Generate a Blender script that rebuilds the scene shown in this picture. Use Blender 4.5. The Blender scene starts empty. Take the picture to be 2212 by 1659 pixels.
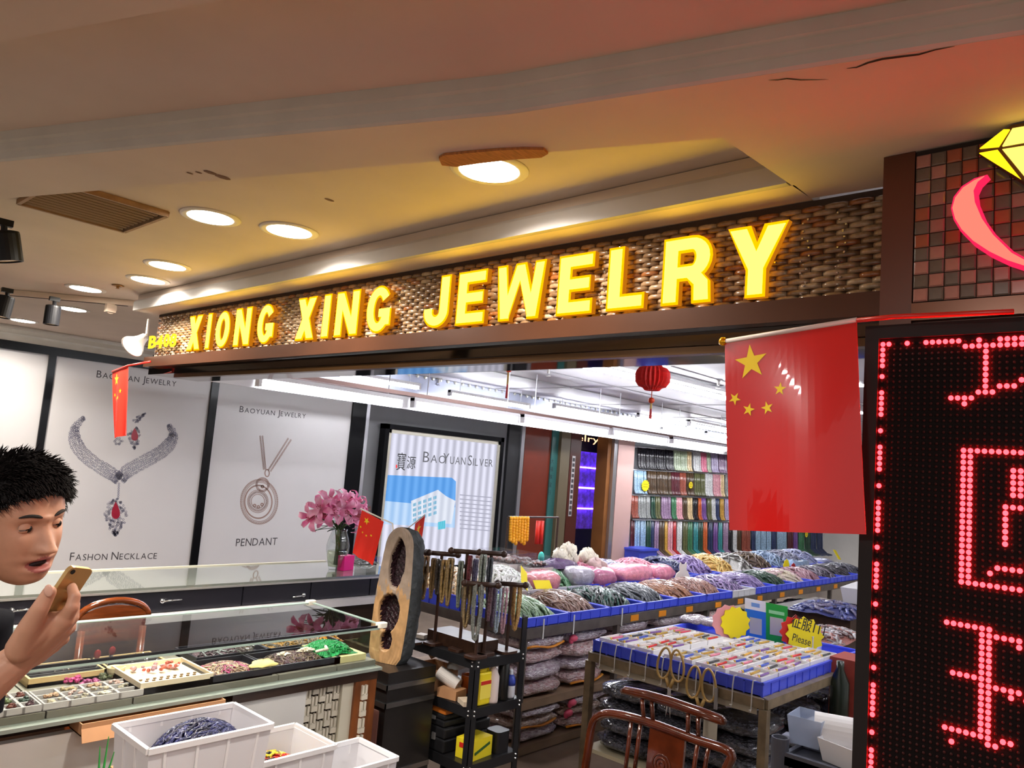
import bpy, bmesh, math, random
import numpy as np
from mathutils import Vector, Matrix, Quaternion
PI = math.pi
rnd = random.Random(7)
scene = bpy.context.scene
COL = scene.collection

# ---------------------------------------------------------------- camera, world, exposure
IMG_W, IMG_H = 2212, 1659
FOC = 1667.1
YAW, PITCH, ROLL, EYE = 0.74888, 0.107815, 0.08063, 1.70
cf = np.array([math.cos(YAW)*math.cos(PITCH), math.sin(YAW)*math.cos(PITCH), math.sin(PITCH)])
_r = np.cross(cf, [0, 0, 1]); _r /= np.linalg.norm(_r); _u = np.cross(_r, cf)
cr = math.cos(ROLL)*_r + math.sin(ROLL)*_u
cu = -math.sin(ROLL)*_r + math.cos(ROLL)*_u
CAM = np.array([0.0, 0.0, EYE])
def at(px, py, **k):
    """point of the photograph (2212x1659) on the plane x=, y= or z= (metres)"""
    d = (px-IMG_W/2)/FOC*cr - (py-IMG_H/2)/FOC*cu + cf
    a, v = next(iter(k.items()))
    if a == 'dep': return Vector(CAM + d*v)
    i = 'xyz'.index(a)
    return Vector(CAM + d*(v-CAM[i])/d[i])
cam_data = bpy.data.cameras.new('camera'); cam = bpy.data.objects.new('camera', cam_data); COL.objects.link(cam)
cam_data.sensor_width = 36.0; cam_data.lens = FOC/IMG_W*36.0; cam_data.clip_start = 0.02; cam_data.clip_end = 200
m = Matrix(((cr[0], cu[0], -cf[0], 0), (cr[1], cu[1], -cf[1], 0), (cr[2], cu[2], -cf[2], EYE), (0, 0, 0, 1)))
cam.matrix_world = m
scene.camera = cam
world = bpy.data.worlds.new('world'); scene.world = world; world.use_nodes = True
world.node_tree.nodes['Background'].inputs[0].default_value = (1.0, 0.91, 0.86, 1)
world.node_tree.nodes['Background'].inputs[1].default_value = 0.23
scene.view_settings.view_transform = 'Standard'; scene.view_settings.look = 'None'
scene.view_settings.gamma = 1.0; scene.view_settings.use_curve_mapping = False
scene.view_settings.exposure = 1.32
scene.cycles.max_bounces = 6; scene.cycles.transparent_max_bounces = 32; scene.cycles.transmission_bounces = 6
scene.cycles.sample_clamp_indirect = 4.0; scene.cycles.caustics_reflective = False; scene.cycles.caustics_refractive = False

def add_fill_lamp(loc, e, size, col=(1.0, 0.96, 0.92)):
    l = bpy.data.lights.new('fill_lamp', 'AREA'); l.shape = 'DISK'; l.size = size; l.energy = e; l.color = col
    o = bpy.data.objects.new('fill_lamp', l); COL.objects.link(o); o.location = loc
add_fill_lamp((-0.5, 0.6, 2.36), 9, 0.25); add_fill_lamp((0.5, -0.9, 2.36), 9, 0.25); add_fill_lamp((-1.0, 2.6, 2.36), 9, 0.25)   # unseen fill lamps, added to brighten the crates, case front and man

# ---------------------------------------------------------------- materials
MATS = {}
def mat(name, col=(0.5, 0.5, 0.5), rough=0.5, metal=0.0, emit=0.0, ecol=None, var=0.0, scale=20.0, bump=0.0, bscale=None,
        trans=0.0, ior=1.45, bdist=0.01, alpha=1.0, coat=0.0, spec=0.5, col2=None, stretch=None, sss=0.0):
    if name in MATS: return MATS[name]
    mt = bpy.data.materials.new(name); mt.use_nodes = True; MATS[name] = mt
    nt = mt.node_tree; b = nt.nodes['Principled BSDF']
    c4 = (*col, 1)
    b.inputs['Base Color'].default_value = c4
    b.inputs['Roughness'].default_value = rough; b.inputs['Metallic'].default_value = metal
    b.inputs['Specular IOR Level'].default_value = spec; b.inputs['IOR'].default_value = ior
    b.inputs['Transmission Weight'].default_value = trans; b.inputs['Alpha'].default_value = alpha
    b.inputs['Coat Weight'].default_value = coat
    if sss: b.inputs['Subsurface Weight'].default_value = sss; b.inputs['Subsurface Radius'].default_value = (0.02, 0.008, 0.004)
    if emit:
        b.inputs['Emission Color'].default_value = (*(ecol or col), 1); b.inputs['Emission Strength'].default_value = emit
    if var or bump or col2:
        tc = nt.nodes.new('ShaderNodeTexCoord'); src = tc.outputs['Object']
        if stretch:
            mp = nt.nodes.new('ShaderNodeMapping'); mp.inputs['Scale'].default_value = stretch
            nt.links.new(src, mp.inputs['Vector']); src = mp.outputs['Vector']
        n = nt.nodes.new('ShaderNodeTexNoise'); n.inputs['Scale'].default_value = scale; n.inputs['Detail'].default_value = 4
        nt.links.new(src, n.inputs['Vector'])
        if var or col2:
            rmp = nt.nodes.new('ShaderNodeValToRGB'); rmp.color_ramp.elements[0].position = 0.3; rmp.color_ramp.elements[1].position = 0.7
            if col2: a, c = col, col2
            else: a = tuple(max(0, x*(1-var)) for x in col); c = tuple(min(1, x*(1+var)) for x in col)
            rmp.color_ramp.elements[0].color = (*a, 1); rmp.color_ramp.elements[1].color = (*c, 1)
            nt.links.new(n.outputs['Fac'], rmp.inputs['Fac']); nt.links.new(rmp.outputs['Color'], b.inputs['Base Color'])
        if bump:
            n2 = n
            if bscale:
                n2 = nt.nodes.new('ShaderNodeTexNoise'); n2.inputs['Scale'].default_value = bscale; n2.inputs['Detail'].default_value = 3
                nt.links.new(src, n2.inputs['Vector'])
            bp = nt.nodes.new('ShaderNodeBump'); bp.inputs['Strength'].default_value = bump; bp.inputs['Distance'].default_value = bdist
            nt.links.new(n2.outputs['Fac'], bp.inputs['Height']); nt.links.new(bp.outputs['Normal'], b.inputs['Normal'])
    return mt
def emis(name, col, strength):
    if name in MATS: return MATS[name]
    mt = bpy.data.materials.new(name); mt.use_nodes = True; MATS[name] = mt
    nt = mt.node_tree; nt.nodes.clear()
    e = nt.nodes.new('ShaderNodeEmission'); o = nt.nodes.new('ShaderNodeOutputMaterial')
    e.inputs[0].default_value = (*col, 1); e.inputs[1].default_value = strength
    nt.links.new(e.outputs[0], o.inputs[0]); return mt
def srgb(r, g, b):
    f = lambda c: (c/255/12.92 if c/255 <= 0.04045 else ((c/255+0.055)/1.055)**2.4)
    return (f(r), f(g), f(b))
def glass_mat(name, tint=(0.9, 1.0, 0.97), refl=0.12, rough=0.02):
    """thin pane: see-through with a fresnel reflection"""
    if name in MATS: return MATS[name]
    mt = bpy.data.materials.new(name); mt.use_nodes = True; MATS[name] = mt
    nt = mt.node_tree; nt.nodes.clear()
    o = nt.nodes.new('ShaderNodeOutputMaterial'); mx = nt.nodes.new('ShaderNodeMixShader')
    t = nt.nodes.new('ShaderNodeBsdfTransparent'); t.inputs[0].default_value = (*tint, 1)
    g = nt.nodes.new('ShaderNodeBsdfGlossy'); g.inputs['Roughness'].default_value = rough
    lw = nt.nodes.new('ShaderNodeFresnel'); lw.inputs['IOR'].default_value = 1.5
    ad = nt.nodes.new('ShaderNodeMath'); ad.operation = 'MULTIPLY_ADD'; ad.inputs[1].default_value = 1.05; ad.inputs[2].default_value = refl; ad.use_clamp = True
    ge_ = nt.nodes.new('ShaderNodeNewGeometry'); iv = nt.nodes.new('ShaderNodeMath'); iv.operation = 'SUBTRACT'; iv.inputs[0].default_value = 1.0; nt.links.new(ge_.outputs['Backfacing'], iv.inputs[1])
    ml = nt.nodes.new('ShaderNodeMath'); ml.operation = 'MULTIPLY'; nt.links.new(ad.outputs[0], ml.inputs[0]); nt.links.new(iv.outputs[0], ml.inputs[1])   # only the outer face of a pane reflects
    nt.links.new(lw.outputs[0], ad.inputs[0]); nt.links.new(ml.outputs[0], mx.inputs[0])
    nt.links.new(t.outputs[0], mx.inputs[1]); nt.links.new(g.outputs[0], mx.inputs[2]); nt.links.new(mx.outputs[0], o.inputs[0])
    return mt

# ---------------------------------------------------------------- mesh builder (world coordinates in, local out)
class MB:
    def __init__(s): s.v = []; s.f = []; s.mi = []; s.cur = 0
    def add(s, vs, fs):
        o = len(s.v); s.v += [tuple(p) for p in vs]; s.f += [tuple(i+o for i in f) for f in fs]; s.mi += [s.cur]*len(fs); return s
    def box(s, c, d, rz=0.0, M=None):
        x, y, z = d[0]/2, d[1]/2, d[2]/2
        P = [(-x,-y,-z),(x,-y,-z),(x,y,-z),(-x,y,-z),(-x,-y,z),(x,-y,z),(x,y,z),(-x,y,z)]
        if M is None: M = Matrix.Rotation(rz, 3, 'Z')
        c = Vector(c); P = [M @ Vector(p) + c for p in P]
        return s.add(P, [(3,2,1,0),(4,5,6,7),(0,1,5,4),(1,2,6,5),(2,3,7,6),(3,0,4,7)])
    def b2(s, a, b):
        return s.box([(a[i]+b[i])/2 for i in range(3)], [abs(b[i]-a[i]) for i in range(3)])
    def bar(s, p, q, w, h, up=(0, 0, 1)):
        p, q = Vector(p), Vector(q); d = q-p; l = d.length
        if l < 1e-9: return s
        d.normalize(); up = Vector(up)
        if abs(d.dot(up)) > 0.98: up = Vector((1, 0, 0))
        sd = d.cross(up).normalized(); u2 = sd.cross(d)
        M = Matrix((d, sd, u2)).transposed()
        return s.box((p+q)/2, (l, w, h), M=M)
    def rbox(s, c, d, r, rz=0.0, n=3):
        """box with rounded vertical edges"""
        x, y, h = d[0]/2, d[1]/2, d[2]; poly = []
        for sx, sy, a0 in ((1, 1, 0), (-1, 1, PI/2), (-1, -1, PI), (1, -1, 1.5*PI)):
            for i in range(n+1):
                a = a0 + PI/2*i/n; poly.append((sx*(x-r)+r*math.cos(a), sy*(y-r)+r*math.sin(a)))
        ca, sa = math.cos(rz), math.sin(rz)
        poly = [(c[0]+p[0]*ca-p[1]*sa, c[1]+p[0]*sa+p[1]*ca) for p in poly]
        return s.prism(poly, c[2]-h/2, c[2]+h/2)
    def prism(s, poly, a, b, axis='z'):
        n = len(poly)
        if axis == 'z': f = lambda p, t: (p[0], p[1], t)
        elif axis == 'x': f = lambda p, t: (t, p[0], p[1])
        else: f = lambda p, t: (p[0], t, p[1])
        vs = [f(p, a) for p in poly]+[f(p, b) for p in poly]
        fs = [tuple(range(n-1, -1, -1)), tuple(range(n, 2*n))]+[(i, (i+1) % n, n+(i+1) % n, n+i) for i in range(n)]
        return s.add(vs, fs)
    def tube(s, path, r, n=8, closed=False, caps=True, flat=1.0):
        path = [Vector(p) for p in path]; N = len(path)
        rr = r if isinstance(r, (list, tuple)) else [r]*N
        vs = []; prev = None
        for i, p in enumerate(path):
            if closed: t = path[(i+1) % N]-path[i-1]
            else: t = path[min(i+1, N-1)]-path[max(i-1, 0)]
            if t.length < 1e-9: t = Vector((0, 0, 1))
            t.normalize()
            if prev is None:
                a = Vector((0, 0, 1)) if abs(t.z) < 0.9 else Vector((1, 0, 0))
                u = t.cross(a).normalized()
            else:
                u = prev-t*prev.dot(t)
                u = u.normalized() if u.length > 1e-6 else t.cross(Vector((0.3, 0.5, 0.8))).normalized()
            prev = u; w = t.cross(u)
            for k in range(n):
                a = 2*PI*k/n; vs.append(p+u*math.cos(a)*rr[i]+w*math.sin(a)*rr[i]*flat)
        fs = []
        for i in range(N if closed else N-1):
            j = (i+1) % N
            for k in range(n): fs.append((i*n+k, i*n+(k+1) % n, j*n+(k+1) % n, j*n+k))
        if not closed and caps: fs += [tuple(range(n-1, -1, -1)), tuple((N-1)*n+k for k in range(n))]
        return s.add(vs, fs)
    def lathe(s, prof, n=24, c=(0, 0, 0), M=None, sx=1.0, sy=1.0):
        vs = []; c = Vector(c)
        for r, z in prof:
            for k in range(n):
                a = 2*PI*k/n; p = Vector((r*math.cos(a)*sx, r*math.sin(a)*sy, z)); vs.append((M @ p if M is not None else p)+c)
        fs = []
        for i in range(len(prof)-1):
            for k in range(n): fs.append((i*n+k, i*n+(k+1) % n, (i+1)*n+(k+1) % n, (i+1)*n+k))
        if prof[0][0] > 1e-6: fs.append(tuple(range(n-1, -1, -1)))
        if prof[-1][0] > 1e-6: fs.append(tuple((len(prof)-1)*n+k for k in range(n)))
        return s.add(vs, fs)
    def ball(s, c, r, seg=8, ring=6, sc=(1, 1, 1), M=None):
        vs = []; fs = []; c = Vector(c)
        for i in range(ring+1):
            t = PI*i/ring
            for k in range(seg):
                a = 2*PI*k/seg; p = Vector((r*math.sin(t)*math.cos(a)*sc[0], r*math.sin(t)*math.sin(a)*sc[1], r*math.cos(t)*sc[2]))
                vs.append((M @ p if M is not None else p)+c)
        for i in range(ring):
            for k in range(seg): fs.append((i*seg+k, (i+1)*seg+k, (i+1)*seg+(k+1) % seg, i*seg+(k+1) % seg))
        return s.add(vs, fs)
    def grid(s, fn, nu, nv, closed_u=False):
        vs = [fn(i/(nu if closed_u else nu), j/nv) for j in range(nv+1) for i in range(nu if closed_u else nu+1)]
        w = nu if closed_u else nu+1; fs = []
        for j in range(nv):
            for i in range(nu): fs.append((j*w+i, j*w+(i+1) % w, (j+1)*w+(i+1) % w, (j+1)*w+i))
        return s.add(vs, fs)
    def sheet(s, fn, nu, nv, th):
        """thick cloth: fn(u,v)->(point, normal)"""
        A = []; B = []
        for j in range(nv+1):
            for i in range(nu+1):
                p, n = fn(i/nu, j/nv); p = Vector(p); n = Vector(n).normalized()*th/2; A.append(p+n); B.append(p-n)
        w = nu+1; o = len(A); fs = []
        for j in range(nv):
            for i in range(nu):
                a, b, c, d = j*w+i, j*w+i+1, (j+1)*w+i+1, (j+1)*w+i
                fs += [(a, b, c, d), (o+d, o+c, o+b, o+a)]
        rim = [i for i in range(w)]+[j*w+nu for j in range(1, nv+1)]+[nv*w+i for i in range(nu-1, -1, -1)]+[j*w for j in range(nv-1, 0, -1)]
        for q in range(len(rim)):
            a, b = rim[q], rim[(q+1) % len(rim)]; fs.append((b, a, o+a, o+b))
        return s.add(A+B, fs)
    def build(s, name, mats, parent=None, smooth=False, origin=None, bevel=0.0, mods=None):
        mesh = bpy.data.meshes.new(name)
        if parent is not None: o = Vector(WLOC[parent.name_full])
        elif origin is not None: o = Vector(origin)
        else:
            a = np.array(s.v); lo = a.min(0); hi = a.max(0); o = Vector(((lo[0]+hi[0])/2, (lo[1]+hi[1])/2, lo[2]))
        mesh.from_pydata([(p[0]-o[0], p[1]-o[1], p[2]-o[2]) for p in s.v], [], s.f)
        if not isinstance(mats, (list, tuple)): mats = [mats]
        for q in mats: mesh.materials.append(q)
        if len(mats) > 1: mesh.polygons.foreach_set('material_index', s.mi)
        if smooth: mesh.polygons.foreach_set('use_smooth', [True]*len(mesh.polygons))
        mesh.update()
        ob = bpy.data.objects.new(name, mesh); COL.objects.link(ob)
        if parent is not None: ob.parent = parent; WLOC[ob.name_full] = tuple(o)
        else: ob.location = o; WLOC[ob.name_full] = tuple(o)
        if bevel:
            bv = ob.modifiers.new('bevel', 'BEVEL'); bv.width = bevel; bv.segments = 2; bv.limit_method = 'ANGLE'
        return ob
WLOC = {}
def thing(name, label, cat, loc=(0, 0, 0), group=None):
    o = bpy.data.objects.new(name, None); COL.objects.link(o); o.location = loc; o.empty_display_size = 0.05
    o['label'] = label; o['category'] = cat
    if group: o['group'] = group
    WLOC[o.name_full] = tuple(loc); return o
def tag(o, label, cat, group=None, kind=None):
    o['label'] = label; o['category'] = cat
    if group: o['group'] = group
    if kind: o['kind'] = kind
    return o
def struct(o, label=None):
    o['kind'] = 'structure'
    if label: o['label'] = label
    return o
def stuff(o): o['kind'] = 'stuff'; return o
def copy_tree(o, parent=None, loc=None, rz=None, label=None, scale=None):
    c = o.copy(); COL.objects.link(c); c.parent = parent
    if parent is not None: c.matrix_parent_inverse = o.matrix_parent_inverse.copy()
    if loc is not None: c.location = loc
    if rz is not None: c.rotation_euler = (0, 0, rz)
    if scale is not None: c.scale = scale
    if label: c['label'] = label
    for ch in o.children: copy_tree(ch, c)
    return c
# text: outline mesh of the built-in font, list of (polygons) placed on a plane
_TXT = {}
def glyphs(txt, off=0.0):
    """(verts, faces, width) of a text line, unit size, baseline 0, left 0"""
    key = (txt, off)
    if key in _TXT: return _TXT[key]
    cu_ = bpy.data.curves.new('line', 'FONT'); cu_.body = txt; cu_.size = 1.0; cu_.offset = off; cu_.resolution_u = 3
    ob = bpy.data.objects.new('line', cu_); COL.objects.link(ob)
    dg = bpy.context.evaluated_depsgraph_get(); me = bpy.data.meshes.new_from_object(ob.evaluated_get(dg))
    v = [tuple(q.co) for q in me.vertices]; f = [tuple(p.vertices) for p in me.polygons]
    bpy.data.objects.remove(ob); bpy.data.curves.remove(cu_); bpy.data.meshes.remove(me)
    x0 = min((q[0] for q in v), default=0); x1 = max((q[0] for q in v), default=0)
    v = [(q[0]-x0, q[1], 0) for q in v]; _TXT[key] = (v, f, x1-x0); return _TXT[key]
def put_text(mb, txt, o, ex, ez, h, width=None, off=0.0):
    """lay a text line: o = left end of baseline, ex = unit right, ez = unit up, h = cap height"""
    v, f, w = glyphs(txt, off); s = h/0.72; sx = (width/w) if width else s
    o, ex, ez = Vector(o), Vector(ex), Vector(ez)
    mb.add([o+ex*(p[0]*sx)+ez*(p[1]*s) for p in v], f); return w*sx
def smallcaps(mb, words, o, ex, ez, h, total, small=0.78, gap=0.35):
    """words with a tall first letter, fitted to a total width"""
    bits = []; x = 0
    for w in words:
        for i, chx in enumerate(w):
            sz = h if i == 0 else h*small
            ww = glyphs(chx)[2]*sz/0.72; bits.append((chx, x, sz)); x += ww+h*0.16
        x += h*gap
    x -= h*(gap+0.16); k = total/x
    for chx, xx, sz in bits:
        put_text(mb, chx, Vector(o)+Vector(ex)*(xx*k), ex, ez, sz, width=glyphs(chx)[2]*sz/0.72*k)
# ================================================================ setting
ZC, ZR, ZK = 2.37, 2.46, 2.435          # low ceiling, raised tray, coffer
WY = 6.80                                # poster wall plane
m_ceil = mat('ceiling_paint', srgb(206, 190, 176), 0.85, var=0.05, scale=3.0, bump=0.05, bscale=40)
m_ceil2 = mat('shop_ceiling_paint', srgb(186, 184, 190), 0.5, var=0.04, scale=2.0)
m_mold = mat('moulding_plaster', srgb(196, 192, 182), 0.7, var=0.06, scale=9)
m_floor = mat('floor_tile', srgb(128, 110, 94), 0.25, var=0.15, scale=4)
m_black = mat('black_lacquer', (0.004, 0.004, 0.005), 0.22, spec=0.18)
m_white = mat('white_paint', srgb(212, 210, 206), 0.6, var=0.03, scale=6)
b = MB(); b.b2((-4, -6, -0.05), (16, 10, 0)); struct(b.build('floor', m_floor))
# raised tray / poster shop ceiling
b = MB(); b.b2((-4, -3, ZR), (1.72, 8, ZR+0.05)); b.b2((1.72, 4.27, ZR), (2.6, 8, ZR+0.05)); struct(b.build('ceiling_tray', m_ceil))
# low ceiling: near slab | strip between coffer and tray | right end | soffit over the sign
def lineat(p, q, y): t = (y-p[1])/(q[1]-p[1]); return p[0]+(q[0]-p[0])*t
cnA, cnB = (0.302, 1.572), (0.481, 1.111)          # coffer near edge
cfA, cfB = (0.481, 2.291), (1.003, 0.997)          # coffer far edge
trA, trB = (0.574, 2.666), (1.307, 0.71)           # tray near edge
b = MB()
b.prism([(-3, -3), (lineat(cnA, cnB, -3), -3), (lineat(cnA, cnB, 8), 8), (-3, 8)][::1], ZC, ZR-0.002)
strip = [(lineat(cfA, cfB, 8), 8), (0.481, 2.291), (0.745, 1.63), (1.003, 0.997), (1.225, 0.2), (1.36, -0.5), (1.9, -3), (2.2, -3), (1.75, -0.5), (1.70, 0.69), (1.307, 0.71), (1.087, 1.286), (0.574, 2.666), (lineat(trA, trB, 8), 8)]
b.prism(strip, ZC, ZR-0.002)
b.prism([(1.605, 0.69), (1.75, 0.69), (1.75, 4.27), (1.605, 4.27)], ZC, ZR-0.002)
ce = struct(b.build('ceiling_lowered', m_ceil))
# coffer top
b = MB(); b.prism([(-1.5, -3), (2.2, -3), (1.3, 0.2), (1.03, 1.0), (-0.2, 4.0), (-2, 8), (-3, 8)], ZK, ZK+0.015); struct(b.build('ceiling_coffer', m_ceil))
# stepped moulding along the far side of the coffer: four runs, each its own length
edge = [(-1.2, 6.44), (0.481, 2.291), (0.745, 1.63), (1.003, 0.997), (1.225, 0.2), (1.36, -0.5)]
def offs(poly, d):
    out = []
    for i, p in enumerate(poly):
        a = Vector(poly[max(i-1, 0)]); c = Vector(poly[min(i+1, len(poly)-1)]); t = (c-a).normalized()
        out.append((p[0]+t.y*d, p[1]-t.x*d))
    return out
b = MB()
steps = [(0.000, ZC+0.0005), (0.007, ZC+0.004), (0.010, ZC+0.020), (0.017, ZC+0.024), (0.020, ZC+0.040), (0.028, ZC+0.044), (0.032, ZC+0.0655), (-0.01, ZC+0.0655), (-0.01, ZC+0.0005)]
sgn = -1
rows = [[(*offs(edge, d*1.0)[i], z) for i in range(len(edge))] for d, z in steps]
n = len(edge); vs = [p for r_ in rows for p in r_]
fs = [(j*n+i, j*n+i+1, ((j+1) % len(rows))*n+i+1, ((j+1) % len(rows))*n+i) for j in range(len(rows)) for i in range(n-1)]
b.add(vs, fs); mo = struct(b.build('trim_1', m_mold), 'stepped plaster moulding along the ceiling coffer')
# lip of plaster along the tray's far face and cornice over the poster wall
m_lip = mat('grey_moulding', srgb(178, 172, 168), 0.6, var=0.05, scale=8)
b = MB()
b.prism([(1.585, ZC+0.0), (1.604, ZC), (1.604, ZC+0.055), (1.59, ZC+0.055), (1.585, ZC+0.045)], 0.70, 4.27, axis='y'); struct(b.build('trim_2', m_lip), 'grey moulding lip on the far side of the raised tray')
b = MB()
b.prism([(WY-0.001, 2.352), (WY-0.05, 2.352), (WY-0.10, 2.39), (WY-0.10, 2.405), (WY-0.16, 2.43), (WY-0.16, ZR-0.001), (WY-0.001, ZR-0.001)], -3.5, 2.7, axis='x')
struct(b.build('trim_3', m_mold), 'pale cornice above the black poster frames')
# cracks and flaked spots in the low ceiling (dark splits with a ragged edge)
m_crack = mat('crack_dark', (0.02, 0.014, 0.012), 0.9)
def crack(pts, w, name='crack'):
    b = MB(); P = [at(x, y, z=ZC-0.0008) for x, y in pts]; N = len(P); L = []; R_ = []
    for i, p in enumerate(P):
        t = (P[min(i+1, N-1)]-P[max(i-1, 0)]).normalized(); s = Vector((-t.y, t.x, 0))*w*(math.sin(PI*(i+0.15)/(N-0.7))+0.12)
        L.append(p+s); R_.append(p-s)
    b.add(L+R_+[q+Vector((0, 0, 0.0006)) for q in L+R_], [(i, i+1, N+i+1, N+i) for i in range(N-1)])
    b.build(name, m_crack, ce)
crack([(1829, 148), (1850, 146), (1875, 136), (1905, 128), (1935, 124), (1985, 118), (2020, 108), (2062, 100)], 0.0026)
crack([(1660, 173), (1680, 173), (1700, 170), (1730, 173), (1790, 172)], 0.0016)
for c in ([(404, 375), (416, 374)], [(424, 374), (434, 372)], [(446, 376), (462, 370)], [(470, 386), (492, 380)], [(704, 434), (719, 430)]):
    z0 = ZC if c[0][1] < 400 else ZR
    b = MB(); p, q = [at(x, y, z=z0-0.0008) for x, y in c]; b.ball((p+q)/2, (p-q).length/2, 8, 4, (1, 0.55, 0.05)); b.build('flaked_spot', mat('flake', srgb(120, 92, 76), 0.9), ce)
# poster-shop wall, dark shop-front wall further back, far bead wall
m_greywall = mat('grey_wall', srgb(112, 112, 114), 0.5, var=0.05, scale=5)
b = MB(); b.b2((-3.5, WY, 0), (5.05, WY+0.1, 2.62)); struct(b.build('wall_poster', mat('wall_dark', srgb(60, 58, 58), 0.6)))
b = MB(); b.b2((5.05, WY+0.02, 0), (7.46, WY+0.1, 2.62)); struct(b.build('wall_lightbox', m_greywall))
# shop ceiling behind the sign
b = MB(); b.b2((1.80, -4, 2.60), (18, 12, 2.65)); struct(b.build('ceiling_shop', m_ceil2))
b = MB(); b.b2((18.5, -4, 0), (18.6, 12, 2.65)); struct(b.build('wall_back', m_white))
b = MB(); b.b2((1.8, -1.2, 0), (18.5, -1.1, 2.65)); struct(b.build('wall_right', m_white))
# far wall of the bead department
b = MB(); b.b2((9.62, WY+0.1, 0), (18.5, WY+0.2, 2.65)); struct(b.build('wall_beads', mat('bead_wall_white', srgb(206, 212, 216), 0.5)))

# ---------------------------------------------------------------- recessed downlights
m_ring = mat('downlight_rim', srgb(214, 206, 196), 0.45)
m_disc = emis('downlight_disc', (1.0, 0.93, 0.80), 10.0)
def downlight(px, py, label, r=0.062, z=ZR):
    p = at(px, py, z=z); t = thing('ceiling_downlight', label, 'downlight', p, 'round downlights in the ceiling')
    b = MB(); b.lathe([(r*0.86, -0.004), (r*1.0, -0.007), (r*1.13, -0.004), (r*1.16, 0.0), (r*0.86, 0.0)], 32, p); b.build('rim', m_ring, t, True)
    b = MB(); b.lathe([(0.0001, -0.0055), (r*0.86, -0.0055), (r*0.86, -0.002), (0.0001, -0.002)], 32, p); b.build('lens', m_disc, t)
    l = bpy.data.lights.new('downlight_beam', 'AREA'); l.shape = 'DISK'; l.size = r*1.7; l.energy = 7.0; l.color = (1.0, 0.93, 0.84); l.spread = 2.6
    lo = bpy.data.objects.new('downlight_beam', l); COL.objects.link(lo); lo.parent = t; lo.location = (0, 0, -0.009)
downlight(1057, 366, 'large lit downlight partly hidden by a chipped strip of ceiling edge', 0.090)
downlight(625, 498, 'second downlight from the vent, beside the grey moulding', 0.088)
downlight(455, 468, 'downlight nearest the ceiling vent', 0.086)
downlight(362, 573, 'downlight midway along the tray, upper of the close pair', 0.086)
downlight(320, 604, 'downlight midway along the tray, lower of the close pair, by the sprinkler', 0.086)
downlight(185, 623, 'downlight in front of the track rail, furthest along the tray', 0.086)
downlight(157, 667, 'downlight behind the small black spotlight beyond the rail', 0.086)
downlight(50, 692, 'downlight closest to the poster wall cornice', 0.086)
# chipped plywood scrap at the tray edge
b = MB(); P = [(948, 338), (960, 331), (1010, 326), (1080, 320), (1130, 318), (1175, 319), (1184, 328), (1170, 336), (1110, 340), (1040, 348), (985, 356), (955, 353)]
Q = [at(x, y, z=ZC-0.001) for x, y in P]; b.prism([(q.x, q.y) for q in Q][::-1], ZC-0.006, ZC-0.0005)
tag(b.build('plywood_scrap', mat('raw_plywood', srgb(176, 112, 60), 0.8, var=0.25, scale=30, stretch=(1, 6, 1))), 'ragged brown strip of bare board at the ceiling edge by the large downlight', 'board')
# air vent
va, vb, vc = at(45, 428, z=ZR), at(305, 502, z=ZR), at(384, 474, z=ZR)
vd = Vector((va.x, vc.y-0.02, ZR)); t = thing('ceiling_vent', 'dark slatted air vent set in the ceiling near the track spotlights', 'vent', (va+vc)/2)
x0, x1, y0, y1 = min(va.x, vb.x)-0.0, vc.x-0.06, vc.y-0.06, vb.y
m_vent = mat('vent_slat', srgb(128, 100, 66), 0.5, metal=0.2); m_vdark = mat('vent_dark', srgb(36, 26, 18), 0.8)
b = MB(); b.b2((x0, y0, ZR-0.004), (x1, y1, ZR-0.001)); b.build('backing', m_vdark, t)
k = 11
for i in range(k):
    yy = y0+0.018+(y1-y0-0.036)*i/(k-1); b = MB(); b.bar((x0+0.012, yy, ZR-0.010), (x1-0.012, yy, ZR-0.010), 0.010, 0.004, up=(0, 0.5, 0.8)); b.build('slat', m_vent, t)
m_vf = mat('vent_frame', srgb(150, 118, 86), 0.6, var=0.2, scale=30)
b = MB()
for p, q in (((x0, y0), (x1, y0)), ((x0, y1), (x1, y1)), ((x0, y0), (x0, y1)), ((x1, y0), (x1, y1))): b.bar((*p, ZR-0.010), (*q, ZR-0.010), 0.012, 0.018)
b.build('frame', m_vf, t)
# sprinkler rose in the tray
p = at(255, 616, z=ZR); t = thing('ceiling_sprinkler', 'small brass sprinkler rose between two downlights', 'sprinkler', p)
b = MB(); b.lathe([(0.026, -0.001), (0.03, -0.004), (0.02, -0.007), (0.012, -0.007), (0.012, -0.001)], 20, p); b.build('rose', mat('dull_brass', srgb(150, 110, 60), 0.4, 0.7), t, True)
b = MB(); b.lathe([(0.006, -0.006), (0.006, -0.016), (0.012, -0.018), (0.0, -0.02)], 12, p); b.build('nozzle', MATS['dull_brass'], t)
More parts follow.
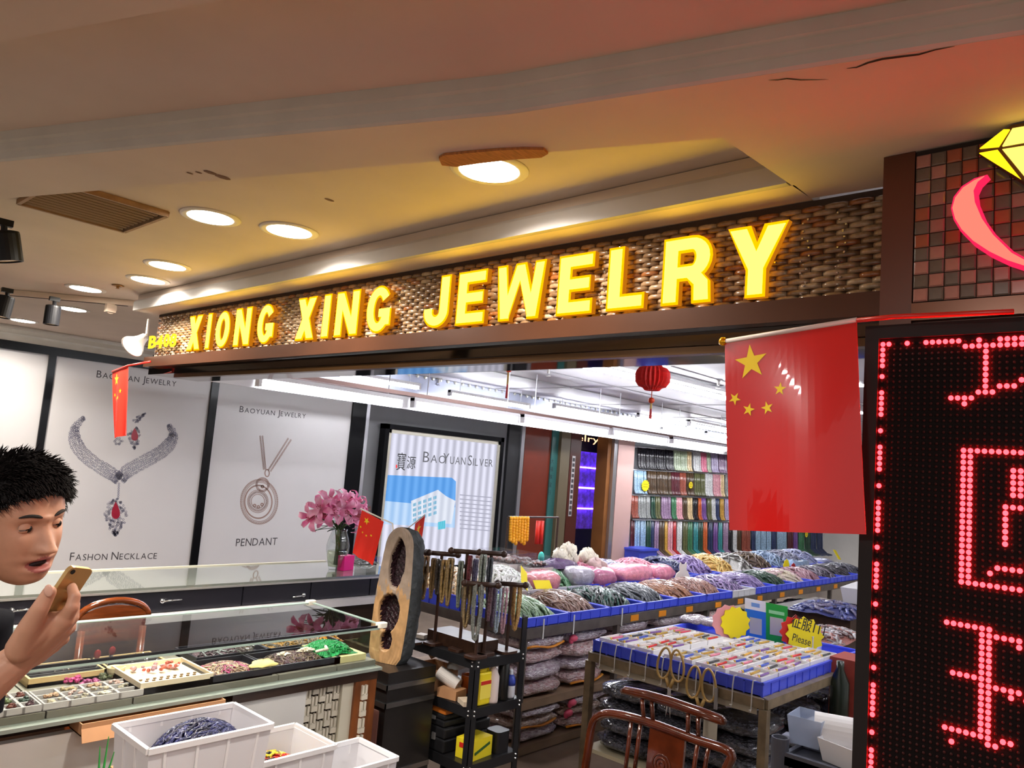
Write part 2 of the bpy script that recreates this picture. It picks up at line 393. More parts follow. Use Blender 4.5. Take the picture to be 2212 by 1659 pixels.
# track rail with spots
tl, tr_ = at(-40, 622, z=ZR-0.005), at(294, 652, z=ZR-0.005)
t = thing('track_rail', 'pale ceiling track rail that carries the black spotlights', 'track', (tl+tr_)/2)
b = MB(); b.bar(tl+Vector((0, 0, -0.012)), tr_+Vector((0, 0, -0.012)), 0.035, 0.030); b.build('rail', mat('rail_white', srgb(206, 186, 166), 0.5), t)
b = MB(); b.bar(tl+Vector((0, 0, -0.028)), tr_+(tl-tr_)*0.05+Vector((0, 0, -0.028)), 0.008, 0.003); b.build('slot', m_vdark, t)
p = tr_+(tl-tr_)*0.16; b = MB(); b.box(p+Vector((0, 0, -0.05)), (0.05, 0.04, 0.045)); b.build('feed_box', MATS['rail_white'], t)
b = MB(); b.tube([p+Vector((0.03*math.cos(a), -0.01, -0.05+0.03*math.sin(a))) for a in [i*0.5-2.2 for i in range(9)]], 0.0025, 6); b.build('cable_loop', MATS['rail_white'], t)
m_blk = mat('black_metal', (0.006, 0.006, 0.007), 0.45, spec=0.25)
def spot(px, py, dep, L, R, tilt, label, lit=True, stem=0.05):
    p = at(px, py, dep=dep); t = thing('track_spotlight', label, 'spotlight', p, 'black track spotlights')
    M = Matrix.Rotation(tilt[0], 3, 'X') @ Matrix.Rotation(tilt[1], 3, 'Y')
    b = MB(); b.lathe([(R*0.75, 0), (R*0.97, -0.003), (R, -0.012), (R, -L), (R*0.88, -L), (R*0.8, -L+0.02), (0.0, -L+0.022)], 24, p, M); b.build('can', m_blk, t, False)
    b = MB(); b.lathe([(0.0, -L+0.012), (R*0.6, -L+0.010), (R*0.78, -L+0.004)], 20, p, M); b.build('reflector', mat('spot_reflector', srgb(214, 170, 90), 0.25, 0.8), t)
    b = MB(); b.box(p+Vector((0, 0, stem)), (0.05, 0.022, 0.022)); b.tube([p+Vector((0, 0, stem)), p+Vector((0.005, 0, -0.01))], 0.010, 8); b.build('adapter', m_blk, t)
spot(116, 660, 4.15, 0.105, 0.038, (0, 0), 'short black can spotlight hanging next to a downlight', stem=0.035)
spot(14, 640, 3.9, 0.11, 0.040, (0, 0.1), 'black can spotlight cut by the picture edge, lower of the two there', stem=0.03)
spot(6, 500, 2.55, 0.10, 0.048, (0.0, -0.25), 'black spotlight cut by the picture edge below the vent', stem=0.03)
# white clip lamp at the sign end
p = at(300, 738, dep=4.2); t = thing('spot_lamp', 'white bell shaped spot lamp shining beside the sign number', 'lamp', p)
ax = (at(282, 752, dep=4.15)-p).normalized(); q = Vector((0, 0, -1)).rotation_difference(ax).to_matrix()
b = MB(); b.lathe([(0.022, 0.05), (0.028, 0.02), (0.040, -0.01), (0.062, -0.045), (0.064, -0.055), (0.058, -0.05), (0.03, -0.0)], 24, p, q); b.build('shade', mat('lamp_white', srgb(225, 215, 205), 0.4), t, True)
b = MB(); b.ball(p+ax*0.038, 0.050, 16, 10, (1, 1, 0.45), q); b.build('bulb', emis('lamp_bulb', (1.0, 0.9, 0.72), 9), t, True)
b = MB(); b.tube([at(317, 722, dep=4.2), at(321, 690, dep=4.25)], 0.007, 8); b.tube([at(317, 722, dep=4.2), p], 0.008, 8); b.build('stem', MATS['lamp_white'], t)
# ================================================================ the shop sign
SX = 1.70
SZ0, SZ1 = 2.132, 2.352
m_mbrown = mat('brown_metal', srgb(74, 44, 28), 0.32, metal=0.35, var=0.08, scale=6)
sign = thing('shop_sign', 'long woven mosaic shop fascia with glowing yellow letters above the opening', 'sign', (SX, 2.35, SZ0))
b = MB(); b.b2((SX+0.012, 0.50, SZ0), (SX+0.06, 4.235, SZ1+0.016)); b.build('backing_board', mat('weave_gap', srgb(58, 40, 26), 0.7), sign)
# basket weave pieces: 16 rows, each piece proud at its middle
wm = [mat('weave_%d' % i, srgb(*c), 0.22, var=0.25, scale=60, coat=0.3) for i, c in enumerate(((150, 122, 92), (130, 102, 74), (166, 142, 112), (110, 85, 62), (140, 88, 50)))]
WP = 0.054; nrow = 17; rh = (SZ1-SZ0)/nrow
def weave_mesh(w, h, mt):
    me = bpy.data.meshes.new('weave_strip'); prof = [(-0.5, 0.0), (-0.3, 0.006), (0, 0.008), (0.3, 0.006), (0.5, 0.0)]
    vs = []; 
    for u, d in prof: vs += [(-d, u*w, 0.0), (-d-0.0015, u*w, h*0.5), (-d, u*w, h*0.96)]
    fs = []
    for i in range(4): fs += [(i*3, (i+1)*3, (i+1)*3+1, i*3+1), (i*3+1, (i+1)*3+1, (i+1)*3+2, i*3+2)]
    k = len(vs); vs += [(0.01, -0.5*w, 0), (0.01, 0.5*w, 0), (0.01, 0.5*w, h*0.96), (0.01, -0.5*w, h*0.96)]
    fs += [(12, k+1, k+2, 14, 13), (0, 1, 2, k+3, k), (2, 5, 8, 11, 14, k+2, k+3), (0, k, k+1, 12, 9, 6, 3)]
    me.from_pydata(vs, [], fs); me.materials.append(mt); me.polygons.foreach_set('use_smooth', [True]*8+[False]*(len(fs)-8)); me.update(); return me
wmesh = [weave_mesh(WP*0.98, rh, q) for q in wm]
cells = []
ncol = int((4.235-0.50)/WP)
for c in range(ncol+1):
    for r_ in range(nrow):
        y = 0.50+WP*(c+0.5)+(WP*0.5 if r_ % 2 else 0)
        if y > 4.235-WP*0.45: continue
        cells.append((y, r_))
cells.sort()
far_b = MB(); srcs = [([tuple(v.co) for v in q.vertices], [tuple(p.vertices) for p in q.polygons]) for q in wmesh]
for i, (y, r_) in enumerate(cells):
    z = SZ0+rh*r_; k = rnd.choices(range(5), (5, 4, 3, 3, 2.2))[0]; dx = rnd.uniform(-0.0015, 0.0015)
    if i < 300:
        o = bpy.data.objects.new('weave_strip', wmesh[k]); COL.objects.link(o); o.parent = sign; o.location = (SX+0.011+dx-SX, y-2.35, z-SZ0)
    else:
        v, f = srcs[k]; far_b.cur = k; far_b.add([(p[0]+SX+0.011+dx, p[1]+y, p[2]+z) for p in v], f)
stuff(far_b.build('weave_strips', wm, sign, True))
# sparkling rhinestones stuck in vertical streaks
m_rh = mat('rhinestone', (0.75, 0.78, 0.85), 0.08, metal=0.9)
b = MB()
for y, n in ((0.62, 14), (0.70, 13), (0.78, 10), (1.22, 12), (1.27, 12), (1.31, 9), (1.75, 8), (2.15, 9), (2.62, 10), (2.66, 8), (3.2, 9), (3.24, 9), (4.1, 10), (4.05, 9), (4.15, 8)):
    for i in range(n):
        b.ball((SX+0.000, y+rnd.uniform(-0.012, 0.012), SZ0+0.012+(SZ1-SZ0-0.03)*(i+rnd.random()*0.6)/n), 0.0035, 5, 3)
stuff(b.build('rhinestones', m_rh, sign))
# brown metal rail under the weave, polished inner edge, upper bead
b = MB(); b.b2((SX-0.022, 0.489, SZ0-0.052), (SX+0.075, 4.275, SZ0)); b.build('bottom_rail', m_mbrown, sign)
m_chrome = mat('dark_chrome', (0.16, 0.13, 0.11), 0.06, metal=1.0)
b = MB(); b.b2((SX+0.02, 0.489, SZ0-0.088), (SX+0.30, 4.30, SZ0-0.053)); b.build('polished_soffit', m_chrome, sign)
b = MB(); b.b2((SX+0.03, 0.489, SZ0-0.108), (SX+0.06, 4.0, SZ0-0.089)); b.build('shutter_lip', mat('aged_brass', srgb(88, 62, 36), 0.3, 0.6), sign)
# letters: block capitals built from strokes
def arc(cx, cy, rx, ry, a0, a1, s, n=14):
    """band between outer ellipse and the inner one (s thinner)"""
    out = []
    A = [a0+(a1-a0)*i/n for i in range(n+1)]
    for i in range(n):
        a, c = A[i], A[i+1]
        out.append([(cx+rx*math.cos(a), cy+ry*math.sin(a)), (cx+rx*math.cos(c), cy+ry*math.sin(c)), (cx+(rx-s[0])*math.cos(c), cy+(ry-s[1])*math.sin(c)), (cx+(rx-s[0])*math.cos(a), cy+(ry-s[1])*math.sin(a))])
    return out
def R4(x0, y0, x1, y1): return [(x0, y0), (x1, y0), (x1, y1), (x0, y1)]
def letter(c, w, t, e):
    """polygons of a capital in a box w x 1, stroke t, everything grown by e"""
    h = 1.0; P = []; T = t+2*e; x0, x1, y0, y1 = -e, w+e, -e, 1+e; v = T*0.86
    if c == 'I': P = [R4(x0, y0, x1, y1)]
    elif c == 'X':
        q = T*1.18; P = [[(x0, y0), (x0+q, y0), (x1, y1), (x1-q, y1)], [(x1-q, y0), (x1, y0), (x0+q, y1), (x0, y1)]]
    elif c == 'N': P = [R4(x0, y0, x0+T, y1), R4(x1-T, y0, x1, y1), [(x0, y1), (x1-T*1.05, y0), (x1, y0), (x0+T*1.05, y1)]]
    elif c == 'E': P = [R4(x0, y0, x0+T, y1), R4(x0, y0, x1, y0+v), R4(x0, y1-v, x1, y1), R4(x0, 0.5-v/2, x1-t*0.2, 0.5+v/2)]
    elif c == 'L': P = [R4(x0, y0, x0+T, y1), R4(x0, y0, x1, y0+v)]
    elif c == 'W':
        q = T*0.92; m_ = w/2; P = [[(w*0.2-q/2-0.0, y0), (w*0.2+q/2+0.02, y0), (x0+q, y1), (x0, y1)], [(w*0.2-q/2, y0), (w*0.2+q/2, y0), (m_+q/2, y1), (m_-q/2, y1)],
             [(w*0.8-q/2, y0), (w*0.8+q/2, y0), (m_+q/2, y1), (m_-q/2, y1)], [(w*0.8-q/2-0.02, y0), (w*0.8+q/2, y0), (x1, y1), (x1-q, y1)]]
    elif c == 'Y':
        q = T*1.16; P = [R4(w/2-T/2, y0, w/2+T/2, 0.46), [(w/2-T/2, 0.38), (w/2+T/2, 0.38+0.0), (x0+q, y1), (x0, y1)], [(w/2-T/2, 0.38), (w/2+T/2, 0.38), (x1, y1), (x1-q, y1)]]
    elif c == 'O': P = arc(w/2, 0.5, w/2+e, 0.5+e, 0, 2*PI, (T, v), 28)
    elif c == 'G': P = arc(w/2, 0.5, w/2+e, 0.5+e, 0.62, 2*PI-0.35, (T, v), 24)+[R4(w*0.54, 0.5-v, x1, 0.5), R4(x1-T*0.85, 0.14, x1, 0.5)]
    elif c == 'J':
        r_ = w/2+e; P = [R4(x1-T, 0.3, x1, y1)]+arc(w/2, 0.3, r_, 0.3+e, PI, 2*PI, (T, v), 14)+[R4(x0, 0.28, x0+T, 0.36)]
    elif c == 'R':
        P = [R4(x0, y0, x0+T, y1), R4(x0, y1-v, w*0.6, y1), R4(x0, 0.46-v/2, w*0.6, 0.46+v/2)]
        cy = (y1+0.46-v/2)/2; ry = (y1-0.46+v/2)/2
        P += arc(w*0.6, cy, x1-w*0.6, ry, -PI/2, PI/2, (T, v), 12)+[[(x1-T*1.05, y0), (x1, y0), (x1-0.02, 0.3), (w*0.7+T*0.2, 0.48), (w*0.45, 0.42), (x1-T*1.1, 0.25)]]
    return P
m_face = emis('letter_face', (1.0, 0.64, 0.022), 4.6)
m_edge = emis('letter_edge', (1.0, 0.36, 0.0), 0.75)
m_return = emis('letter_return', (1.0, 0.30, 0.01), 0.22)
LETTERS = [('X', 403, 438), ('I', 443, 459), ('O', 463, 500), ('N', 504, 545), ('G', 553, 596), ('X', 638, 685), ('I', 694, 717), ('N', 722, 779), ('G', 789, 849),
           ('J', 914, 975), ('E', 985, 1053), ('W', 1069, 1180), ('E', 1203, 1285), ('L', 1311, 1397), ('R', 1430, 1541), ('Y', 1569, 1703)]
LX = SX-0.030; LZ0, LZ1 = 2.1405, 2.3165
def put_letter(c, yl, yr, z0, z1, t, name='sign_letter', depth=0.018):
    w = (yl-yr); h = z1-z0; W = w/h
    P0 = letter(c, W, t, 0.0); P1 = letter(c, W, t-0.085, 0.0)
    # outer tray
    b = MB()
    for i, pl in enumerate(P0): b.prism([(yl-p[0]*h, z0+p[1]*h) for p in pl], LX+i*0.00003, LX+depth, axis='x')
    o = b.build(name, [m_return, m_edge], sign)
    for p in o.data.polygons: p.material_index = 1 if p.normal.x < -0.9 or p.normal.x > 0.9 else 0
    b = MB(); e = 0.042
    P1 = letter(c, W-2*e, t-2*e, 0.0)
    for i, pl in enumerate(P1): b.prism([(yl-(p[0]+e)*h, z0+(p[1]*(1-2*e)+e)*h) for p in pl], LX-0.0025-i*0.00003, LX-0.001, axis='x')
    b.build('face', m_face, o)
for c, a, d in LETTERS:
    py = 721-(a+d-841)/2*0.1386; lean = 0.115-0.00006*(a+d)/2; hh = 36+(a+d-841)/2*0.0365
    yl = at(a+lean*hh, py, x=LX).y; yr = at(d-lean*hh, py, x=LX).y
    put_letter(c, yl, yr, LZ0, LZ1, 0.29 if c != 'W' else 0.27)
# unit number in smaller figures
for c, a, d in (('B', 320, 338), ('4', 336, 352), ('0', 352, 366), ('8', 365, 381)):
    yl = at(a+1, 740, x=LX).y; yr = at(d-1, 736, x=LX).y
    b = MB(); v, f, w = glyphs(c, 0.03); h = 0.066
    k = (yl-yr)/w; z0 = at((a+d)/2, 751 if c in 'B4' else 748, x=LX).z
    V = [(LX, yl-p[0]*k, z0+p[1]*h/0.72) for p in v]
    n = len(V); b.add(V+[(LX+0.003, p[1], p[2]) for p in V], [tuple(reversed(q)) for q in f]+[tuple(i+n for i in q) for q in f]); b.build('number_figure', emis('number_face', (1.0, 0.60, 0.02), 1.0), sign)

# ================================================================ pillar with mosaic panel, emblem
PX = 1.555
b = MB(); b.b2((PX+0.006, -1.6, -0.0), (SX+0.35, 0.487, ZC+0.03)); pil = struct(b.build('wall_pillar', m_mbrown), 'brown clad pillar at the shop corner')
b = MB(); b.b2((PX-0.004, 0.430, 1.95), (PX+0.005, 0.487, ZC-0.001)); b.build('pillar_cladding', mat('pillar_brown', srgb(88, 46, 26), 0.35, var=0.12, scale=5), pil)
b = MB(); b.b2((PX-0.007, -1.0, 2.035), (PX+0.005, 0.4295, 2.068)); b.build('bottom_trim', mat('trim_brown', srgb(112, 70, 46), 0.25, metal=0.3), pil)
mos = thing('mosaic_panel', 'checkered brown and grey glass mosaic panel behind the glowing emblem', 'panel', (PX, 0.1, 2.07))
b = MB(); b.b2((PX, -0.3, 2.069), (PX+0.005, 0.429, ZC-0.002)); b.build('grout_board', mat('mosaic_grout', srgb(40, 28, 20), 0.8), mos)
tm = [mat('tile_rust', srgb(150, 84, 58), 0.12, var=0.12, scale=30, coat=0.4), mat('tile_smoke', srgb(98, 88, 76), 0.15, var=0.15, scale=30, coat=0.4), mat('tile_rose', srgb(160, 112, 98), 0.12, var=0.1, scale=30, coat=0.4)]
TS = 0.0262
def tile_mesh(mt):
    me = bpy.data.meshes.new('tile'); h = TS*0.475; k = h*0.80
    vs = [(0, -h, -h), (0, h, -h), (0, h, h), (0, -h, h), (-0.004, -h, -h), (-0.004, h, -h), (-0.004, h, h), (-0.004, -h, h), (-0.0062, -k, -k), (-0.0062, k, -k), (-0.0062, k, k), (-0.0062, -k, k)]
    fs = [(0, 1, 5, 4), (1, 2, 6, 5), (2, 3, 7, 6), (3, 0, 4, 7), (4, 5, 9, 8), (5, 6, 10, 9), (6, 7, 11, 10), (7, 4, 8, 11), (8, 9, 10, 11)]
    me.from_pydata(vs, [], [tuple(reversed(f)) for f in fs]); me.materials.append(mt); me.update(); return me
tms = [tile_mesh(q) for q in tm]
for c in range(14):
    for r_ in range(12):
        y = 0.429-TS*(c+0.55); z = 2.070+TS*(r_+0.5)
        if z > ZC-0.012: continue
        k = 1 if (c+r_) % 2 else (2 if r_ < 4 or rnd.random() < 0.2 else 0)
        o = bpy.data.objects.new('tile', tms[k]); COL.objects.link(o); o.parent = mos
        o.location = (-0.0005, y-0.1, z-2.07); o.rotation_euler = (0, rnd.uniform(-0.03, 0.03), rnd.uniform(-0.03, 0.03))
# emblem: diamond of lit facets and a pink crescent
EX = PX-0.04
em = thing('diamond_emblem', 'glowing yellow faceted diamond emblem on the mosaic panel', 'emblem', (EX, 0.25, 2.3))
def pe(x, y): p = at(x, y, x=EX); return (p.y, p.z)
outer = [pe(2110, 325), pe(2185, 270), pe(2330, 245), pe(2400, 295), pe(2215, 395)]
b = MB(); b.prism(outer, EX, EX+0.03, axis='x'); b.build('frame', mat('emblem_frame', srgb(70, 40, 10), 0.4), em)
m_dia = emis('emblem_yellow', (1.0, 0.60, 0.01), 0.75); m_dia2 = emis('emblem_yellow_bright', (1.0, 0.70, 0.08), 1.1)
for i, (fc, mm) in enumerate((([(2117, 322), (2158, 318), (2182, 281), (2169, 281)], m_dia), ([(2166, 317), (2250, 302), (2262, 266), (2188, 279)], m_dia2), ([(2258, 301), (2350, 290), (2326, 252), (2268, 264)], m_dia),
               ([(2116, 332), (2156, 325), (2206, 388)], m_dia), ([(2166, 324), (2254, 310), (2216, 385)], m_dia2), ([(2262, 308), (2380, 296), (2226, 384)], m_dia))):
    b = MB(); b.prism([pe(*q) for q in fc], EX-0.004, EX+0.001, axis='x'); b.build('facet', mm, em)
cr_ = thing('crescent_emblem', 'glowing pink crescent swoosh under the diamond emblem', 'emblem', (EX, 0.3, 2.2))
OUT = [(2133, 377), (2105, 385), (2078, 402), (2060, 425), (2054, 450), (2060, 475), (2075, 500), (2100, 525), (2135, 548), (2175, 567), (2215, 580), (2300, 585)]
INN = [(2300, 575), (2225, 562), (2190, 543), (2150, 505), (2125, 470), (2110, 435), (2107, 412), (2115, 395)]
b = MB(); b.prism([pe(*q) for q in OUT+INN], EX, EX+0.028, axis='x'); b.build('rim', emis('crescent_rim', (1.0, 0.02, 0.10), 0.42), cr_)
def shrink(L, s):
    cx = sum(q[0] for q in L)/len(L); cy = sum(q[1] for q in L)/len(L); return L
IN2 = [(2127, 381), (2106, 390), (2081, 406), (2064, 428), (2058, 450), (2064, 473), (2078, 496), (2102, 520), (2137, 543), (2176, 562), (2216, 575), (2300, 582), (2300, 578), (2221, 566), (2186, 547), (2146, 508), (2121, 472), (2106, 437), (2103, 412), (2112, 393)]
b = MB(); b.prism([pe(*q) for q in IN2], EX-0.003, EX-0.0005, axis='x'); b.build('face', emis('crescent_face', (1.0, 0.17, 0.12), 0.62), cr_)
# red plastic strip (flag pole continues along it)
# ================================================================ LED display
DX = 1.50
led = thing('led_display', 'tall dot matrix display board with glowing red characters at the pillar', 'display', (DX, 0.24, 0.75))
b = MB(); b.b2((DX, -0.30, 0.75), (DX+0.05, 0.493, 2.018)); b.build('housing', mat('led_housing', srgb(14, 6, 6), 0.8, spec=0.15), led)
b = MB(); b.b2((DX-0.006, 0.4685, 0.75), (DX, 0.493, 2.018)); b.b2((DX-0.006, -0.3, 1.993), (DX, 0.4685, 2.018)); b.build('bezel', mat('led_bezel', srgb(20, 11, 10), 0.6, spec=0.3), led)
lit = set()
for r0, r1 in ((0, 4), (9, 13), (19, 23), (29, 34), (40, 44), (50, 55), (61, 66), (72, 77)):
    for r_ in range(r0, r1+1): lit.add((0, r_))
for r_ in (6, 16, 26, 37, 47, 58, 69): lit.add((0, r_))
lit |= {(1, 0), (4, 0)} | {(c, 0) for c in range(7, 13)} | {(c, 1) for c in range(13, 24)} | {(15, 0)} | {(c, 0) for c in range(18, 24)}
lit |= {(16, r_) for r_ in range(2, 10)} | {(21, 7), (20, 8), (19, 8), (18, 8), (17, 9), (15, 9), (14, 10), (13, 10), (12, 10), (13, 11), (22, 7), (11, 10)}
for r_ in range(19, 42): lit |= {(13, r_), (14, r_)}
lit |= {(c, 19) for c in range(13, 24)} | {(c, 41) for c in range(13, 24)} | {(c, r_) for c in (20, 21) for r_ in range(22, 27)} | {(19, r_) for r_ in range(28, 35)} | {(20, 28), (21, 28), (22, 28)} | {(17, 39), (18, 38), (19, 38), (20, 38), (21, 38), (22, 37)}
lit |= {(c, 48+(c-11)//7) for c in range(11, 22)} | {(c, r_) for c in (16, 17) for r_ in range(49, 66)} | {(c, 56+(c-12)//5) for c in range(12, 23)} | {(c, 65+(c-11)//6) for c in range(11, 18)} | {(18, 66), (19, 65), (20, 65), (20, 71), (21, 70), (22, 69), (12, 67)}
lit |= {(20, 49), (21, 50), (21, 57), (20, 58), (22, 58)}
bl, bd = MB(), MB()
for c in range(24):
    for r_ in range(78):
        y = 0.4625-0.0104*c; z = 1.9825-0.01005*r_
        (bl if (c, r_) in lit else bd).ball((DX-0.0015, y, z), 0.0046 if (c, r_) in lit else 0.0026, 6, 4, (0.7, 1, 1))
stuff(bl.build('lit_diodes', emis('led_red', (1.0, 0.0045, 0.006), 26.0), led)); stuff(bd.build('dark_diodes', mat('led_off', srgb(46, 14, 12), 0.6, spec=0.2), led))
# ================================================================ flags
m_flag = mat('flag_red', srgb(196, 26, 24), 0.2, coat=0.5); m_star = mat('flag_yellow', srgb(240, 205, 30), 0.35)
m_flag2 = mat('flag_red_cloth', srgb(226, 40, 24), 0.6)
def star(cx, cy, R, rot):
    return [(cx+(R if i % 2 == 0 else R*0.39)*math.sin(rot+PI*i/5), cy+(R if i % 2 == 0 else R*0.39)*math.cos(rot+PI*i/5)) for i in range(10)]
def flag(name, label, O, U, V, wave, stars, fm, th=0.0012, pole=None, pole_r=0.004, pole_m=None, finial=True, waves=1.5, group=None):
    """O = top-left corner, U = along the pole edge, V = hanging edge"""
    O, U, V = Vector(O), Vector(U), Vector(V); Nn = U.cross(V).normalized()
    def surf(u, v): return O+U*u+V*v+Nn*(wave*math.sin(u*waves*2*PI+v*1.2)*v)
    def nrm(u, v):
        e = 0.01; return (surf(u+e, v)-surf(u-e, v)).cross(surf(u, v+e)-surf(u, v-e))
    t = thing(name, label, 'flag', O+U*0.5+V, group)
    b = MB(); b.sheet(lambda u, v: (surf(u, v), nrm(u, v)), 20, 14, th); c = b.build('cloth', fm, t, False)
    for cx, cy, R, rot in stars:   # in units of U (x) and V (y), radius relative to |U|
        for sd in (1, -1):
            b = MB(); asp = U.length/V.length; P = []
            for x, y in star(0, 0, R, rot):
                u, v = cx+x, cy-y*asp; P.append(surf(u, v)+nrm(u, v).normalized()*sd*(th/2+0.0006))
            cc = surf(cx, cy)+nrm(cx, cy).normalized()*sd*(th/2+0.0006); n = len(P)
            b.add(P+[cc], [(i, (i+1) % n, n) if sd > 0 else ((i+1) % n, i, n) for i in range(n)]); b.build('star', m_star, c)
    if pole:
        b = MB(); b.tube([Vector(p) for p in pole], pole_r, 8); pl = b.build('pole', pole_m, t, True)
        if finial: b = MB(); b.ball(pole[0], pole_r*1.9, 10, 8); b.build('finial', mat('finial_gold', srgb(220, 160, 30), 0.2, 0.8), pl, True)
FX = 1.46
p0, p1, p2 = at(1566, 741, x=FX+0.02), at(1851, 694, x=FX), at(1860, 1150, x=FX)
q2 = at(1577, 1149, x=FX+0.02)
pole_red = mat('pole_red', srgb(190, 34, 24), 0.35); pole_white = mat('pole_white', srgb(206, 190, 184), 0.5)
stars_v = [(0.215, 0.125, 0.135, -0.05), (0.075, 0.31, 0.05, 0.6), (0.44, 0.285, 0.05, 0.15), (0.185, 0.375, 0.05, 0.3), (0.335, 0.375, 0.05, -0.2)]
flag('hanging_flag', 'large glossy red flag with yellow stars hanging beside the red display', p0, p1-p0, (p2-p1+q2-p0)/2, 0.010, stars_v, m_flag, pole=[at(1562, 738, x=FX+0.02), at(1851, 691, x=FX)], pole_r=0.005, pole_m=pole_white, waves=0.9)
b = MB(); b.tube([at(1851, 692, x=FX-0.001), at(1930, 684, x=FX), at(2190, 673, x=FX)], 0.0045, 8); tag(b.build('red_rod', pole_red, None, True), 'red plastic rod running along the top of the display', 'rod')
p0, p1 = at(243, 803, dep=4.25), at(277, 790, dep=4.10); q0, q1 = at(238, 946, dep=4.25), at(281, 940, dep=4.10)
flag('hanging_flag', 'narrow looking red flag hanging at the far end of the sign', p0, p1-p0, (q0-p0+q1-p1)/2, 0.014, [(0.28, 0.14, 0.16, 0.1), (0.12, 0.36, 0.06, 0.5), (0.55, 0.33, 0.06, 0.1), (0.26, 0.43, 0.06, 0.3), (0.42, 0.42, 0.06, 0)], mat('flag_red_bright', srgb(236, 60, 44), 0.5), pole=[p0, p1, at(325, 781, dep=4.05)], pole_r=0.006, pole_m=pole_red, finial=False)
# ================================================================ poster wall
def xw(px, py, y=WY): return at(px, py, y=y).x
def zw(px, py, y=WY): return at(px, py, y=y).z
PY = WY-0.012                                          # face of the posters
m_poster = mat('poster_paper', srgb(206, 203, 203), 0.35, var=0.015, scale=3)
m_print = mat('poster_ink', srgb(62, 58, 62), 0.6); m_jewel = mat('jewel_ink', srgb(112, 112, 134), 0.6); m_ruby = mat('ruby_ink', srgb(150, 14, 44), 0.3)
m_rose = mat('rose_gold_ink', srgb(150, 122, 112), 0.5)
ZB, ZT = 0.2, zw(110, 768)
def pt(px, py, d=0.0): p = at(px, py, y=PY-0.0012-d); return p
def poster(x0, x1, label):
    t = thing('poster_panel', label, 'poster', ((x0+x1)/2, WY, ZB), 'white jewelry poster panels on the long wall')
    b = MB(); b.b2((x0, PY, ZB), (x1, WY-0.001, ZT)); b.build('sheet', m_poster, t); return t
dv = [(xw(100, 800), xw(116, 800)), (xw(449, 880), xw(465, 880)), (xw(754, 930), xw(784, 930))]
po0 = poster(xw(-260, 700), dv[0][0], 'white poster panel cut off by the picture edge')
po1 = poster(dv[0][1], dv[1][0], 'white poster showing a ruby necklace with matching earrings')
po2 = poster(dv[1][1], dv[2][0], 'white poster showing a round pendant on a chain')
for i, (x0, x1) in enumerate(dv):
    b = MB(); b.b2((x0, WY-0.03, ZB), (x1, WY-0.001, ZT+0.002)); struct(b.build('trim_%d' % (4+i), m_black), 'glossy black upright between poster panels')
b = MB(); b.b2((xw(-300, 700), WY-0.045, ZT), (xw(640, 870), WY-0.001, 2.352)); struct(b.build('trim_7', m_black), 'glossy black band above the poster panels')
m_steel = mat('brushed_steel', (0.55, 0.55, 0.58), 0.3, 0.9)
b = MB(); b.b2((xw(786, 930), WY-0.02, ZB), (xw(793, 930), WY+0.01, ZT+0.1)); struct(b.build('trim_8', m_steel), 'thin steel strip beside the black upright')
EXX, EZZ = Vector((1, 0, 0)), Vector((0, 0, 1))
def ptext(t, words, x0, y0, x1, y1, hpx, small=0.78):
    o = pt(x0, y0); e = pt(x1, y1); h = (pt(x0, y0-hpx)-o).length
    b = MB(); smallcaps(b, words, o, (e-o).normalized(), EZZ, h, (e-o).length, small); stuff(b.build('lettering', m_print, t))
ptext(po1, ('BAOYUAN', 'JEWELRY'), 208, 815, 380, 835, 16)
ptext(po1, ('FASHON', 'NECKLACE'), 150, 1211, 338, 1207, 18)
ptext(po2, ('BAOYUAN', 'JEWELRY'), 517, 890, 660, 904, 14)
ptext(po2, ('PENDANT',), 509, 1180, 598, 1177, 17, 1.0)
def ringp(b, px, py, rx, ry, w, n=8, a0=0.0, a1=2*PI):
    V = []
    for i in range(n+1):
        a = a0+(a1-a0)*i/n
        V += [pt(px+rx*math.cos(a), py+ry*math.sin(a)), pt(px+(rx-w)*math.cos(a), py+(ry-w)*math.sin(a))]
    b.add(V, [(2*i, 2*i+1, 2*i+3, 2*i+2) for i in range(n)])
def bez(P, n):
    """Catmull-Rom through P"""
    P = [Vector(p) for p in P]; out = []
    for i in range(len(P)-1):
        a = P[max(i-1, 0)]; p, q = P[i], P[i+1]; c = P[min(i+2, len(P)-1)]
        for k in range(n):
            t = k/n; out.append(0.5*((2*p)+(q-a)*t+(2*a-5*p+4*q-c)*t*t+(3*p-a-3*q+c)*t*t*t))
    return out+[P[-1]]
b = MB(); rr = random.Random(3)
for arm in ([(181, 903), (163, 922), (161, 945), (170, 968), (190, 990), (218, 1010), (244, 1025), (257, 1035)], [(364, 919), (374, 936), (369, 955), (350, 975), (325, 990), (295, 1006), (270, 1022), (259, 1035)]):
    C_ = bez([(x, y, 0) for x, y in arm], 7); N = len(C_)
    for i, p in enumerate(C_):
        k = i/N; wd = 3+13*min(1, k*3)*(1 if k < 0.85 else 0.9); t = (C_[min(i+1, N-1)]-C_[max(i-1, 0)]).normalized(); s = Vector((-t.y, t.x, 0))
        for q in np.linspace(-wd*0.75, wd*0.75, 5 if wd > 8 else 3):
            ringp(b, p.x+s.x*q+rr.uniform(-1, 1), p.y+s.y*q+rr.uniform(-1, 1), rr.uniform(2.2, 3.4), rr.uniform(2.0, 3.2), 1.0, 6)
def leaf(cx, y0, y1, w, n):
    for i in range(n):
        k = rr.random(); y = y0+(y1-y0)*k; hw = w*math.sin(PI*min(1, (k*0.94+0.06)))**0.7*(1.0 if k < 0.45 else 1.25-0.55*k)
        x = cx+rr.uniform(-1, 1)*hw
        ringp(b, x, y, rr.uniform(1.8, 3), rr.uniform(1.8, 3), 0.9, 6)
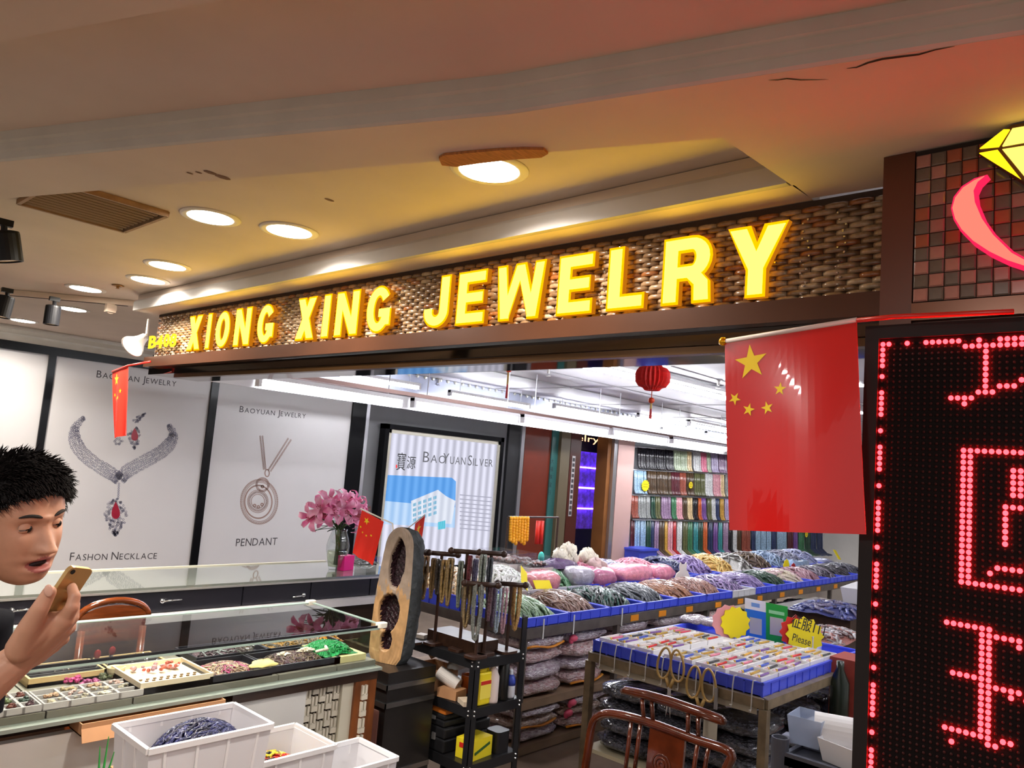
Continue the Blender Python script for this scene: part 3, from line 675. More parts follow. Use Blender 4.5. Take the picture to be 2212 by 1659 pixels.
for y in range(1045, 1078, 5): ringp(b, 257-(y-1045)*0.06, y, 2.4, 2.6, 1.2, 6)
leaf(249, 1078, 1158, 25, 190); leaf(290, 922, 970, 14, 70); leaf(255, 945, 962, 9, 14)
for i in range(40): k = rr.random(); ringp(b, 290+26*k+rr.uniform(-5, 5)*(1-k), 912-20*k+rr.uniform(-7, 7)*(1.05-k), 2, 2, 0.9, 6)
stuff(b.build('necklace_print', m_jewel, po1))
def drop(px, py, w, h, name):
    b = MB(); P = []
    for i in range(20):
        a = 2*PI*i/20; P.append(pt(px+w*1.15*math.sin(a)*abs(math.sin(a/2))**1.3, py-h*math.cos(a), 0.0006))
    b.add(P, [tuple(range(20))]); b.build(name, m_ruby, po1)
drop(250, 1102, 11, 19, 'ruby_print'); drop(291, 938, 9, 14, 'ruby_print')
b = MB()
for x0, y0, x1, y1 in ((562, 943, 570, 1016), (567, 943, 574, 1016), (622, 948, 578, 1018), (628, 951, 583, 1020)):
    n = 22
    for i in range(n): ringp(b, x0+(x1-x0)*i/n, y0+(y1-y0)*i/n, 1.9, 2.4, 1.2, 6)
ringp(b, 577, 1022, 6, 9, 2.5, 12)
for i in range(64): a = 2*PI*i/64; ringp(b, 560+38*math.cos(a), 1084+46*math.sin(a), 2.2, 2.2, 1.1, 6)
ringp(b, 560, 1084, 41, 49, 1.0, 48); ringp(b, 560, 1084, 35, 43, 1.2, 48); ringp(b, 558, 1084, 31, 37, 3.0, 40)
for i in range(36): a = 2*PI*i/36; ringp(b, 557+19*math.cos(a), 1083+20*math.sin(a), 2.4, 2.4, 1.2, 6)
ringp(b, 557, 1083, 23, 25, 1.2, 32); ringp(b, 557, 1083, 15, 16, 1.4, 24)
for i in range(22): a = 2*PI*i/22; ringp(b, 567+12*math.cos(a), 1047+13*math.sin(a), 2, 2, 1.1, 6)
ringp(b, 567, 1047, 15, 16, 1.2, 24)
for x, y in ((550, 1092), (558, 1095), (566, 1090), (567, 1051)): ringp(b, x, y, 4, 4, 2.6, 8)
stuff(b.build('pendant_print', m_rose, po2))

# ---------------------------------------------------------------- light box
LBY = WY-0.10
lx0, lx1 = at(833, 930, y=LBY).x, at(1089, 960, y=LBY).x; lz1 = at(960, 930, y=LBY).z; lz0 = 0.45
lb = thing('light_box', 'backlit advertising box with a blue photo of a building', 'light box', ((lx0+lx1)/2, WY, lz0))
b = MB(); w = 0.055
b.b2((lx0, LBY, lz0), (lx0+w, WY, lz1)); b.b2((lx1-w, LBY, lz0), (lx1, WY, lz1)); b.b2((lx0, LBY, lz1-w), (lx1, WY, lz1)); b.b2((lx0, LBY, lz0), (lx1, WY, lz0+w)); b.build('case', m_black, lb)
b = MB(); i0, i1, k0, k1 = lx0+w, lx1-w, lz0+w, lz1-w; g = 0.04
b.b2((i0, LBY+0.01, k0), (i0+g, LBY+0.05, k1)); b.b2((i1-g, LBY+0.01, k0), (i1, LBY+0.05, k1)); b.b2((i0, LBY+0.01, k1-g), (i1, LBY+0.05, k1)); b.build('inner_frame', mat('champagne_metal', srgb(200, 196, 180), 0.35, 0.4), lb)
def backlit(name, c1, c2, s, sc=9.0):
    if name in MATS: return MATS[name]
    mt = bpy.data.materials.new(name); mt.use_nodes = True; MATS[name] = mt; nt = mt.node_tree; nt.nodes.clear()
    o = nt.nodes.new('ShaderNodeOutputMaterial'); e = nt.nodes.new('ShaderNodeEmission'); e.inputs[1].default_value = s
    tc = nt.nodes.new('ShaderNodeTexCoord'); wv = nt.nodes.new('ShaderNodeTexWave'); wv.inputs['Scale'].default_value = sc; wv.bands_direction = 'X'
    mx = nt.nodes.new('ShaderNodeMixRGB'); mx.inputs[1].default_value = (*c1, 1); mx.inputs[2].default_value = (*c2, 1)
    nt.links.new(tc.outputs['Object'], wv.inputs['Vector']); nt.links.new(wv.outputs['Fac'], mx.inputs[0]); nt.links.new(mx.outputs[0], e.inputs[0]); nt.links.new(e.outputs[0], o.inputs[0]); return mt
b = MB(); b.b2((i0+g, LBY+0.03, k0), (i1-g, LBY+0.05, k1-g)); face = b.build('lit_face', backlit('lightbox_white', (0.50, 0.50, 0.60), (0.80, 0.80, 0.95), 0.42, 2.6), lb)
FY = LBY+0.029
def lp(px, py, d=0.0): return at(px, py, y=FY-d)
def lpoly(name, pts, mt, d=0.0): b = MB(); b.add([lp(x, y, d) for x, y in pts], [tuple(range(len(pts)))]); return b.build(name, mt, face)
lpoly('sky_print', [(834, 1026), (976, 1032), (985, 1040), (982, 1140), (828, 1132)], backlit('print_sky', (0.10, 0.32, 0.75), (0.16, 0.42, 0.88), 0.42, 2.6))
lpoly('haze_print', [(831, 1082), (984, 1096), (982, 1140), (828, 1132)], backlit('print_haze', (0.36, 0.56, 0.85), (0.55, 0.72, 0.95), 0.42, 2.6), 0.0004)
lpoly('building_print', [(888, 1082), (946, 1058), (964, 1072), (984, 1082), (975, 1132), (890, 1126)], backlit('print_building', (0.60, 0.64, 0.75), (0.78, 0.82, 0.92), 0.42, 2.6), 0.0008)
b = MB()
for i in range(5):
    for j in range(4):
        x = 892+i*11; y = 1088+j*11-i*3.8
        b.add([lp(x, y, 0.0012), lp(x+7, y-2.4, 0.0012), lp(x+7, y+4.4, 0.0012), lp(x, y+6.4, 0.0012)], [(0, 1, 2, 3)])
stuff(b.build('building_windows', backlit('print_glass', (0.20, 0.42, 0.60), (0.30, 0.55, 0.72), 0.42), face))
lpoly('gatehouse_print', [(946, 1128), (962, 1124), (962, 1142), (946, 1144)], backlit('print_teal', (0.10, 0.5, 0.65), (0.15, 0.6, 0.75), 0.42), 0.0012)
b = MB(); o = lp(913, 998); e = lp(1064, 1008); smallcaps(b, ('BAO',), o, (e-o).normalized(), EZZ, (lp(913, 974)-o).length, (lp(962, 1001)-o).length, 0.74)
smallcaps(b, ('YUAN',), lp(956, 1001), (e-o).normalized(), EZZ, (lp(913, 974)-o).length, (lp(1005, 1004)-lp(956, 1001)).length, 0.74)
smallcaps(b, ('SILVER',), lp(1010, 1005), (e-o).normalized(), EZZ, (lp(913, 974)-o).length, (e-lp(1010, 1005)).length, 0.74)
stuff(b.build('lettering', emis('print_text', (0.16, 0.16, 0.18), 0.42), face))
b = MB(); put_text(b, '寶', lp(856, 1012), EXX, EZZ, (lp(860, 978)-lp(860, 1008)).length, (lp(875, 1000)-lp(856, 1000)).length); put_text(b, '源', lp(878, 1010), EXX, EZZ, (lp(860, 986)-lp(860, 1008)).length, (lp(897, 1000)-lp(878, 1000)).length)
stuff(b.build('characters', emis('print_char', (0.05, 0.05, 0.05), 0.42), face))
lpoly('seal_print', [(855, 1004), (858, 1004), (858, 1011), (855, 1011)], emis('print_red', (0.6, 0.03, 0.03), 1), 0.0006)
b = MB()
for y in list(range(1070, 1150, 9)):
    o = lp(993, y); e = lp(1062, y+6); b.add([o, e, e+Vector((0, 0, 0.012)), o+Vector((0, 0, 0.012))], [(0, 1, 2, 3)])
stuff(b.build('small_print', emis('print_small', (0.40, 0.40, 0.50), 0.42), face))

# ---------------------------------------------------------------- shop fronts beyond the grey wall
def wallbox(name, pxa, pxb, py, y0, y1, mt, z0=0.0, z1=2.62, label=None):
    b = MB(); b.b2((at(pxa, py, y=y0).x, y0, z0), (at(pxb, py, y=y0).x, y1, z1)); return struct(b.build(name, mt), label)
m_rust = mat('rust_panel', srgb(112, 40, 20), 0.4, var=0.1, scale=3); m_gold = mat('gold_wood', srgb(140, 88, 44), 0.5, var=0.2, scale=3)
wallbox('trim_9', 1091, 1117, 1050, WY-0.02, WY+0.1, mat('charcoal', srgb(38, 38, 40), 0.4), label='charcoal pilaster right of the light box')
wallbox('trim_10', 1119, 1126, 1050, WY-0.04, WY+0.1, m_steel, label='slim steel upright')
wallbox('wall_rust', 1127, 1186, 1050, WY+0.05, WY+0.1, m_rust)
green = wallbox('wall_green', 1186, 1206, 1050, WY+0.03, WY+0.1, mat('green_panel', srgb(52, 104, 100), 0.4))
wallbox('trim_11', 1206, 1226, 1050, WY-0.02, WY+0.1, mat('olive_frame', srgb(104, 92, 70), 0.5))
rust2 = wallbox('wall_sticker', 1227, 1250, 1050, WY+0.0, WY+0.1, mat('dark_rust', srgb(76, 26, 14), 0.4))
wallbox('trim_12', 1308, 1322, 1050, WY+0.0, WY+0.2, m_gold)
wallbox('trim_13', 1322, 1331, 1050, WY-0.05, WY+0.1, m_steel)
wallbox('trim_14', 1331, 1366, 1050, WY-0.06, WY+0.2, mat('pink_pilaster', srgb(214, 176, 168), 0.4, var=0.05, scale=2), label='pale pink pilaster beside the bead wall')
b = MB()
for i, ch in enumerate('大福珠宝行'): put_text(b, ch, at(1190-i*1.6, 1000+i*17, y=WY+0.028), EXX, EZZ, 0.05, 0.06)
stuff(b.build('characters', mat('char_dark', (0.01, 0.03, 0.03), 0.5), green))
b = MB(); b.b2((at(1237, 1040, y=WY).x-0.05, WY-0.006, zw(1235, 1115)), (at(1237, 1040, y=WY).x+0.02, WY-0.001, zw(1240, 985))); b.build('sticker', mat('sticker_white', srgb(196, 190, 190), 0.5), rust2)
b = MB()
for i in range(11): b.b2((at(1237, 1040, y=WY).x-0.04, WY-0.008, zw(1235, 1112)+0.075*i), (at(1237, 1040, y=WY).x+0.01, WY-0.0062, zw(1235, 1112)+0.05+0.075*i))
stuff(b.build('sticker_text', m_print, rust2))
# purple lit recess with jewelry cabinets
py0 = WY+0.9; xa, xb = at(1250, 1050, y=WY).x, at(1309, 1050, y=WY).x
b = MB(); b.b2((xa-0.5, py0, 0), (xb+1.6, py0+0.05, 2.62)); struct(b.build('wall_purple_back', mat('deep_navy', srgb(20, 14, 40), 0.4)))
m_purp = mat('purple_lit_display', srgb(110, 70, 225), 0.2, var=0.8, scale=16, coat=0.4, emit=0.05, ecol=(0.3, 0.1, 0.9))  # purple shelf lighting painted into the display colour, plus a faint glow
for i, (ya, yb) in enumerate(((972, 1008), (1012, 1052), (1056, 1098), (1100, 1142))):
    za, zb = at(1270, ya, y=py0-0.2).z, at(1270, yb, y=py0-0.2).z; xl = at(1246, ya, y=py0-0.2).x-0.3; xr = at(1312, ya, y=py0-0.2).x+0.3
    t = thing('jewelry_cabinet', ('uppermost', 'second', 'third', 'lowest')[i]+' of the purple lit jewelry shelves seen through the doorway', 'display shelf', ((xl+xr)/2, py0-0.1, zb))
    b = MB(); b.b2((xl, py0-0.2, zb), (xr, py0-0.001, za)); b.build('display', m_purp, t)
    b = MB(); b.b2((xl, py0-0.23, za), (xr, py0-0.001, za+0.02)); b.build('light_strip', emis('purple_strip', (0.32, 0.16, 1.0), 5.0), t)
b = MB(); b.b2((xa-0.3, WY+0.302, 2.03), (xb+0.5, WY+0.34, 2.62)); struct(b.build('wall_doorhead', mat('deep_navy')))
b = MB(); put_text(b, 'elry', at(1246, 951, y=WY+0.3), EXX, EZZ, 0.10, (at(1294, 953, y=WY+0.3)-at(1246, 953, y=WY+0.3)).length); tag(stuff(b.build('neon_lettering', emis('warm_neon', (1.0, 0.5, 0.25), 1.0))), 'warm glowing lettering above the purple shelves', 'neon sign')

# ---------------------------------------------------------------- hanging bead strands on the far wall
bead_cols = {'black': (34, 32, 38), 'sage': (178, 190, 162), 'brown': (82, 62, 42), 'maroon': (90, 34, 44), 'paleblue': (160, 190, 214), 'grey': (150, 152, 150), 'mauve': (156, 128, 158), 'green': (64, 122, 84),
             'pink': (222, 162, 172), 'white': (220, 220, 220), 'navy': (44, 58, 96), 'orange': (206, 100, 50), 'teal': (60, 146, 150), 'purple': (120, 80, 150), 'rust': (150, 78, 62), 'olive': (96, 98, 62), 'cream': (222, 196, 150),
             'darkgreen': (40, 76, 60), 'red': (190, 40, 44), 'lilac': (184, 170, 204), 'hotpink': (230, 120, 150), 'gold': (206, 160, 70)}
def bm(n): return mat('beads_'+n, srgb(*bead_cols[n]), 0.22, var=0.35, scale=55, coat=0.5)
def strand_mesh(w, h, kick, seed):
    r_ = random.Random(seed); b = MB(); k = max(2, int(w/0.03))
    for i in range(k):
        x = -w/2+w*(i+0.5)/k; j = r_.uniform(-0.01, 0.01); d = r_.uniform(0, 0.02)
        path = [(x, 0.03+0, 0), (x, -0.02-d, -0.01), (x+j, -0.03-d, -h*0.4), (x+j, -0.04-d, -h*0.8), (x+j+kick*0.4, -0.06-d-abs(kick)*0.5, -h*0.95), (x+j+kick, -0.08-d-abs(kick), -h*(1.0-r_.uniform(0, 0.02)))]
        b.tube(path, [0.012, 0.016, 0.017, 0.018, 0.018, 0.014], 5)
    return b
SMESH = {}
def strand(cn, x, z, w, h, kick, label, y=WY+0.07):
    w = round(w, 2); key = (w, round(h, 2), kick, rnd.randrange(2))
    if key not in SMESH:
        b = strand_mesh(w, h, kick, key[3]); me = bpy.data.meshes.new('bead_bundle'); me.from_pydata([tuple(p) for p in b.v], [], b.f); me.polygons.foreach_set('use_smooth', [True]*len(b.f)); SMESH[key] = me; me.materials.append(None)
    o = bpy.data.objects.new('bead_bundle', SMESH[key]); COL.objects.link(o); o.location = (x, y, z)
    o.material_slots[0].link = 'OBJECT'; o.material_slots[0].material = bm(cn)
    tag(o, label, 'bead strands', 'hanging bead strands on the far wall')
rowname = ('top', 'second', 'third', 'bottom')
rows_ = [  # list of (left px, right px, colour) per row, top y at px 1370 and 1570, bottom likewise
    ((966, 982), (1012, 1022), [(1378, 1398, 'black'), (1398, 1418, 'black'), (1418, 1438, 'black'), (1438, 1454, 'black'), (1456, 1484, 'sage'), (1485, 1494, 'cream'), (1498, 1513, 'white'), (1514, 1526, 'hotpink'), (1527, 1534, 'sage'), (1536, 1552, 'lilac'), (1553, 1570, 'mauve'), (1572, 1600, 'purple')]),
    ((1016, 1026), (1066, 1073), [(1370, 1396, 'paleblue'), (1398, 1424, 'brown'), (1424, 1450, 'brown'), (1450, 1468, 'maroon'), (1469, 1482, 'rust'), (1484, 1498, 'brown'), (1500, 1524, 'olive'), (1524, 1540, 'white'), (1541, 1556, 'pink'), (1556, 1566, 'cream'), (1567, 1590, 'grey')]),
    ((1071, 1078), (1119, 1124), [(1364, 1378, 'rust'), (1379, 1406, 'grey'), (1407, 1415, 'darkgreen'), (1416, 1428, 'olive'), (1429, 1450, 'mauve'), (1451, 1461, 'green'), (1461, 1475, 'pink'), (1476, 1484, 'brown'), (1485, 1496, 'cream'), (1497, 1508, 'black'), (1509, 1515, 'orange'), (1515, 1526, 'purple'), (1528, 1537, 'olive'), (1537, 1545, 'white'), (1546, 1555, 'navy'), (1556, 1565, 'gold'), (1566, 1580, 'lilac')]),
    ((1124, 1129), (1204, 1201), [(1364, 1371, 'maroon'), (1372, 1383, 'paleblue'), (1384, 1395, 'paleblue'), (1397, 1406, 'darkgreen'), (1407, 1414, 'navy'), (1415, 1424, 'mauve'), (1425, 1436, 'brown'), (1437, 1443, 'gold'), (1444, 1454, 'pink'), (1455, 1462, 'red'), (1463, 1474, 'white'), (1476, 1486, 'olive'), (1487, 1498, 'green'), (1499, 1508, 'teal'), (1509, 1519, 'darkgreen'), (1520, 1530, 'orange'),
        (1531, 1541, 'navy'), (1542, 1552, 'purple'), (1553, 1562, 'teal'), (1563, 1573, 'mauve'), (1575, 1583, 'black'), (1584, 1592, 'white'), (1593, 1602, 'brown'), (1603, 1622, 'rust'), (1624, 1632, 'navy'), (1633, 1644, 'paleblue'), (1645, 1656, 'paleblue'), (1657, 1667, 'paleblue'), (1668, 1678, 'navy'), (1679, 1690, 'paleblue'), (1691, 1700, 'paleblue'), (1702, 1714, 'maroon'), (1715, 1724, 'purple'), (1726, 1738, 'green'), (1740, 1750, 'darkgreen'), (1752, 1764, 'navy'), (1766, 1778, 'navy')])]
cnt = {}
for ri, (tp, bt, L) in enumerate(rows_):
    per = {}
    for a, c, cn in L: per[cn] = per.get(cn, 0)+1
    seen = {}
    for a, c, cn in L:
        k = ((a+c)/2-1370)/200; ty = tp[0]+(tp[1]-tp[0])*k; by = bt[0]+(bt[1]-bt[0])*k; Yb = WY+0.03
        p, q = at(a, ty, y=Yb), at(c, ty, y=Yb); z1 = at((a+c)/2, ty, y=Yb).z; z0 = at((a+c)/2, by, y=Yb).z
        seen[cn] = seen.get(cn, 0)+1
        nm = {'paleblue': 'pale blue', 'darkgreen': 'dark green', 'hotpink': 'hot pink'}.get(cn, cn)
        lab = '%s bead strands hanging in the %s row of the far wall' % (nm, rowname[ri])
        if per[cn] > 1: lab = '%s bead strands, %s of that colour in the %s wall row' % (nm, ('first', 'second', 'third', 'fourth', 'fifth', 'sixth', 'seventh')[seen[cn]-1], rowname[ri])
        strand(cn, (p.x+q.x)/2, z1, max(0.05, (q.x-p.x)*0.97), z1-z0, 0.14 if ri == 3 else 0.0, lab)
for ri, (ty, k) in enumerate(((966, 982), (1016, 1026), (1071, 1078), (1124, 1129))):
    a = at(1366, ty, y=WY+0.06); c = at(1790, ty+(k-ty)*2.1, y=WY+0.06)
    b = MB(); b.tube([a+Vector((0, 0, 0.01)), c+Vector((0, 0, 0.01))], 0.014, 8); tag(b.build('display_rail', m_steel, None, True), 'steel rail carrying the %s row of bead strands' % rowname[ri], 'rail')
# shelf under the bottom row, blue bin, price notes
a, c = at(1362, 1212, y=WY-0.28), at(1640, 1192, y=WY-0.28)
b = MB(); b.b2((a.x, WY-0.34, 0.80*0+a.z-0.06), (16.3, WY+0.09, a.z)); tag(b.build('wall_shelf', mat('shelf_brown', srgb(110, 80, 60), 0.5)), 'long brown shelf under the bottom row of bead strands', 'shelf')
b = MB(); p = at(1385, 1203, y=WY-0.2); b.box((p.x, WY-0.17, a.z+0.075), (0.5, 0.3, 0.14)); b.box((p.x, WY-0.17, a.z+0.16), (0.54, 0.34, 0.03)); tag(b.build('plastic_bin', mat('blue_plastic', srgb(72, 88, 222), 0.35, var=0.06, scale=5)), 'small blue plastic bin at the end of the wall shelf', 'bin')
def burst(b, c, ex, ez, R, n=14, th=0.004, k=0.84, sx=1.0):
    c = Vector(c); ex = Vector(ex); ez = Vector(ez); N = ex.cross(ez).normalized()*th
    P = [c+ex*(R*sx*(1 if i % 2 else k)*math.cos(2*PI*i/(2*n)))+ez*(R*(1 if i % 2 else k)*math.sin(2*PI*i/(2*n))) for i in range(2*n)]; m_ = len(P)
    b.add(P+[p+N for p in P], [tuple(range(m_)), tuple(range(2*m_-1, m_-1, -1))]+[(i, i+m_, (i+1) % m_+m_, (i+1) % m_) for i in range(m_)])
m_yel = mat('note_yellow', srgb(250, 226, 20), 0.6); m_ink = mat('note_ink', (0.02, 0.02, 0.02), 0.6)
for px, py, r_, lab in ((1394, 1049, 0.095, 'yellow burst price note on the pale blue strands'), (1492, 1048, 0.06, 'yellow burst price note on the dark brown strands'), (1742, 1154, 0.07, 'yellow price note on the dark green strands beside the red flag')):
    p = at(px, py, y=WY-0.03); b = MB(); burst(b, p, EXX, EZZ, r_, sx=1.2); t = tag(b.build('price_note', m_yel), lab, 'price note')
    b = MB()
    for j in range(2): b.tube([Vector(p)+Vector((-r_*0.7+r_*0.2*i, -0.004, 0.015-0.04*j+(0.012 if i % 2 else 0))) for i in range(8)], 0.003, 4)
    b.build('scribble', m_ink, t)

# ---------------------------------------------------------------- fluorescent tubes
m_tube = emis('tube_light', (0.93, 0.95, 1.0), 25.0); m_batten = mat('batten_white', srgb(214, 212, 214), 0.4)
def tubelight(p, q, label, r=0.02, hang=0.05, bw=0.05, back=True, grp='fluorescent tubes'):
    p, q = Vector(p), Vector(q); d = (q-p).normalized(); t = thing('tube_light', label, 'tube light', (p+q)/2, grp)
    b = MB(); b.tube([p+d*0.03, q-d*0.03], r, 12); b.build('tube', m_tube, t, True)
    b = MB(); b.bar(p+Vector((0, 0, hang)), q+Vector((0, 0, hang)), bw, 0.03); b.build('batten', m_batten, t)
    for k in (0.12, 0.88): e = p+(q-p)*k; b = MB(); b.tube([e+Vector((0, 0, hang)), Vector((e.x, e.y, 2.599))], 0.004, 6); b.build('hanger', m_steel, t)
    for e in (p+d*0.012, q-d*0.012): b = MB(); b.box(e+Vector((0, 0, hang*0.4)), (0.024, r*2.2, hang+0.03)); b.build('lamp_holder', m_batten, t)
YT = 4.8
for i, (a, c) in enumerate(((((555, 828)), (870, 872)), ((890, 874), (1118, 905)), ((1128, 906), (1312, 930)), ((1320, 931), (1440, 947)), ((1450, 949), (1568, 966)))):
    p, q = at(*a, y=YT), at(*c, y=YT); p.z = q.z = 2.128+0.007*i
    tubelight(p, q, ('first', 'second', 'third', 'fourth', 'fifth')[i]+' tube of the long bright row below the grey beam, from the posters', 0.024)
b = MB(); a, c = at(520, 812, y=YT+0.05), at(1600, 960, y=YT+0.05); b.b2((a.x, YT-0.01, 2.205), (c.x+1.0, YT+0.16, 2.235)); tag(b.build('lamp_rail', mat('rail_redbrown', srgb(120, 92, 86), 0.35, 0.4)), 'reddish metal rail above the long bright tube row', 'rail')
b = MB(); b.b2((a.x-0.2, YT+0.04, 2.10), (c.x+1.0, YT+0.055, 2.2)); tag(b.build('lamp_board', m_batten), 'white reflector board behind the long bright tube row', 'board')
for i, (a, c) in enumerate((((710, 803), (906, 839)), ((970, 853), (1143, 878)), ((1196, 882), (1336, 900)), ((1378, 900), (1482, 915)), ((1428, 931), (1505, 940)), ((1525, 938), (1570, 944)))):
    p, q = at(*a, y=6.0), at(*c, y=6.0); q.z = p.z = (p.z+q.z)/2
    tubelight(p, q, ('first', 'second', 'third', 'fourth', 'fifth', 'sixth')[i]+' tube of the upper row in front of the grey beam, from the posters', 0.022, 0.03, 0.04)
p, q = at(1213, 778, z=2.5), at(1400, 822, z=2.5); tubelight(p, q, 'big ceiling tube on the poster side of the red lantern', 0.022, 0.06, 0.10)
p, q = at(1410, 824, z=2.5), at(1568, 861, z=2.5); tubelight(p, q, 'big ceiling tube between the red lantern and the hanging flag', 0.022, 0.06, 0.10)
for i, y in enumerate((1.2, 0.1)):
    for x, wh in ((3.4, 'the wooden chair'), (5.4, 'the far end of the pen table'), (8.0, 'the deep right corner of the shop')): tubelight((x, y, 2.5), (x+1.2, y, 2.5), 'ceiling tube above %s, %s the right wall' % (wh, ('away from', 'next to')[i]), 0.022, 0.06, 0.10)
for i, x in enumerate((9.6, 11.4, 13.2, 15.0)): tubelight((x, 5.5, 2.5), (x+1.2, 5.5, 2.5), ('first', 'second', 'third', 'fourth')[i]+' ceiling tube in front of the bead wall', 0.022, 0.06, 0.10)
for px, py, r_ in ((1493, 920, 0.07), (1858, 833, 0.07), (1858, 893, 0.06)):
    p = at(px, py, z=2.59); b = MB(); b.lathe([(0.0001, 0), (r_*1.3, 0), (r_*1.3, 0.008), (0.0001, 0.008)], 20, p); tag(b.build('round_lamp', emis('round_lamp_white', (1, 1, 1), 8)), {1493: 'small round ceiling lamp near the end of the tube rows', 1858: 'small round lamp glimpsed between the flag and the display, %s one' % ('upper' if py < 860 else 'lower')}[px], 'lamp')
# ceiling grid lines, glossy blue grey beam with a lace edge
b = MB(); b.b2((3.6, 6.28, 2.30), (16, 6.5, 2.595)); struct(b.build('beam_glossy', mat('beam_bluegrey', srgb(150, 154, 172), 0.22, var=0.08, scale=3)), 'glossy blue grey ceiling beam')
b = MB(); N = 90
for i in range(N): b.ball((4.5+i*0.11, 6.27, 2.585), 0.02, 6, 4)
stuff(b.build('lace_trim', mat('tinsel', srgb(176, 176, 170), 0.3, 0.5))); bpy.data.objects['lace_trim']['label'] = 'silvery lace edging along the grey ceiling beam'; bpy.data.objects['lace_trim']['category'] = 'trim'
b = MB()
for y in (2.6, 3.2, 3.9, 4.5, 5.1): b.b2((1.9, y, 2.592), (16, y+0.025, 2.60))
for x in (4.0, 5.2, 6.4, 8.0, 9.6): b.b2((x, 0, 2.592), (x+0.025, 6.2, 2.60))
struct(b.build('ceiling_grid', mat('grid_grey', srgb(150, 148, 152), 0.5)))
# lantern and ornaments
def lantern(px, py, z, R, label):
    p = at(px, py, z=z); t = thing('paper_lantern', label, 'lantern', p)
    b = MB(); n = 24; prof = [(0.30, 0.86), (0.42, 0.90), (0.55, 0.72), (0.80, 0.62), (0.97, 0.32), (1.0, 0.0), (0.97, -0.32), (0.80, -0.62), (0.55, -0.72), (0.42, -0.90), (0.30, -0.86)]
    vs = []
    for r_, zz in prof:
        for k in range(n*2):
            a = PI*k/n; q = r_*R*(1.0 if k % 2 else 0.86); vs.append((p.x+q*math.cos(a), p.y+q*math.sin(a), p.z+zz*R*0.84))
    m_ = 2*n; b.add(vs, [(i*m_+k, i*m_+(k+1) % m_, (i+1)*m_+(k+1) % m_, (i+1)*m_+k) for i in range(len(prof)-1) for k in range(m_)]+[tuple(range(m_)), tuple(range(len(vs)-1, len(vs)-m_-1, -1))])
    b.build('honeycomb_body', mat('lantern_red', srgb(206, 26, 22), 0.6, var=0.1, scale=40), t)
    b = MB(); b.tube([p+Vector((0, 0, R*0.75)), Vector((p.x, p.y, 2.595))], 0.003, 6); b.build('string', mat('string_red', srgb(150, 40, 36), 0.7), t)
    b = MB(); b.tube([p+Vector((0, 0, -R*0.75)), p+Vector((0, 0, -R*1.2))], 0.003, 6); b.ball(p+Vector((0, 0, -R*1.32)), R*0.19, 10, 8, (1, 1, 0.9)); b.build('knot', mat('knot_redgold', srgb(190, 60, 26), 0.5), t, True)
    b = MB(); b.tube([p+Vector((0, 0, -R*1.45)), p+Vector((0, 0, -R*1.8))], R*0.06, 8); b.build('gold_band', mat('band_gold', srgb(190, 150, 70), 0.5), t)
    b = MB(); b.tube([p+Vector((0, 0, -R*1.8)), p+Vector((0, 0, -R*2.35))], [R*0.05, R*0.09], 8); b.build('tassel', mat('tassel_red', srgb(180, 40, 40), 0.7), t)
lantern(1410, 815, 2.30, 0.105, 'red honeycomb paper lantern hanging from the shop ceiling')
p = at(1099, 794, z=2.34); t = thing('hanging_ornament', 'small red and gold knot ornament with a thin tassel under the sign', 'ornament', p)
b = MB(); b.ball(p, 0.03, 10, 8, (1, 0.6, 1.1)); b.build('knot', MATS['knot_redgold'], t, True)
b = MB(); b.tube([p, Vector((p.x, p.y, 2.595))], 0.0025, 6); b.build('string', MATS['string_red'], t)
b = MB(); b.tube([p+Vector((0, 0, -0.02)), p+Vector((0, 0, -0.11))], 0.006, 6); b.build('gold_band', MATS['band_gold'], t)
b = MB(); b.tube([p+Vector((0, 0, -0.11)), p+Vector((0, 0, -0.20))], [0.005, 0.008], 6); b.build('tassel', MATS['tassel_red'], t)
for px, py, lab in ((1185, 800, 'pendent sprinkler head on the shop ceiling near the knot ornament'), (948, 822, 'pendent sprinkler head between the first two upper tubes'), (1552, 826, 'pendent sprinkler head beside the hanging flag')):
    p = at(px, py, z=2.575); t = thing('fire_sprinkler', lab, 'sprinkler', p, 'shop ceiling sprinklers')
    b = MB(); b.lathe([(0.035, 0.0), (0.035, -0.008), (0.014, -0.012), (0.012, -0.05), (0.0, -0.05)], 14, p+Vector((0, 0, 0.022))); b.build('body', mat('sprinkler_metal', (0.3, 0.28, 0.27), 0.4, 0.8), t)
    b = MB(); b.lathe([(0.022, -0.07), (0.022, -0.074), (0.0, -0.074)], 12, p+Vector((0, 0, 0.022))); b.tube([p+Vector((0.012, 0, -0.025)), p+Vector((0.004, 0, -0.052))], 0.002, 5); b.build('deflector', MATS['sprinkler_metal'], t)
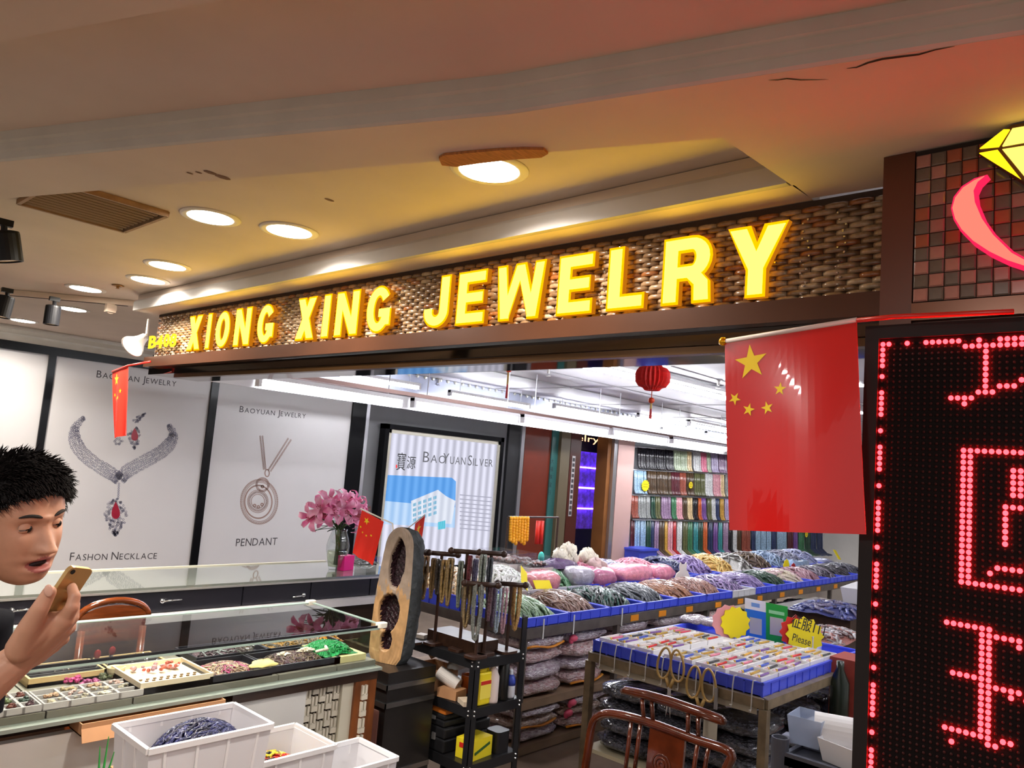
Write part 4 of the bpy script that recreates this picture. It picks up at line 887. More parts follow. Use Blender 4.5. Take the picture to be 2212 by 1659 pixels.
# ================================================================ bead heaps: many short strands draped over a mound
def heap_mesh(b, c, rx, ry, h, n, r, seed, L=0.12, ax=None, ncol=1, mound=True):
    q = random.Random(seed); c = Vector(c)
    def top(x, y):
        k = max(0.0, 1-(x/rx)**2*0.9-(y/ry)**2*0.9); return h*k**0.6
    if mound:
        b.cur = 0
        b.grid(lambda u, v: c+Vector(((u*2-1)*rx, (v*2-1)*ry, top((u*2-1)*rx, (v*2-1)*ry)*0.92)), 8, 6)
    for i in range(n):
        x, y = q.uniform(-0.85, 0.85)*rx, q.uniform(-0.85, 0.85)*ry
        a = (ax if ax is not None else q.uniform(0, PI))+q.gauss(0, 0.35); m_ = 5; P = []
        for k in range(m_):
            t = (k/(m_-1)-0.5)*L*q.uniform(0.8, 1.2); xx = x+math.cos(a)*t; yy = y+math.sin(a)*t+0.01*math.sin(k*1.7+i)
            xx = max(-rx, min(rx, xx)); yy = max(-ry, min(ry, yy)); P.append(c+Vector((xx, yy, top(xx, yy)+q.uniform(-0.3, 1.0)*r)))
        b.cur = q.randrange(ncol); b.tube(P, [r*q.uniform(0.8, 1.15) for _ in P], 5, caps=True)
    return b
def heap(label, c, rx, ry, h, cols, n=60, r=0.006, L=0.12, ax=None, name='bead_heap', group=None):
    b = MB(); heap_mesh(b, c, rx, ry, h, n, r, rnd.randrange(9999), L, ax, len(cols))
    o = b.build(name, [hm(k) for k in cols], None, True, origin=c); o['kind'] = 'stuff'; return tag(o, label, 'beads', group, 'stuff')
def hm(k):
    if isinstance(k, str): return bm(k)
    return mat('heap_%d_%d_%d' % k, srgb(*k), 0.28, var=0.35, scale=90, coat=0.4, bump=0.9, bscale=140)
def gems(b, x0, x1, y0, y1, z, n, r, ncol, q):
    for i in range(n):
        b.cur = q.randrange(ncol); a = q.uniform(0.7, 1.3)
        b.ball((q.uniform(x0+r, x1-r), q.uniform(y0+r, y1-r), z+r*0.5+q.uniform(0, 1.2)*r), r*a, 6, 4, (1, q.uniform(0.7, 1.1), q.uniform(0.5, 0.9)))
def tray_box(b, x0, x1, y0, y1, z0, z1, w=0.008, fl=0.006):
    b.b2((x0, y0, z0), (x1, y1, z0+fl)); b.b2((x0, y0, z0), (x1, y0+w, z1)); b.b2((x0, y1-w, z0), (x1, y1, z1)); b.b2((x0, y0+w, z0), (x0+w, y1-w, z1)); b.b2((x1-w, y0+w, z0), (x1, y1-w, z1))
m_gl = glass_mat('pane_glass', (0.965, 0.985, 0.975), 0.01); m_gedge = mat('glass_edge', srgb(150, 170, 160), 0.15); m_dark = mat('dark_edge', (0.01, 0.01, 0.012), 0.25)
m_wdark = mat('dark_wood', srgb(48, 30, 20), 0.35, var=0.4, scale=6, stretch=(1, 6, 6)); m_wred = mat('red_wood', srgb(120, 66, 30), 0.3, var=0.35, scale=5, stretch=(6, 6, 1))
# ================================================================ front display case
CY0, CY1, CX0, CX1, CZ0, CZ1 = 2.69, 3.25, -0.7, 2.20, 0.805, 0.98
cs = thing('display_case', 'long glass topped display case full of bead and gem trays in front of the shop', 'display case', (0.75, 2.97, 0))
b = MB(); b.b2((CX0, CY0, CZ1-0.008), (CX1, CY1, CZ1)); b.build('top_pane', m_gl, cs)
b = MB(); b.b2((CX0, CY0, CZ0), (CX1, CY0+0.006, CZ1-0.009)); b.build('front_pane', glass_mat('front_glass', (0.965, 0.985, 0.975), 0.0), cs)
b = MB(); b.b2((CX1-0.006, CY0+0.007, CZ0), (CX1, CY1-0.007, CZ1-0.009)); b.build('end_pane', glass_mat('front_glass'), cs)
b = MB(); b.b2((CX0, CY1-0.006, CZ0), (CX1, CY1, CZ1-0.009)); b.build('rear_pane', glass_mat('front_glass'), cs)
b = MB(); b.b2((CX0, CY0-0.003, CZ1-0.009), (CX1-0.02, CY0+0.003, CZ1+0.0005)); b.build('front_edge', m_dark, cs)
b = MB(); b.b2((CX0, CY0-0.004, CZ1-0.017), (CX1-0.02, CY0, CZ1-0.009)); b.build('edge_seal', m_gedge, cs)
b = MB(); b.b2((CX0, CY1-0.03, CZ1), (CX1-0.03, CY1+0.004, CZ1+0.003)); b.b2((CX1-0.012, CY0+0.03, CZ1), (CX1+0.004, CY1-0.03, CZ1+0.003)); b.build('rear_edge', m_gedge, cs)
for y in (CY0+0.004, CY1-0.008):
    b = MB(); b.rbox((CX1-0.006, y, CZ1+0.0), (0.05, 0.034, 0.022), 0.011); b.build('corner_cap', mat('cap_white', srgb(232, 226, 212), 0.4), cs, bevel=0.003)
b = MB(); b.b2((CX0, CY0-0.012, CZ0-0.012), (CX1+0.008, CY1+0.004, CZ0)); b.build('base_ledge', mat('ledge_glass', srgb(138, 146, 138), 0.15), cs)
b = MB(); b.b2((CX0, CY0+0.075, CZ0-0.05), (CX1, CY1, CZ0-0.0125)); b.b2((at(505, 1500, y=CY0).x, CY0+0.005, CZ0-0.05), (CX1, CY0+0.075, CZ0-0.0125)); b.build('top_rail', m_wdark, cs)
xl0, xl1 = at(665, 1500, y=CY0+0.01).x, at(742, 1500, y=CY0+0.01).x
b = MB(); b.b2((CX0, CY0+0.02, 0.03), (xl0, CY0+0.05, CZ0-0.051)); b.build('front_panel', m_white, cs)
b = MB(); b.b2((xl0+0.001, CY0+0.045, 0.03), (xl1, CY0+0.06, CZ0-0.051)); b.build('lattice_backing', m_wdark, cs)
b = MB(); b.b2((xl1, CY0+0.02, 0.03), (xl1+0.055, CY0+0.05, CZ0-0.051)); b.build('cream_strip', mat('cream_paint', srgb(206, 200, 180), 0.5), cs)
b = MB(); b.b2((xl1+0.056, CY0+0.008, 0.03), (CX1, CY0+0.06, CZ0-0.051)); b.b2((CX1-0.03, CY0+0.06, 0.03), (CX1, CY1-0.01, CZ0-0.051)); b.build('corner_post', m_wred, cs)
m_lat = mat('lattice_cream', srgb(206, 198, 180), 0.5)
def lattice(x0, x1, z0, z1, y, nm):
    """interlocking lattice: cream bricks with dark slots between"""
    u = 0.034; j = 0
    z = z1
    b = MB()
    while z > z0:
        i = 0; x = x0
        while x < x1-0.004:
            if (i+j) % 2: b.b2((x+0.003, y, z-u+0.011), (min(x+u-0.003, x1), y+0.012, z-0.004+0.004)); 
            else:
                for s_ in (0.0, 0.5): b.b2((x+s_*u+0.002, y, z-u-0.002), (min(x+s_*u+u*0.33, x1), y+0.012, z+0.002))
            x += u; i += 1
        z -= u; j += 1
    return stuff(b.build(nm, m_lat, cs))
lattice(xl0+0.002, xl1-0.002, 0.3, CZ0-0.056, CY0+0.03, 'lattice_panel')
lattice(xl1+0.085, xl1+0.118, 0.3, CZ0-0.07, CY0-0.004, 'lattice_strip')
# grey riser blocks on the glass floor
m_riser = mat('riser_grey', srgb(120, 116, 104), 0.5)
RB = [at(-180, 1560, z=CZ0).x, at(88, 1545, z=CZ0).x, at(270, 1512, z=CZ0).x, at(582, 1462, z=CZ0).x, at(715, 1445, z=CZ0).x, at(795, 1430, z=CZ0).x]
for i, lab in enumerate(('by the picture edge', 'under the acrylic gem tray', 'under the cream foam tray', 'under the black bead trays', 'under the green net bag')):
    b = MB(); b.b2((RB[i]+0.003, CY0+0.03, CZ0+0.0005), (RB[i+1]-0.003, CY1-0.06, CZ0+0.022)); tag(b.build('riser_block', m_riser), 'flat grey riser block '+lab, 'riser', 'riser blocks in the glass case')
ZT0 = CZ0+0.0235
m_acr = mat('acrylic', srgb(206, 200, 198), 0.15, alpha=0.75); m_felt = mat('black_felt', srgb(22, 18, 22), 0.8)
q = random.Random(21)
def gem_tray(x0, x1, y0, y1, cols, label, nx, ny, seed):
    t = thing('gem_tray', label, 'tray', ((x0+x1)/2, (y0+y1)/2, ZT0)); q = random.Random(seed)
    b = MB(); tray_box(b, x0, x1, y0, y1, ZT0, ZT0+0.022, 0.005, 0.003)
    for i in range(1, nx): xx = x0+(x1-x0)*i/nx; b.b2((xx-0.004, y0, ZT0), (xx+0.004, y1, ZT0+0.02))
    for i in range(1, ny): yy = y0+(y1-y0)*i/ny; b.b2((x0, yy-0.003, ZT0), (x1, yy+0.003, ZT0+0.02))
    b.build('tray_body', m_acr, t)
    cw, chh = (x1-x0)/nx, (y1-y0)/ny
    for i in range(nx):
        for j in range(ny):
            xa, ya = x0+cw*i+0.008, y0+chh*j+0.006
            b = MB(); b.b2((xa, ya, ZT0+0.004), (xa+cw-0.016, ya+chh-0.012, ZT0+0.008)); b.build('cell_pad', m_felt, t)
            cc = cols[(i*ny+j) % len(cols)]
            if cc: b = MB(); gems(b, xa, xa+cw-0.016, ya, ya+chh-0.012, ZT0+0.012, q.randrange(5, 10), 0.0075, 1, q); stuff(b.build('gemstones', hm(cc), t, True))
gx = lambda px, py: at(px, py, z=ZT0+0.01).x
gem_tray(gx(-120, 1560), gx(84, 1525), CY0+0.035, CY0+0.20, [(96, 110, 70), (170, 110, 40), (60, 30, 40), (40, 60, 50), (90, 40, 30)], 'acrylic tray of green, amber and dark gems at the picture edge', 5, 3, 1)
gem_tray(gx(92, 1528), gx(300, 1490), CY0+0.035, CY0+0.19, [(190, 176, 150), (176, 140, 110), None, (150, 140, 120), (206, 170, 160), (170, 150, 110), (200, 190, 170)], 'acrylic tray of gold and pearly gems left of the cream foam tray', 4, 3, 2)
# loose coloured stones behind the acrylic tray
for px, py, w, col, lab in ((158, 1475, 0.035, (176, 50, 110), 'magenta gem cluster behind the acrylic tray'), (195, 1480, 0.04, (150, 60, 110), 'flat plum stone slab behind the acrylic tray'), (170, 1462, 0.03, (224, 140, 60), 'orange gem cluster behind the acrylic tray'), (135, 1472, 0.025, (226, 160, 130), 'peach gem cluster behind the acrylic tray'),
        (198, 1463, 0.02, (180, 190, 90), 'lime gem cluster behind the acrylic tray'), (240, 1466, 0.045, (70, 76, 50), 'dark olive gem pile beside the cream foam tray'), (215, 1459, 0.02, (150, 140, 160), 'small lilac gem pile behind the acrylic tray')):
    p = at(px, py, z=ZT0); b = MB(); gems(b, p.x-w, p.x+w, p.y-w*0.6, p.y+w*0.6, ZT0+0.002, 16, 0.009, 1, q); tag(b.build('gem_cluster', hm(col), None, True), lab, 'gems', None, 'stuff')
# cream foam tray
x0, x1 = gx(308, 1500), gx(456, 1470); t = thing('foam_tray', 'cream foam tray with slots and pink stones', 'tray', ((x0+x1)/2, CY0+0.15, ZT0))
m_cream = mat('foam_cream', srgb(222, 206, 178), 0.7); ty0, ty1 = CY0+0.04, CY0+0.30
b = MB(); tray_box(b, x0, x1, ty0, ty1, ZT0, ZT0+0.04, 0.007, 0.022); b.build('tray_body', m_cream, t)
for i in range(9):
    for j in range(4):
        b = MB(); xx = x0+0.02+(x1-x0-0.04)*(i+0.5*(j % 2))/9; yy = ty0+0.022+0.022*j; b.b2((xx, yy, ZT0+0.0225), (xx+0.010, yy+0.006, ZT0+0.0265)); b.build('slot', mat('slot_brown', srgb(120, 96, 70), 0.7), t)
b = MB(); gems(b, x0+0.02, x1-0.02, ty0+0.13, ty1-0.03, ZT0+0.026, 30, 0.009, 3, q); o = b.build('gem_cluster', [hm((206, 150, 150)), hm((196, 90, 70)), hm((150, 110, 120))], None, True); tag(o, 'pink and coral stones lying in the cream foam tray', 'gems', None, 'stuff')
# dark ring trays behind
for i, (a, c, lab) in enumerate(((50, 215, 'black ring tray behind the acrylic trays, further from the green bag'), (245, 365, 'black ring tray behind the cream foam tray'))):
    x0, x1 = gx(a, 1472), gx(c, 1440); t = thing('ring_tray', lab, 'tray', ((x0+x1)/2, CY1-0.15, ZT0))
    b = MB(); tray_box(b, x0, x1, CY1-0.26, CY1-0.08, ZT0, ZT0+0.03, 0.008, 0.012); b.build('tray_body', mat('tray_wood', srgb(196, 166, 116), 0.5), t)
    for k in range(6): b = MB(); b.b2((x0+0.012, CY1-0.245+0.026*k, ZT0+0.0125), (x1-0.012, CY1-0.229+0.026*k, ZT0+0.028)); b.build('ring_row', m_felt, t)
    b = MB(); gems(b, x0+0.02, x1-0.02, CY1-0.24, CY1-0.1, ZT0+0.03, 26, 0.004, 1, q); stuff(b.build('rings', mat('ring_silver', (0.6, 0.6, 0.62), 0.15, 0.9), t))
# black bead trays
def btray(pxa, pxb, y0, y1, label, pys=(1470, 1425)):
    x0, x1 = gx(pxa, pys[0]), gx(pxb, pys[1]); b = MB(); tray_box(b, x0, x1, y0, y1, ZT0, ZT0+0.028, 0.008, 0.006); tag(b.build('bead_tray', mat('tray_black', (0.012, 0.012, 0.018), 0.4)), label, 'tray', 'black bead trays in the case'); return x0, x1
xa, xb = btray(462, 588, CY0+0.04, CY0+0.27, 'black tray with pinkish seed beads next to the cream foam tray', (1478, 1452))
heap('pinkish brown seed bead strands in the black tray beside the cream foam tray', ((xa*0.55+xb*0.45), CY0+0.15, ZT0+0.007), (xb-xa)*0.4, 0.09, 0.028, [(150, 122, 104), (170, 60, 110), (110, 84, 84), (186, 160, 130)], 110, 0.0028, 0.06)
xc, xd = btray(592, 735, CY0+0.05, CY0+0.27, 'black tray with brown seed beads next to the green net bag', (1452, 1428))
heap('brown and plum seed bead strands in the black tray by the green net bag', ((xc+xd)/2, CY0+0.16, ZT0+0.007), (xd-xc)*0.42, 0.09, 0.03, [(96, 78, 62), (80, 54, 62), (120, 100, 84), (60, 48, 44)], 140, 0.0028, 0.06)
xe, xf = btray(420, 560, CY1-0.26, CY1-0.06, 'black tray with grey and plum beads behind the pinkish tray', (1430, 1400))
heap('plum and grey bead strands in the rear black tray', ((xe*0.5+xf*0.5), CY1-0.16, ZT0+0.007), (xf-xe)*0.4, 0.08, 0.026, [(84, 64, 72), (130, 136, 136), (60, 50, 54)], 80, 0.003, 0.06)
xg, xh = btray(562, 690, CY1-0.26, CY1-0.06, 'black tray with golden brown beads at the rear', (1405, 1375))
heap('golden brown bead strands in the rear black tray', ((xg+xh)/2, CY1-0.16, ZT0+0.007), (xh-xg)*0.4, 0.08, 0.026, [(150, 116, 60), (120, 100, 76), (96, 92, 84)], 80, 0.003, 0.06)
heap('amber bead strands in the far corner of the glass case', ((xh+CX1)/2-0.02, CY1-0.13, ZT0), 0.10, 0.06, 0.03, [(206, 140, 40), (60, 62, 66)], 50, 0.003, 0.06)
def lump(name, label, cat, c, sx, sy, sz, mt, seed, ns=0.35, seg=16, ring=10, kind=None):
    b = MB(); q = random.Random(seed); ph = [q.uniform(0, 6) for _ in range(6)]; c = Vector(c)
    def f(u, v):
        a = u*2*PI; t = v*PI/2*1.0; d = 1+ns*(math.sin(3*a+ph[0]+2*t)*0.4+math.sin(5*a+ph[1]-3*t)*0.3+math.sin(8*a+ph[2]+5*t)*0.2)
        return c+Vector((sx*math.cos(a)*math.cos(t)*d, sy*math.sin(a)*math.cos(t)*d, sz*math.sin(t)*(1+ns*0.5*math.sin(4*a+ph[3]))))
    b.grid(f, seg, ring, True); b.add([f(i/seg, 0) for i in range(seg)], [tuple(range(seg-1, -1, -1))])
    return tag(b.build(name, mt, None, True), label, cat, kind=kind)
p = at(568, 1436, z=ZT0+0.03); lump('cloth_pouch', 'crumpled pale yellow cloth lying across the black bead trays', 'cloth', (p.x, p.y, ZT0+0.029), 0.055, 0.035, 0.02, mat('pale_yellow', srgb(224, 206, 130), 0.7), 5, 0.3)
def tassel_tuft(px, py, label, n, L, seed):
    q = random.Random(seed); p = at(px, py, z=ZT0+0.03); b = MB()
    for i in range(n):
        a = q.uniform(0, 2*PI); e = q.uniform(0.1, 1.0); P = [p]
        for k in (0.4, 0.75, 1.0): P.append(p+Vector((math.cos(a)*L*k*e, math.sin(a)*L*k*e*0.7, L*0.55*math.sin(k*1.9)*(1.1-e*0.6))))
        b.tube(P, [0.004, 0.004, 0.003, 0.001], 4)
    tag(b.build('raffia_tuft', mat('raffia_white', srgb(222, 212, 192), 0.7)), label, 'raffia', kind='stuff')
tassel_tuft(660, 1412, 'larger white shredded tuft lying on the brown seed beads', 46, 0.05, 1); tassel_tuft(612, 1418, 'smaller white shredded tuft beside the larger one', 22, 0.035, 2)
p = at(528, 1408, z=ZT0+0.03); b = MB(); b.lathe([(0.030, 0), (0.036, 0.012), (0.040, 0.03), (0.037, 0.03), (0.033, 0.012), (0.0, 0.006)], 20, (p.x, p.y, ZT0+0.03)); tag(b.build('glass_bowl', glass_mat('bowl_glass', (0.96, 0.95, 0.92), 0.1), None, True), 'small round glass bowl among the bead trays', 'bowl')
p = at(250, 1450, z=ZT0+0.02); b = MB(); b.lathe([(0.022, 0), (0.03, 0.02), (0.032, 0.034), (0.028, 0.034), (0.0, 0.006)], 18, (p.x, p.y, ZT0+0.002)); tag(b.build('plastic_cup', mat('cream_cup', srgb(206, 190, 150), 0.5)), 'shallow cream cup behind the acrylic gem tray', 'cup')
# green net bag on a cream box
x0, x1 = gx(738, 1436), gx(792, 1420)
b = MB(); b.b2((x0, CY0+0.05, ZT0), (x1, CY0+0.30, ZT0+0.026)); tag(b.build('jewelry_box', mat('box_olive_cream', srgb(206, 196, 140), 0.6)), 'flat cream box holding the green net bag', 'box')
b = MB(); heap_mesh(b, ((x0+x1)/2-0.03, CY0+0.17, ZT0+0.027), 0.085, 0.10, 0.035, 110, 0.003, 9, 0.07, 0.4); tag(b.build('net_bag', hm((20, 140, 70)), None, True), 'bright green net bag at the end of the glass case', 'bag', kind='stuff')
p = at(682, 1408, z=ZT0+0.05); b = MB(); b.tube([p, p+Vector((0.02, -0.015, 0.008)), p+Vector((0.05, -0.01, 0.006)), p+Vector((0.06, 0.02, 0.012))], 0.006, 6); tag(b.build('drawstring', MATS['raffia_white']), 'white drawstring lying over the green net bag', 'cord')
# seed strands laid out in the rear half, seen through the top pane
for i, (px, py, rx, ry, cols, lab) in enumerate(((640, 1362, 0.16, 0.05, [(150, 120, 84), (120, 100, 80)], 'tan bead loops near the case corner'), (500, 1385, 0.10, 0.05, [(110, 96, 84), (176, 150, 110)], 'tan bead loops in the middle of the case'), (430, 1370, 0.06, 0.04, [(150, 130, 100)], 'pale bead loops by the smoky reflection'))):
    p = at(px, py, z=ZT0+0.01); heap(lab, (min(p.x, CX1-rx-0.03), CY1-0.06-ry*0.2, ZT0+0.001), rx, 0.035, 0.012, cols, 24, 0.0025, 0.09)
for px, py, lab in ((205, 1420, 'red agate drop pendant standing nearer the hand'), (237, 1412, 'dark red agate pendant on a grey stand')):
    p = at(px, py+25, z=ZT0); t = thing('pendant_stand', lab, 'pendant', (p.x, p.y, ZT0))
    b = MB(); b.bar((p.x, p.y, ZT0), (p.x, p.y, ZT0+0.045), 0.012, 0.006, up=(0, 1, 0)); b.build('stand', mat('stand_grey', srgb(96, 96, 104), 0.4), t)
    b = MB(); b.ball((p.x, p.y-0.006, ZT0+0.055), 0.013, 10, 8, (1, 0.6, 1.3)); b.build('stone', mat('agate_red', srgb(120, 20, 20), 0.15), t, True)

# ================================================================ rear glass counter with drawers
BY0, BY1, BZ = 3.86, 4.44, 0.98; BX1 = 3.32
bc = thing('glass_counter', 'long rear counter with black drawers and a glass top below the posters', 'counter', (1.3, 4.15, 0))
b = MB(); b.b2((-1.6, BY0, BZ-0.012), (BX1, BY1, BZ)); b.build('glass_top', mat('counter_glass', srgb(120, 124, 116), 0.03, spec=0.8, coat=0.6), bc)
b = MB(); b.b2((-1.6, BY0-0.006, BZ-0.022), (BX1, BY0+0.012, BZ-0.0125)); b.build('front_rail', mat('rail_alu', (0.62, 0.6, 0.57), 0.3, 0.7), bc)
b = MB(); b.b2((-1.6, BY1-0.02, BZ), (at(700, 1215, y=BY1).x, BY1, BZ+0.006)); b.build('rear_rail', mat('rail_cream', srgb(206, 200, 180), 0.4), bc)
b = MB(); b.b2((-1.6, BY0+0.02, 0.02), (BX1-0.01, BY1-0.01, BZ-0.0225)); b.build('body', m_wdark, bc)
m_drw = mat('drawer_black', srgb(34, 33, 40), 0.3)
cuts = [-1.6, at(-60, 1310, y=BY0).x, at(525, 1280, y=BY0).x, at(672, 1270, y=BY0).x, at(800, 1262, y=BY0).x, BX1-0.01]
zl = at(760, 1293, y=BY0).z
locks = {1: [(25, 1319), (350, 1298)], 2: [(655, 1285)]}
for i in range(5):
    b = MB(); b.b2((cuts[i]+0.004, BY0+0.002, zl+0.012), (cuts[i+1]-0.004, BY0+0.0195, BZ-0.024)); d = b.build('drawer', m_drw, bc)
    for px, py in locks.get(i, []):
        p = at(px, py, y=BY0); b = MB(); b.lathe([(0.012, 0), (0.013, 0.006), (0.009, 0.014), (0.0, 0.015)], 14, (p.x, BY0+0.002, p.z), Matrix.Rotation(PI/2, 3, 'X')); b.tube([(p.x, BY0-0.016, p.z), (p.x+0.05, BY0-0.02, p.z+0.004), (p.x+0.09, BY0-0.02, p.z+0.004)] if px < 600 else [(p.x, BY0-0.016, p.z), (p.x-0.05, BY0-0.02, p.z-0.002), (p.x-0.08, BY0-0.02, p.z-0.004)], 0.004, 6); b.build('lock', mat('lock_chrome', (0.6, 0.6, 0.6), 0.15, 0.95), d, True)
b = MB(); b.b2((-1.6, BY0-0.05, zl-0.03), (BX1, BY0+0.019, zl+0.008)); b.build('lower_ledge', mat('ledge_white', srgb(206, 202, 204), 0.4), bc)
# round backed wooden chair between the cases
def arch(cx, y, z0, w, h, n=14): return [(cx+w*math.cos(PI*i/n), y, z0+h*math.sin(PI*i/n)) for i in range(n+1)]
yc = 3.58; pL, pR, pT = at(166, 1332, y=yc), at(320, 1332, y=yc), at(243, 1297, y=yc); cx = (pL.x+pR.x)/2; w = (pR.x-pL.x)/2
t = thing('round_chair', 'round backed varnished wooden chair between the glass case and the rear counter', 'chair', (cx, yc-0.2, 0))
m_var = mat('varnished_wood', srgb(108, 50, 18), 0.18, var=0.45, scale=4, stretch=(2, 2, 14), coat=0.5)
b = MB(); b.tube(arch(cx, yc, pL.z-0.02, w, pT.z-pL.z+0.02), 0.014, 8); b.build('back_rail', m_var, t, True)
b = MB(); P = arch(cx, yc+0.012, pL.z-0.02, w*0.93, pT.z-pL.z); b.prism([(p[0], p[2]) for p in P]+[(cx-w*0.9, pL.z-0.12), (cx+w*0.9, pL.z-0.12)], yc-0.006, yc+0.012, axis='y'); b.build('back_panel', m_var, t)
b = MB(); b.rbox((cx, yc-0.2, 0.45), (w*2.1, 0.4, 0.03), 0.06); b.build('seat', m_var, t)
for sx in (-1, 1):
    for yy in (yc-0.36, yc-0.01): b = MB(); b.tube([(cx+sx*w*0.85, yy, 0.0), (cx+sx*w*0.85, yy, 0.44 if yy < yc-0.1 else pL.z-0.06)], 0.016, 8); b.build('leg', m_var, t, True)
# vase of lilies
vx, vy = 2.93, 4.10
t = thing('flower_vase', 'clear glass vase of pink lilies on the rear counter', 'vase', (vx, vy, BZ+0.001))
b = MB(); b.lathe([(0.042, 0.0), (0.045, 0.01), (0.055, 0.05), (0.070, 0.11), (0.072, 0.15), (0.06, 0.2), (0.047, 0.235), (0.052, 0.25), (0.049, 0.25), (0.044, 0.235), (0.056, 0.2), (0.068, 0.15), (0.066, 0.11), (0.05, 0.05), (0.0, 0.012)], 28, (vx, vy, BZ+0.001)); b.build('glass_body', glass_mat('vase_glass', (0.95, 0.97, 0.97), 0.06), t, True)
m_stem = mat('stem_green', srgb(56, 84, 36), 0.5, var=0.2); m_leaf = mat('leaf_green', srgb(36, 62, 32), 0.45, var=0.3, scale=30)
b = MB(); b.lathe([(0.0, 0.013), (0.048, 0.02), (0.062, 0.08), (0.060, 0.115), (0.0, 0.115)], 20, (vx, vy, BZ+0.001)); b.build('water', glass_mat('water_glass', (0.78, 0.80, 0.68), 0.05), t, True)
m_pet = mat('petal_pink', srgb(232, 96, 160), 0.5, col2=srgb(246, 190, 214), scale=18); m_pis = mat('pistil', srgb(150, 70, 30), 0.6)
heads = [(690, 1098, 4.02, (-0.6, -0.6, 0.3)), (712, 1082, 4.06, (-0.3, -0.8, 0.5)), (737, 1088, 4.03, (0.0, -1, 0.2)), (752, 1078, 4.10, (0.1, -0.6, 0.7)), (770, 1086, 4.05, (0.4, -0.7, 0.4)), (768, 1112, 4.0, (0.2, -1, -0.1)), (745, 1105, 4.0, (-0.2, -1, 0.0)), (672, 1118, 4.05, (-0.9, -0.4, -0.2)), (788, 1100, 4.08, (0.7, -0.5, 0.2)), (722, 1104, 4.02, (-0.3, -1, 0.1)), (700, 1112, 4.08, (-0.6, -0.8, 0.0)), (778, 1125, 4.02, (0.5, -0.9, -0.3))]
top = Vector((vx, vy, BZ+0.24))
for i, (px, py, yy, d) in enumerate(heads):
    c = at(px, py, y=yy); d = Vector(d).normalized(); M = Vector((0, 0, 1)).rotation_difference(d).to_matrix(); L = 0.085
    b = MB(); b.tube([(vx+rnd.uniform(-0.02, 0.02), vy+rnd.uniform(-0.02, 0.02), BZ+0.03), top+Vector((rnd.uniform(-0.02, 0.02), rnd.uniform(-0.02, 0.02), 0)), (top+c)/2+Vector((0, 0, 0.02)), c-d*0.05], 0.004, 6); b.build('stem', m_stem, t, True)
    fl = MB()
    for k in range(6):
        a = 2*PI*k/6+i; rad = Vector((math.cos(a), math.sin(a), 0)); tan = Vector((-math.sin(a), math.cos(a), 0)); wd = 0.022 if k % 2 else 0.017
        pr = [(0.0, -0.045, 0.2), (0.022, -0.01, 0.7), (0.05, 0.018, 1.0), (0.078, 0.012, 0.7), (0.092, -0.012, 0.06)]
        vs = []
        for r_, zz, ww in pr:
            for s_, dz in ((-1, 0.004), (0, -0.003), (1, 0.004)): vs.append(M @ (rad*r_*L/0.085+tan*s_*wd*ww+Vector((0, 0, zz+dz)))+c)
        fs = [(j*3+e, j*3+e+1, (j+1)*3+e+1, (j+1)*3+e) for j in range(4) for e in range(2)]
        n0 = len(vs); vs += [Vector(v)-(M @ Vector((0, 0, 0.0012))) for v in vs]; fs += [tuple(n0+x for x in reversed(f)) for f in fs]
        fl.add(vs, fs)
    o = fl.build('lily_flower', m_pet, t, True)
    b = MB()
    for k in range(5): a = 2*PI*k/5; b.tube([c+M @ Vector((0, 0, -0.03)), c+M @ Vector((0.012*math.cos(a), 0.012*math.sin(a), 0.035))], 0.0012, 4); b.ball(c+M @ Vector((0.012*math.cos(a), 0.012*math.sin(a), 0.036)), 0.003, 5, 4)
    b.build('stamens', m_pis, o)
for i in range(16):
    a = rnd.uniform(0, 2*PI); L = rnd.uniform(0.09, 0.15); h0 = rnd.uniform(0.0, 0.09); d = Vector((math.cos(a), math.sin(a)*0.8, rnd.uniform(-0.1, 0.6))).normalized()
    if i < 4: d = Vector((-0.75, 0.62, (0.06, -0.05, 0.25, -0.28)[i])).normalized(); L = 0.17
    p = top+Vector((0, 0, h0)); s_ = d.cross(Vector((0, 0, 1))).normalized(); vs = []
    for k, ww in ((0, 0.2), (0.3, 0.9), (0.6, 1.0), (1.0, 0.05)):
        for e in (-1, 0, 1): vs.append(p+d*L*k+s_*e*0.014*ww+Vector((0, 0, 0.003*abs(e)-0.02*k*k)))
    b = MB(); fs = [(j*3+e, j*3+e+1, (j+1)*3+e+1, (j+1)*3+e) for j in range(3) for e in range(2)]; n0 = len(vs); vs += [v-Vector((0, 0, 0.001)) for v in vs]; fs += [tuple(n0+x for x in reversed(f)) for f in fs]
    b.add(vs, fs); b.build('leaf', m_leaf, t, True)
# pink card box, clear box on the counter
p = at(746, 1233, z=BZ); t = thing('pink_box', 'bright pink card box with a white label beside the vase', 'box', (p.x+0.02, p.y, BZ+0.001))
b = MB(); b.box((p.x+0.02, p.y+0.03, BZ+0.046), (0.10, 0.05, 0.09), 0.3); b.build('carton', mat('hot_pink', srgb(222, 20, 130), 0.3), t)
b = MB(); b.box((p.x+0.004, p.y+0.001, BZ+0.056), (0.05, 0.003, 0.055), 0.3); b.build('label_card', mat('label_white', srgb(236, 226, 232), 0.5), t)
p = at(800, 1220, z=BZ); b = MB(); tray_box(b, p.x-0.09, p.x+0.09, p.y, p.y+0.14, BZ+0.001, BZ+0.05, 0.003, 0.003); tag(b.build('clear_box', glass_mat('clear_plastic', (0.97, 0.97, 0.98), 0.06)), 'low clear plastic box behind the small red flag', 'box')
heap('dark beads inside the low clear box on the rear counter', (p.x, p.y+0.07, BZ+0.005), 0.08, 0.06, 0.02, [(60, 56, 58)], 24, 0.004, 0.06)
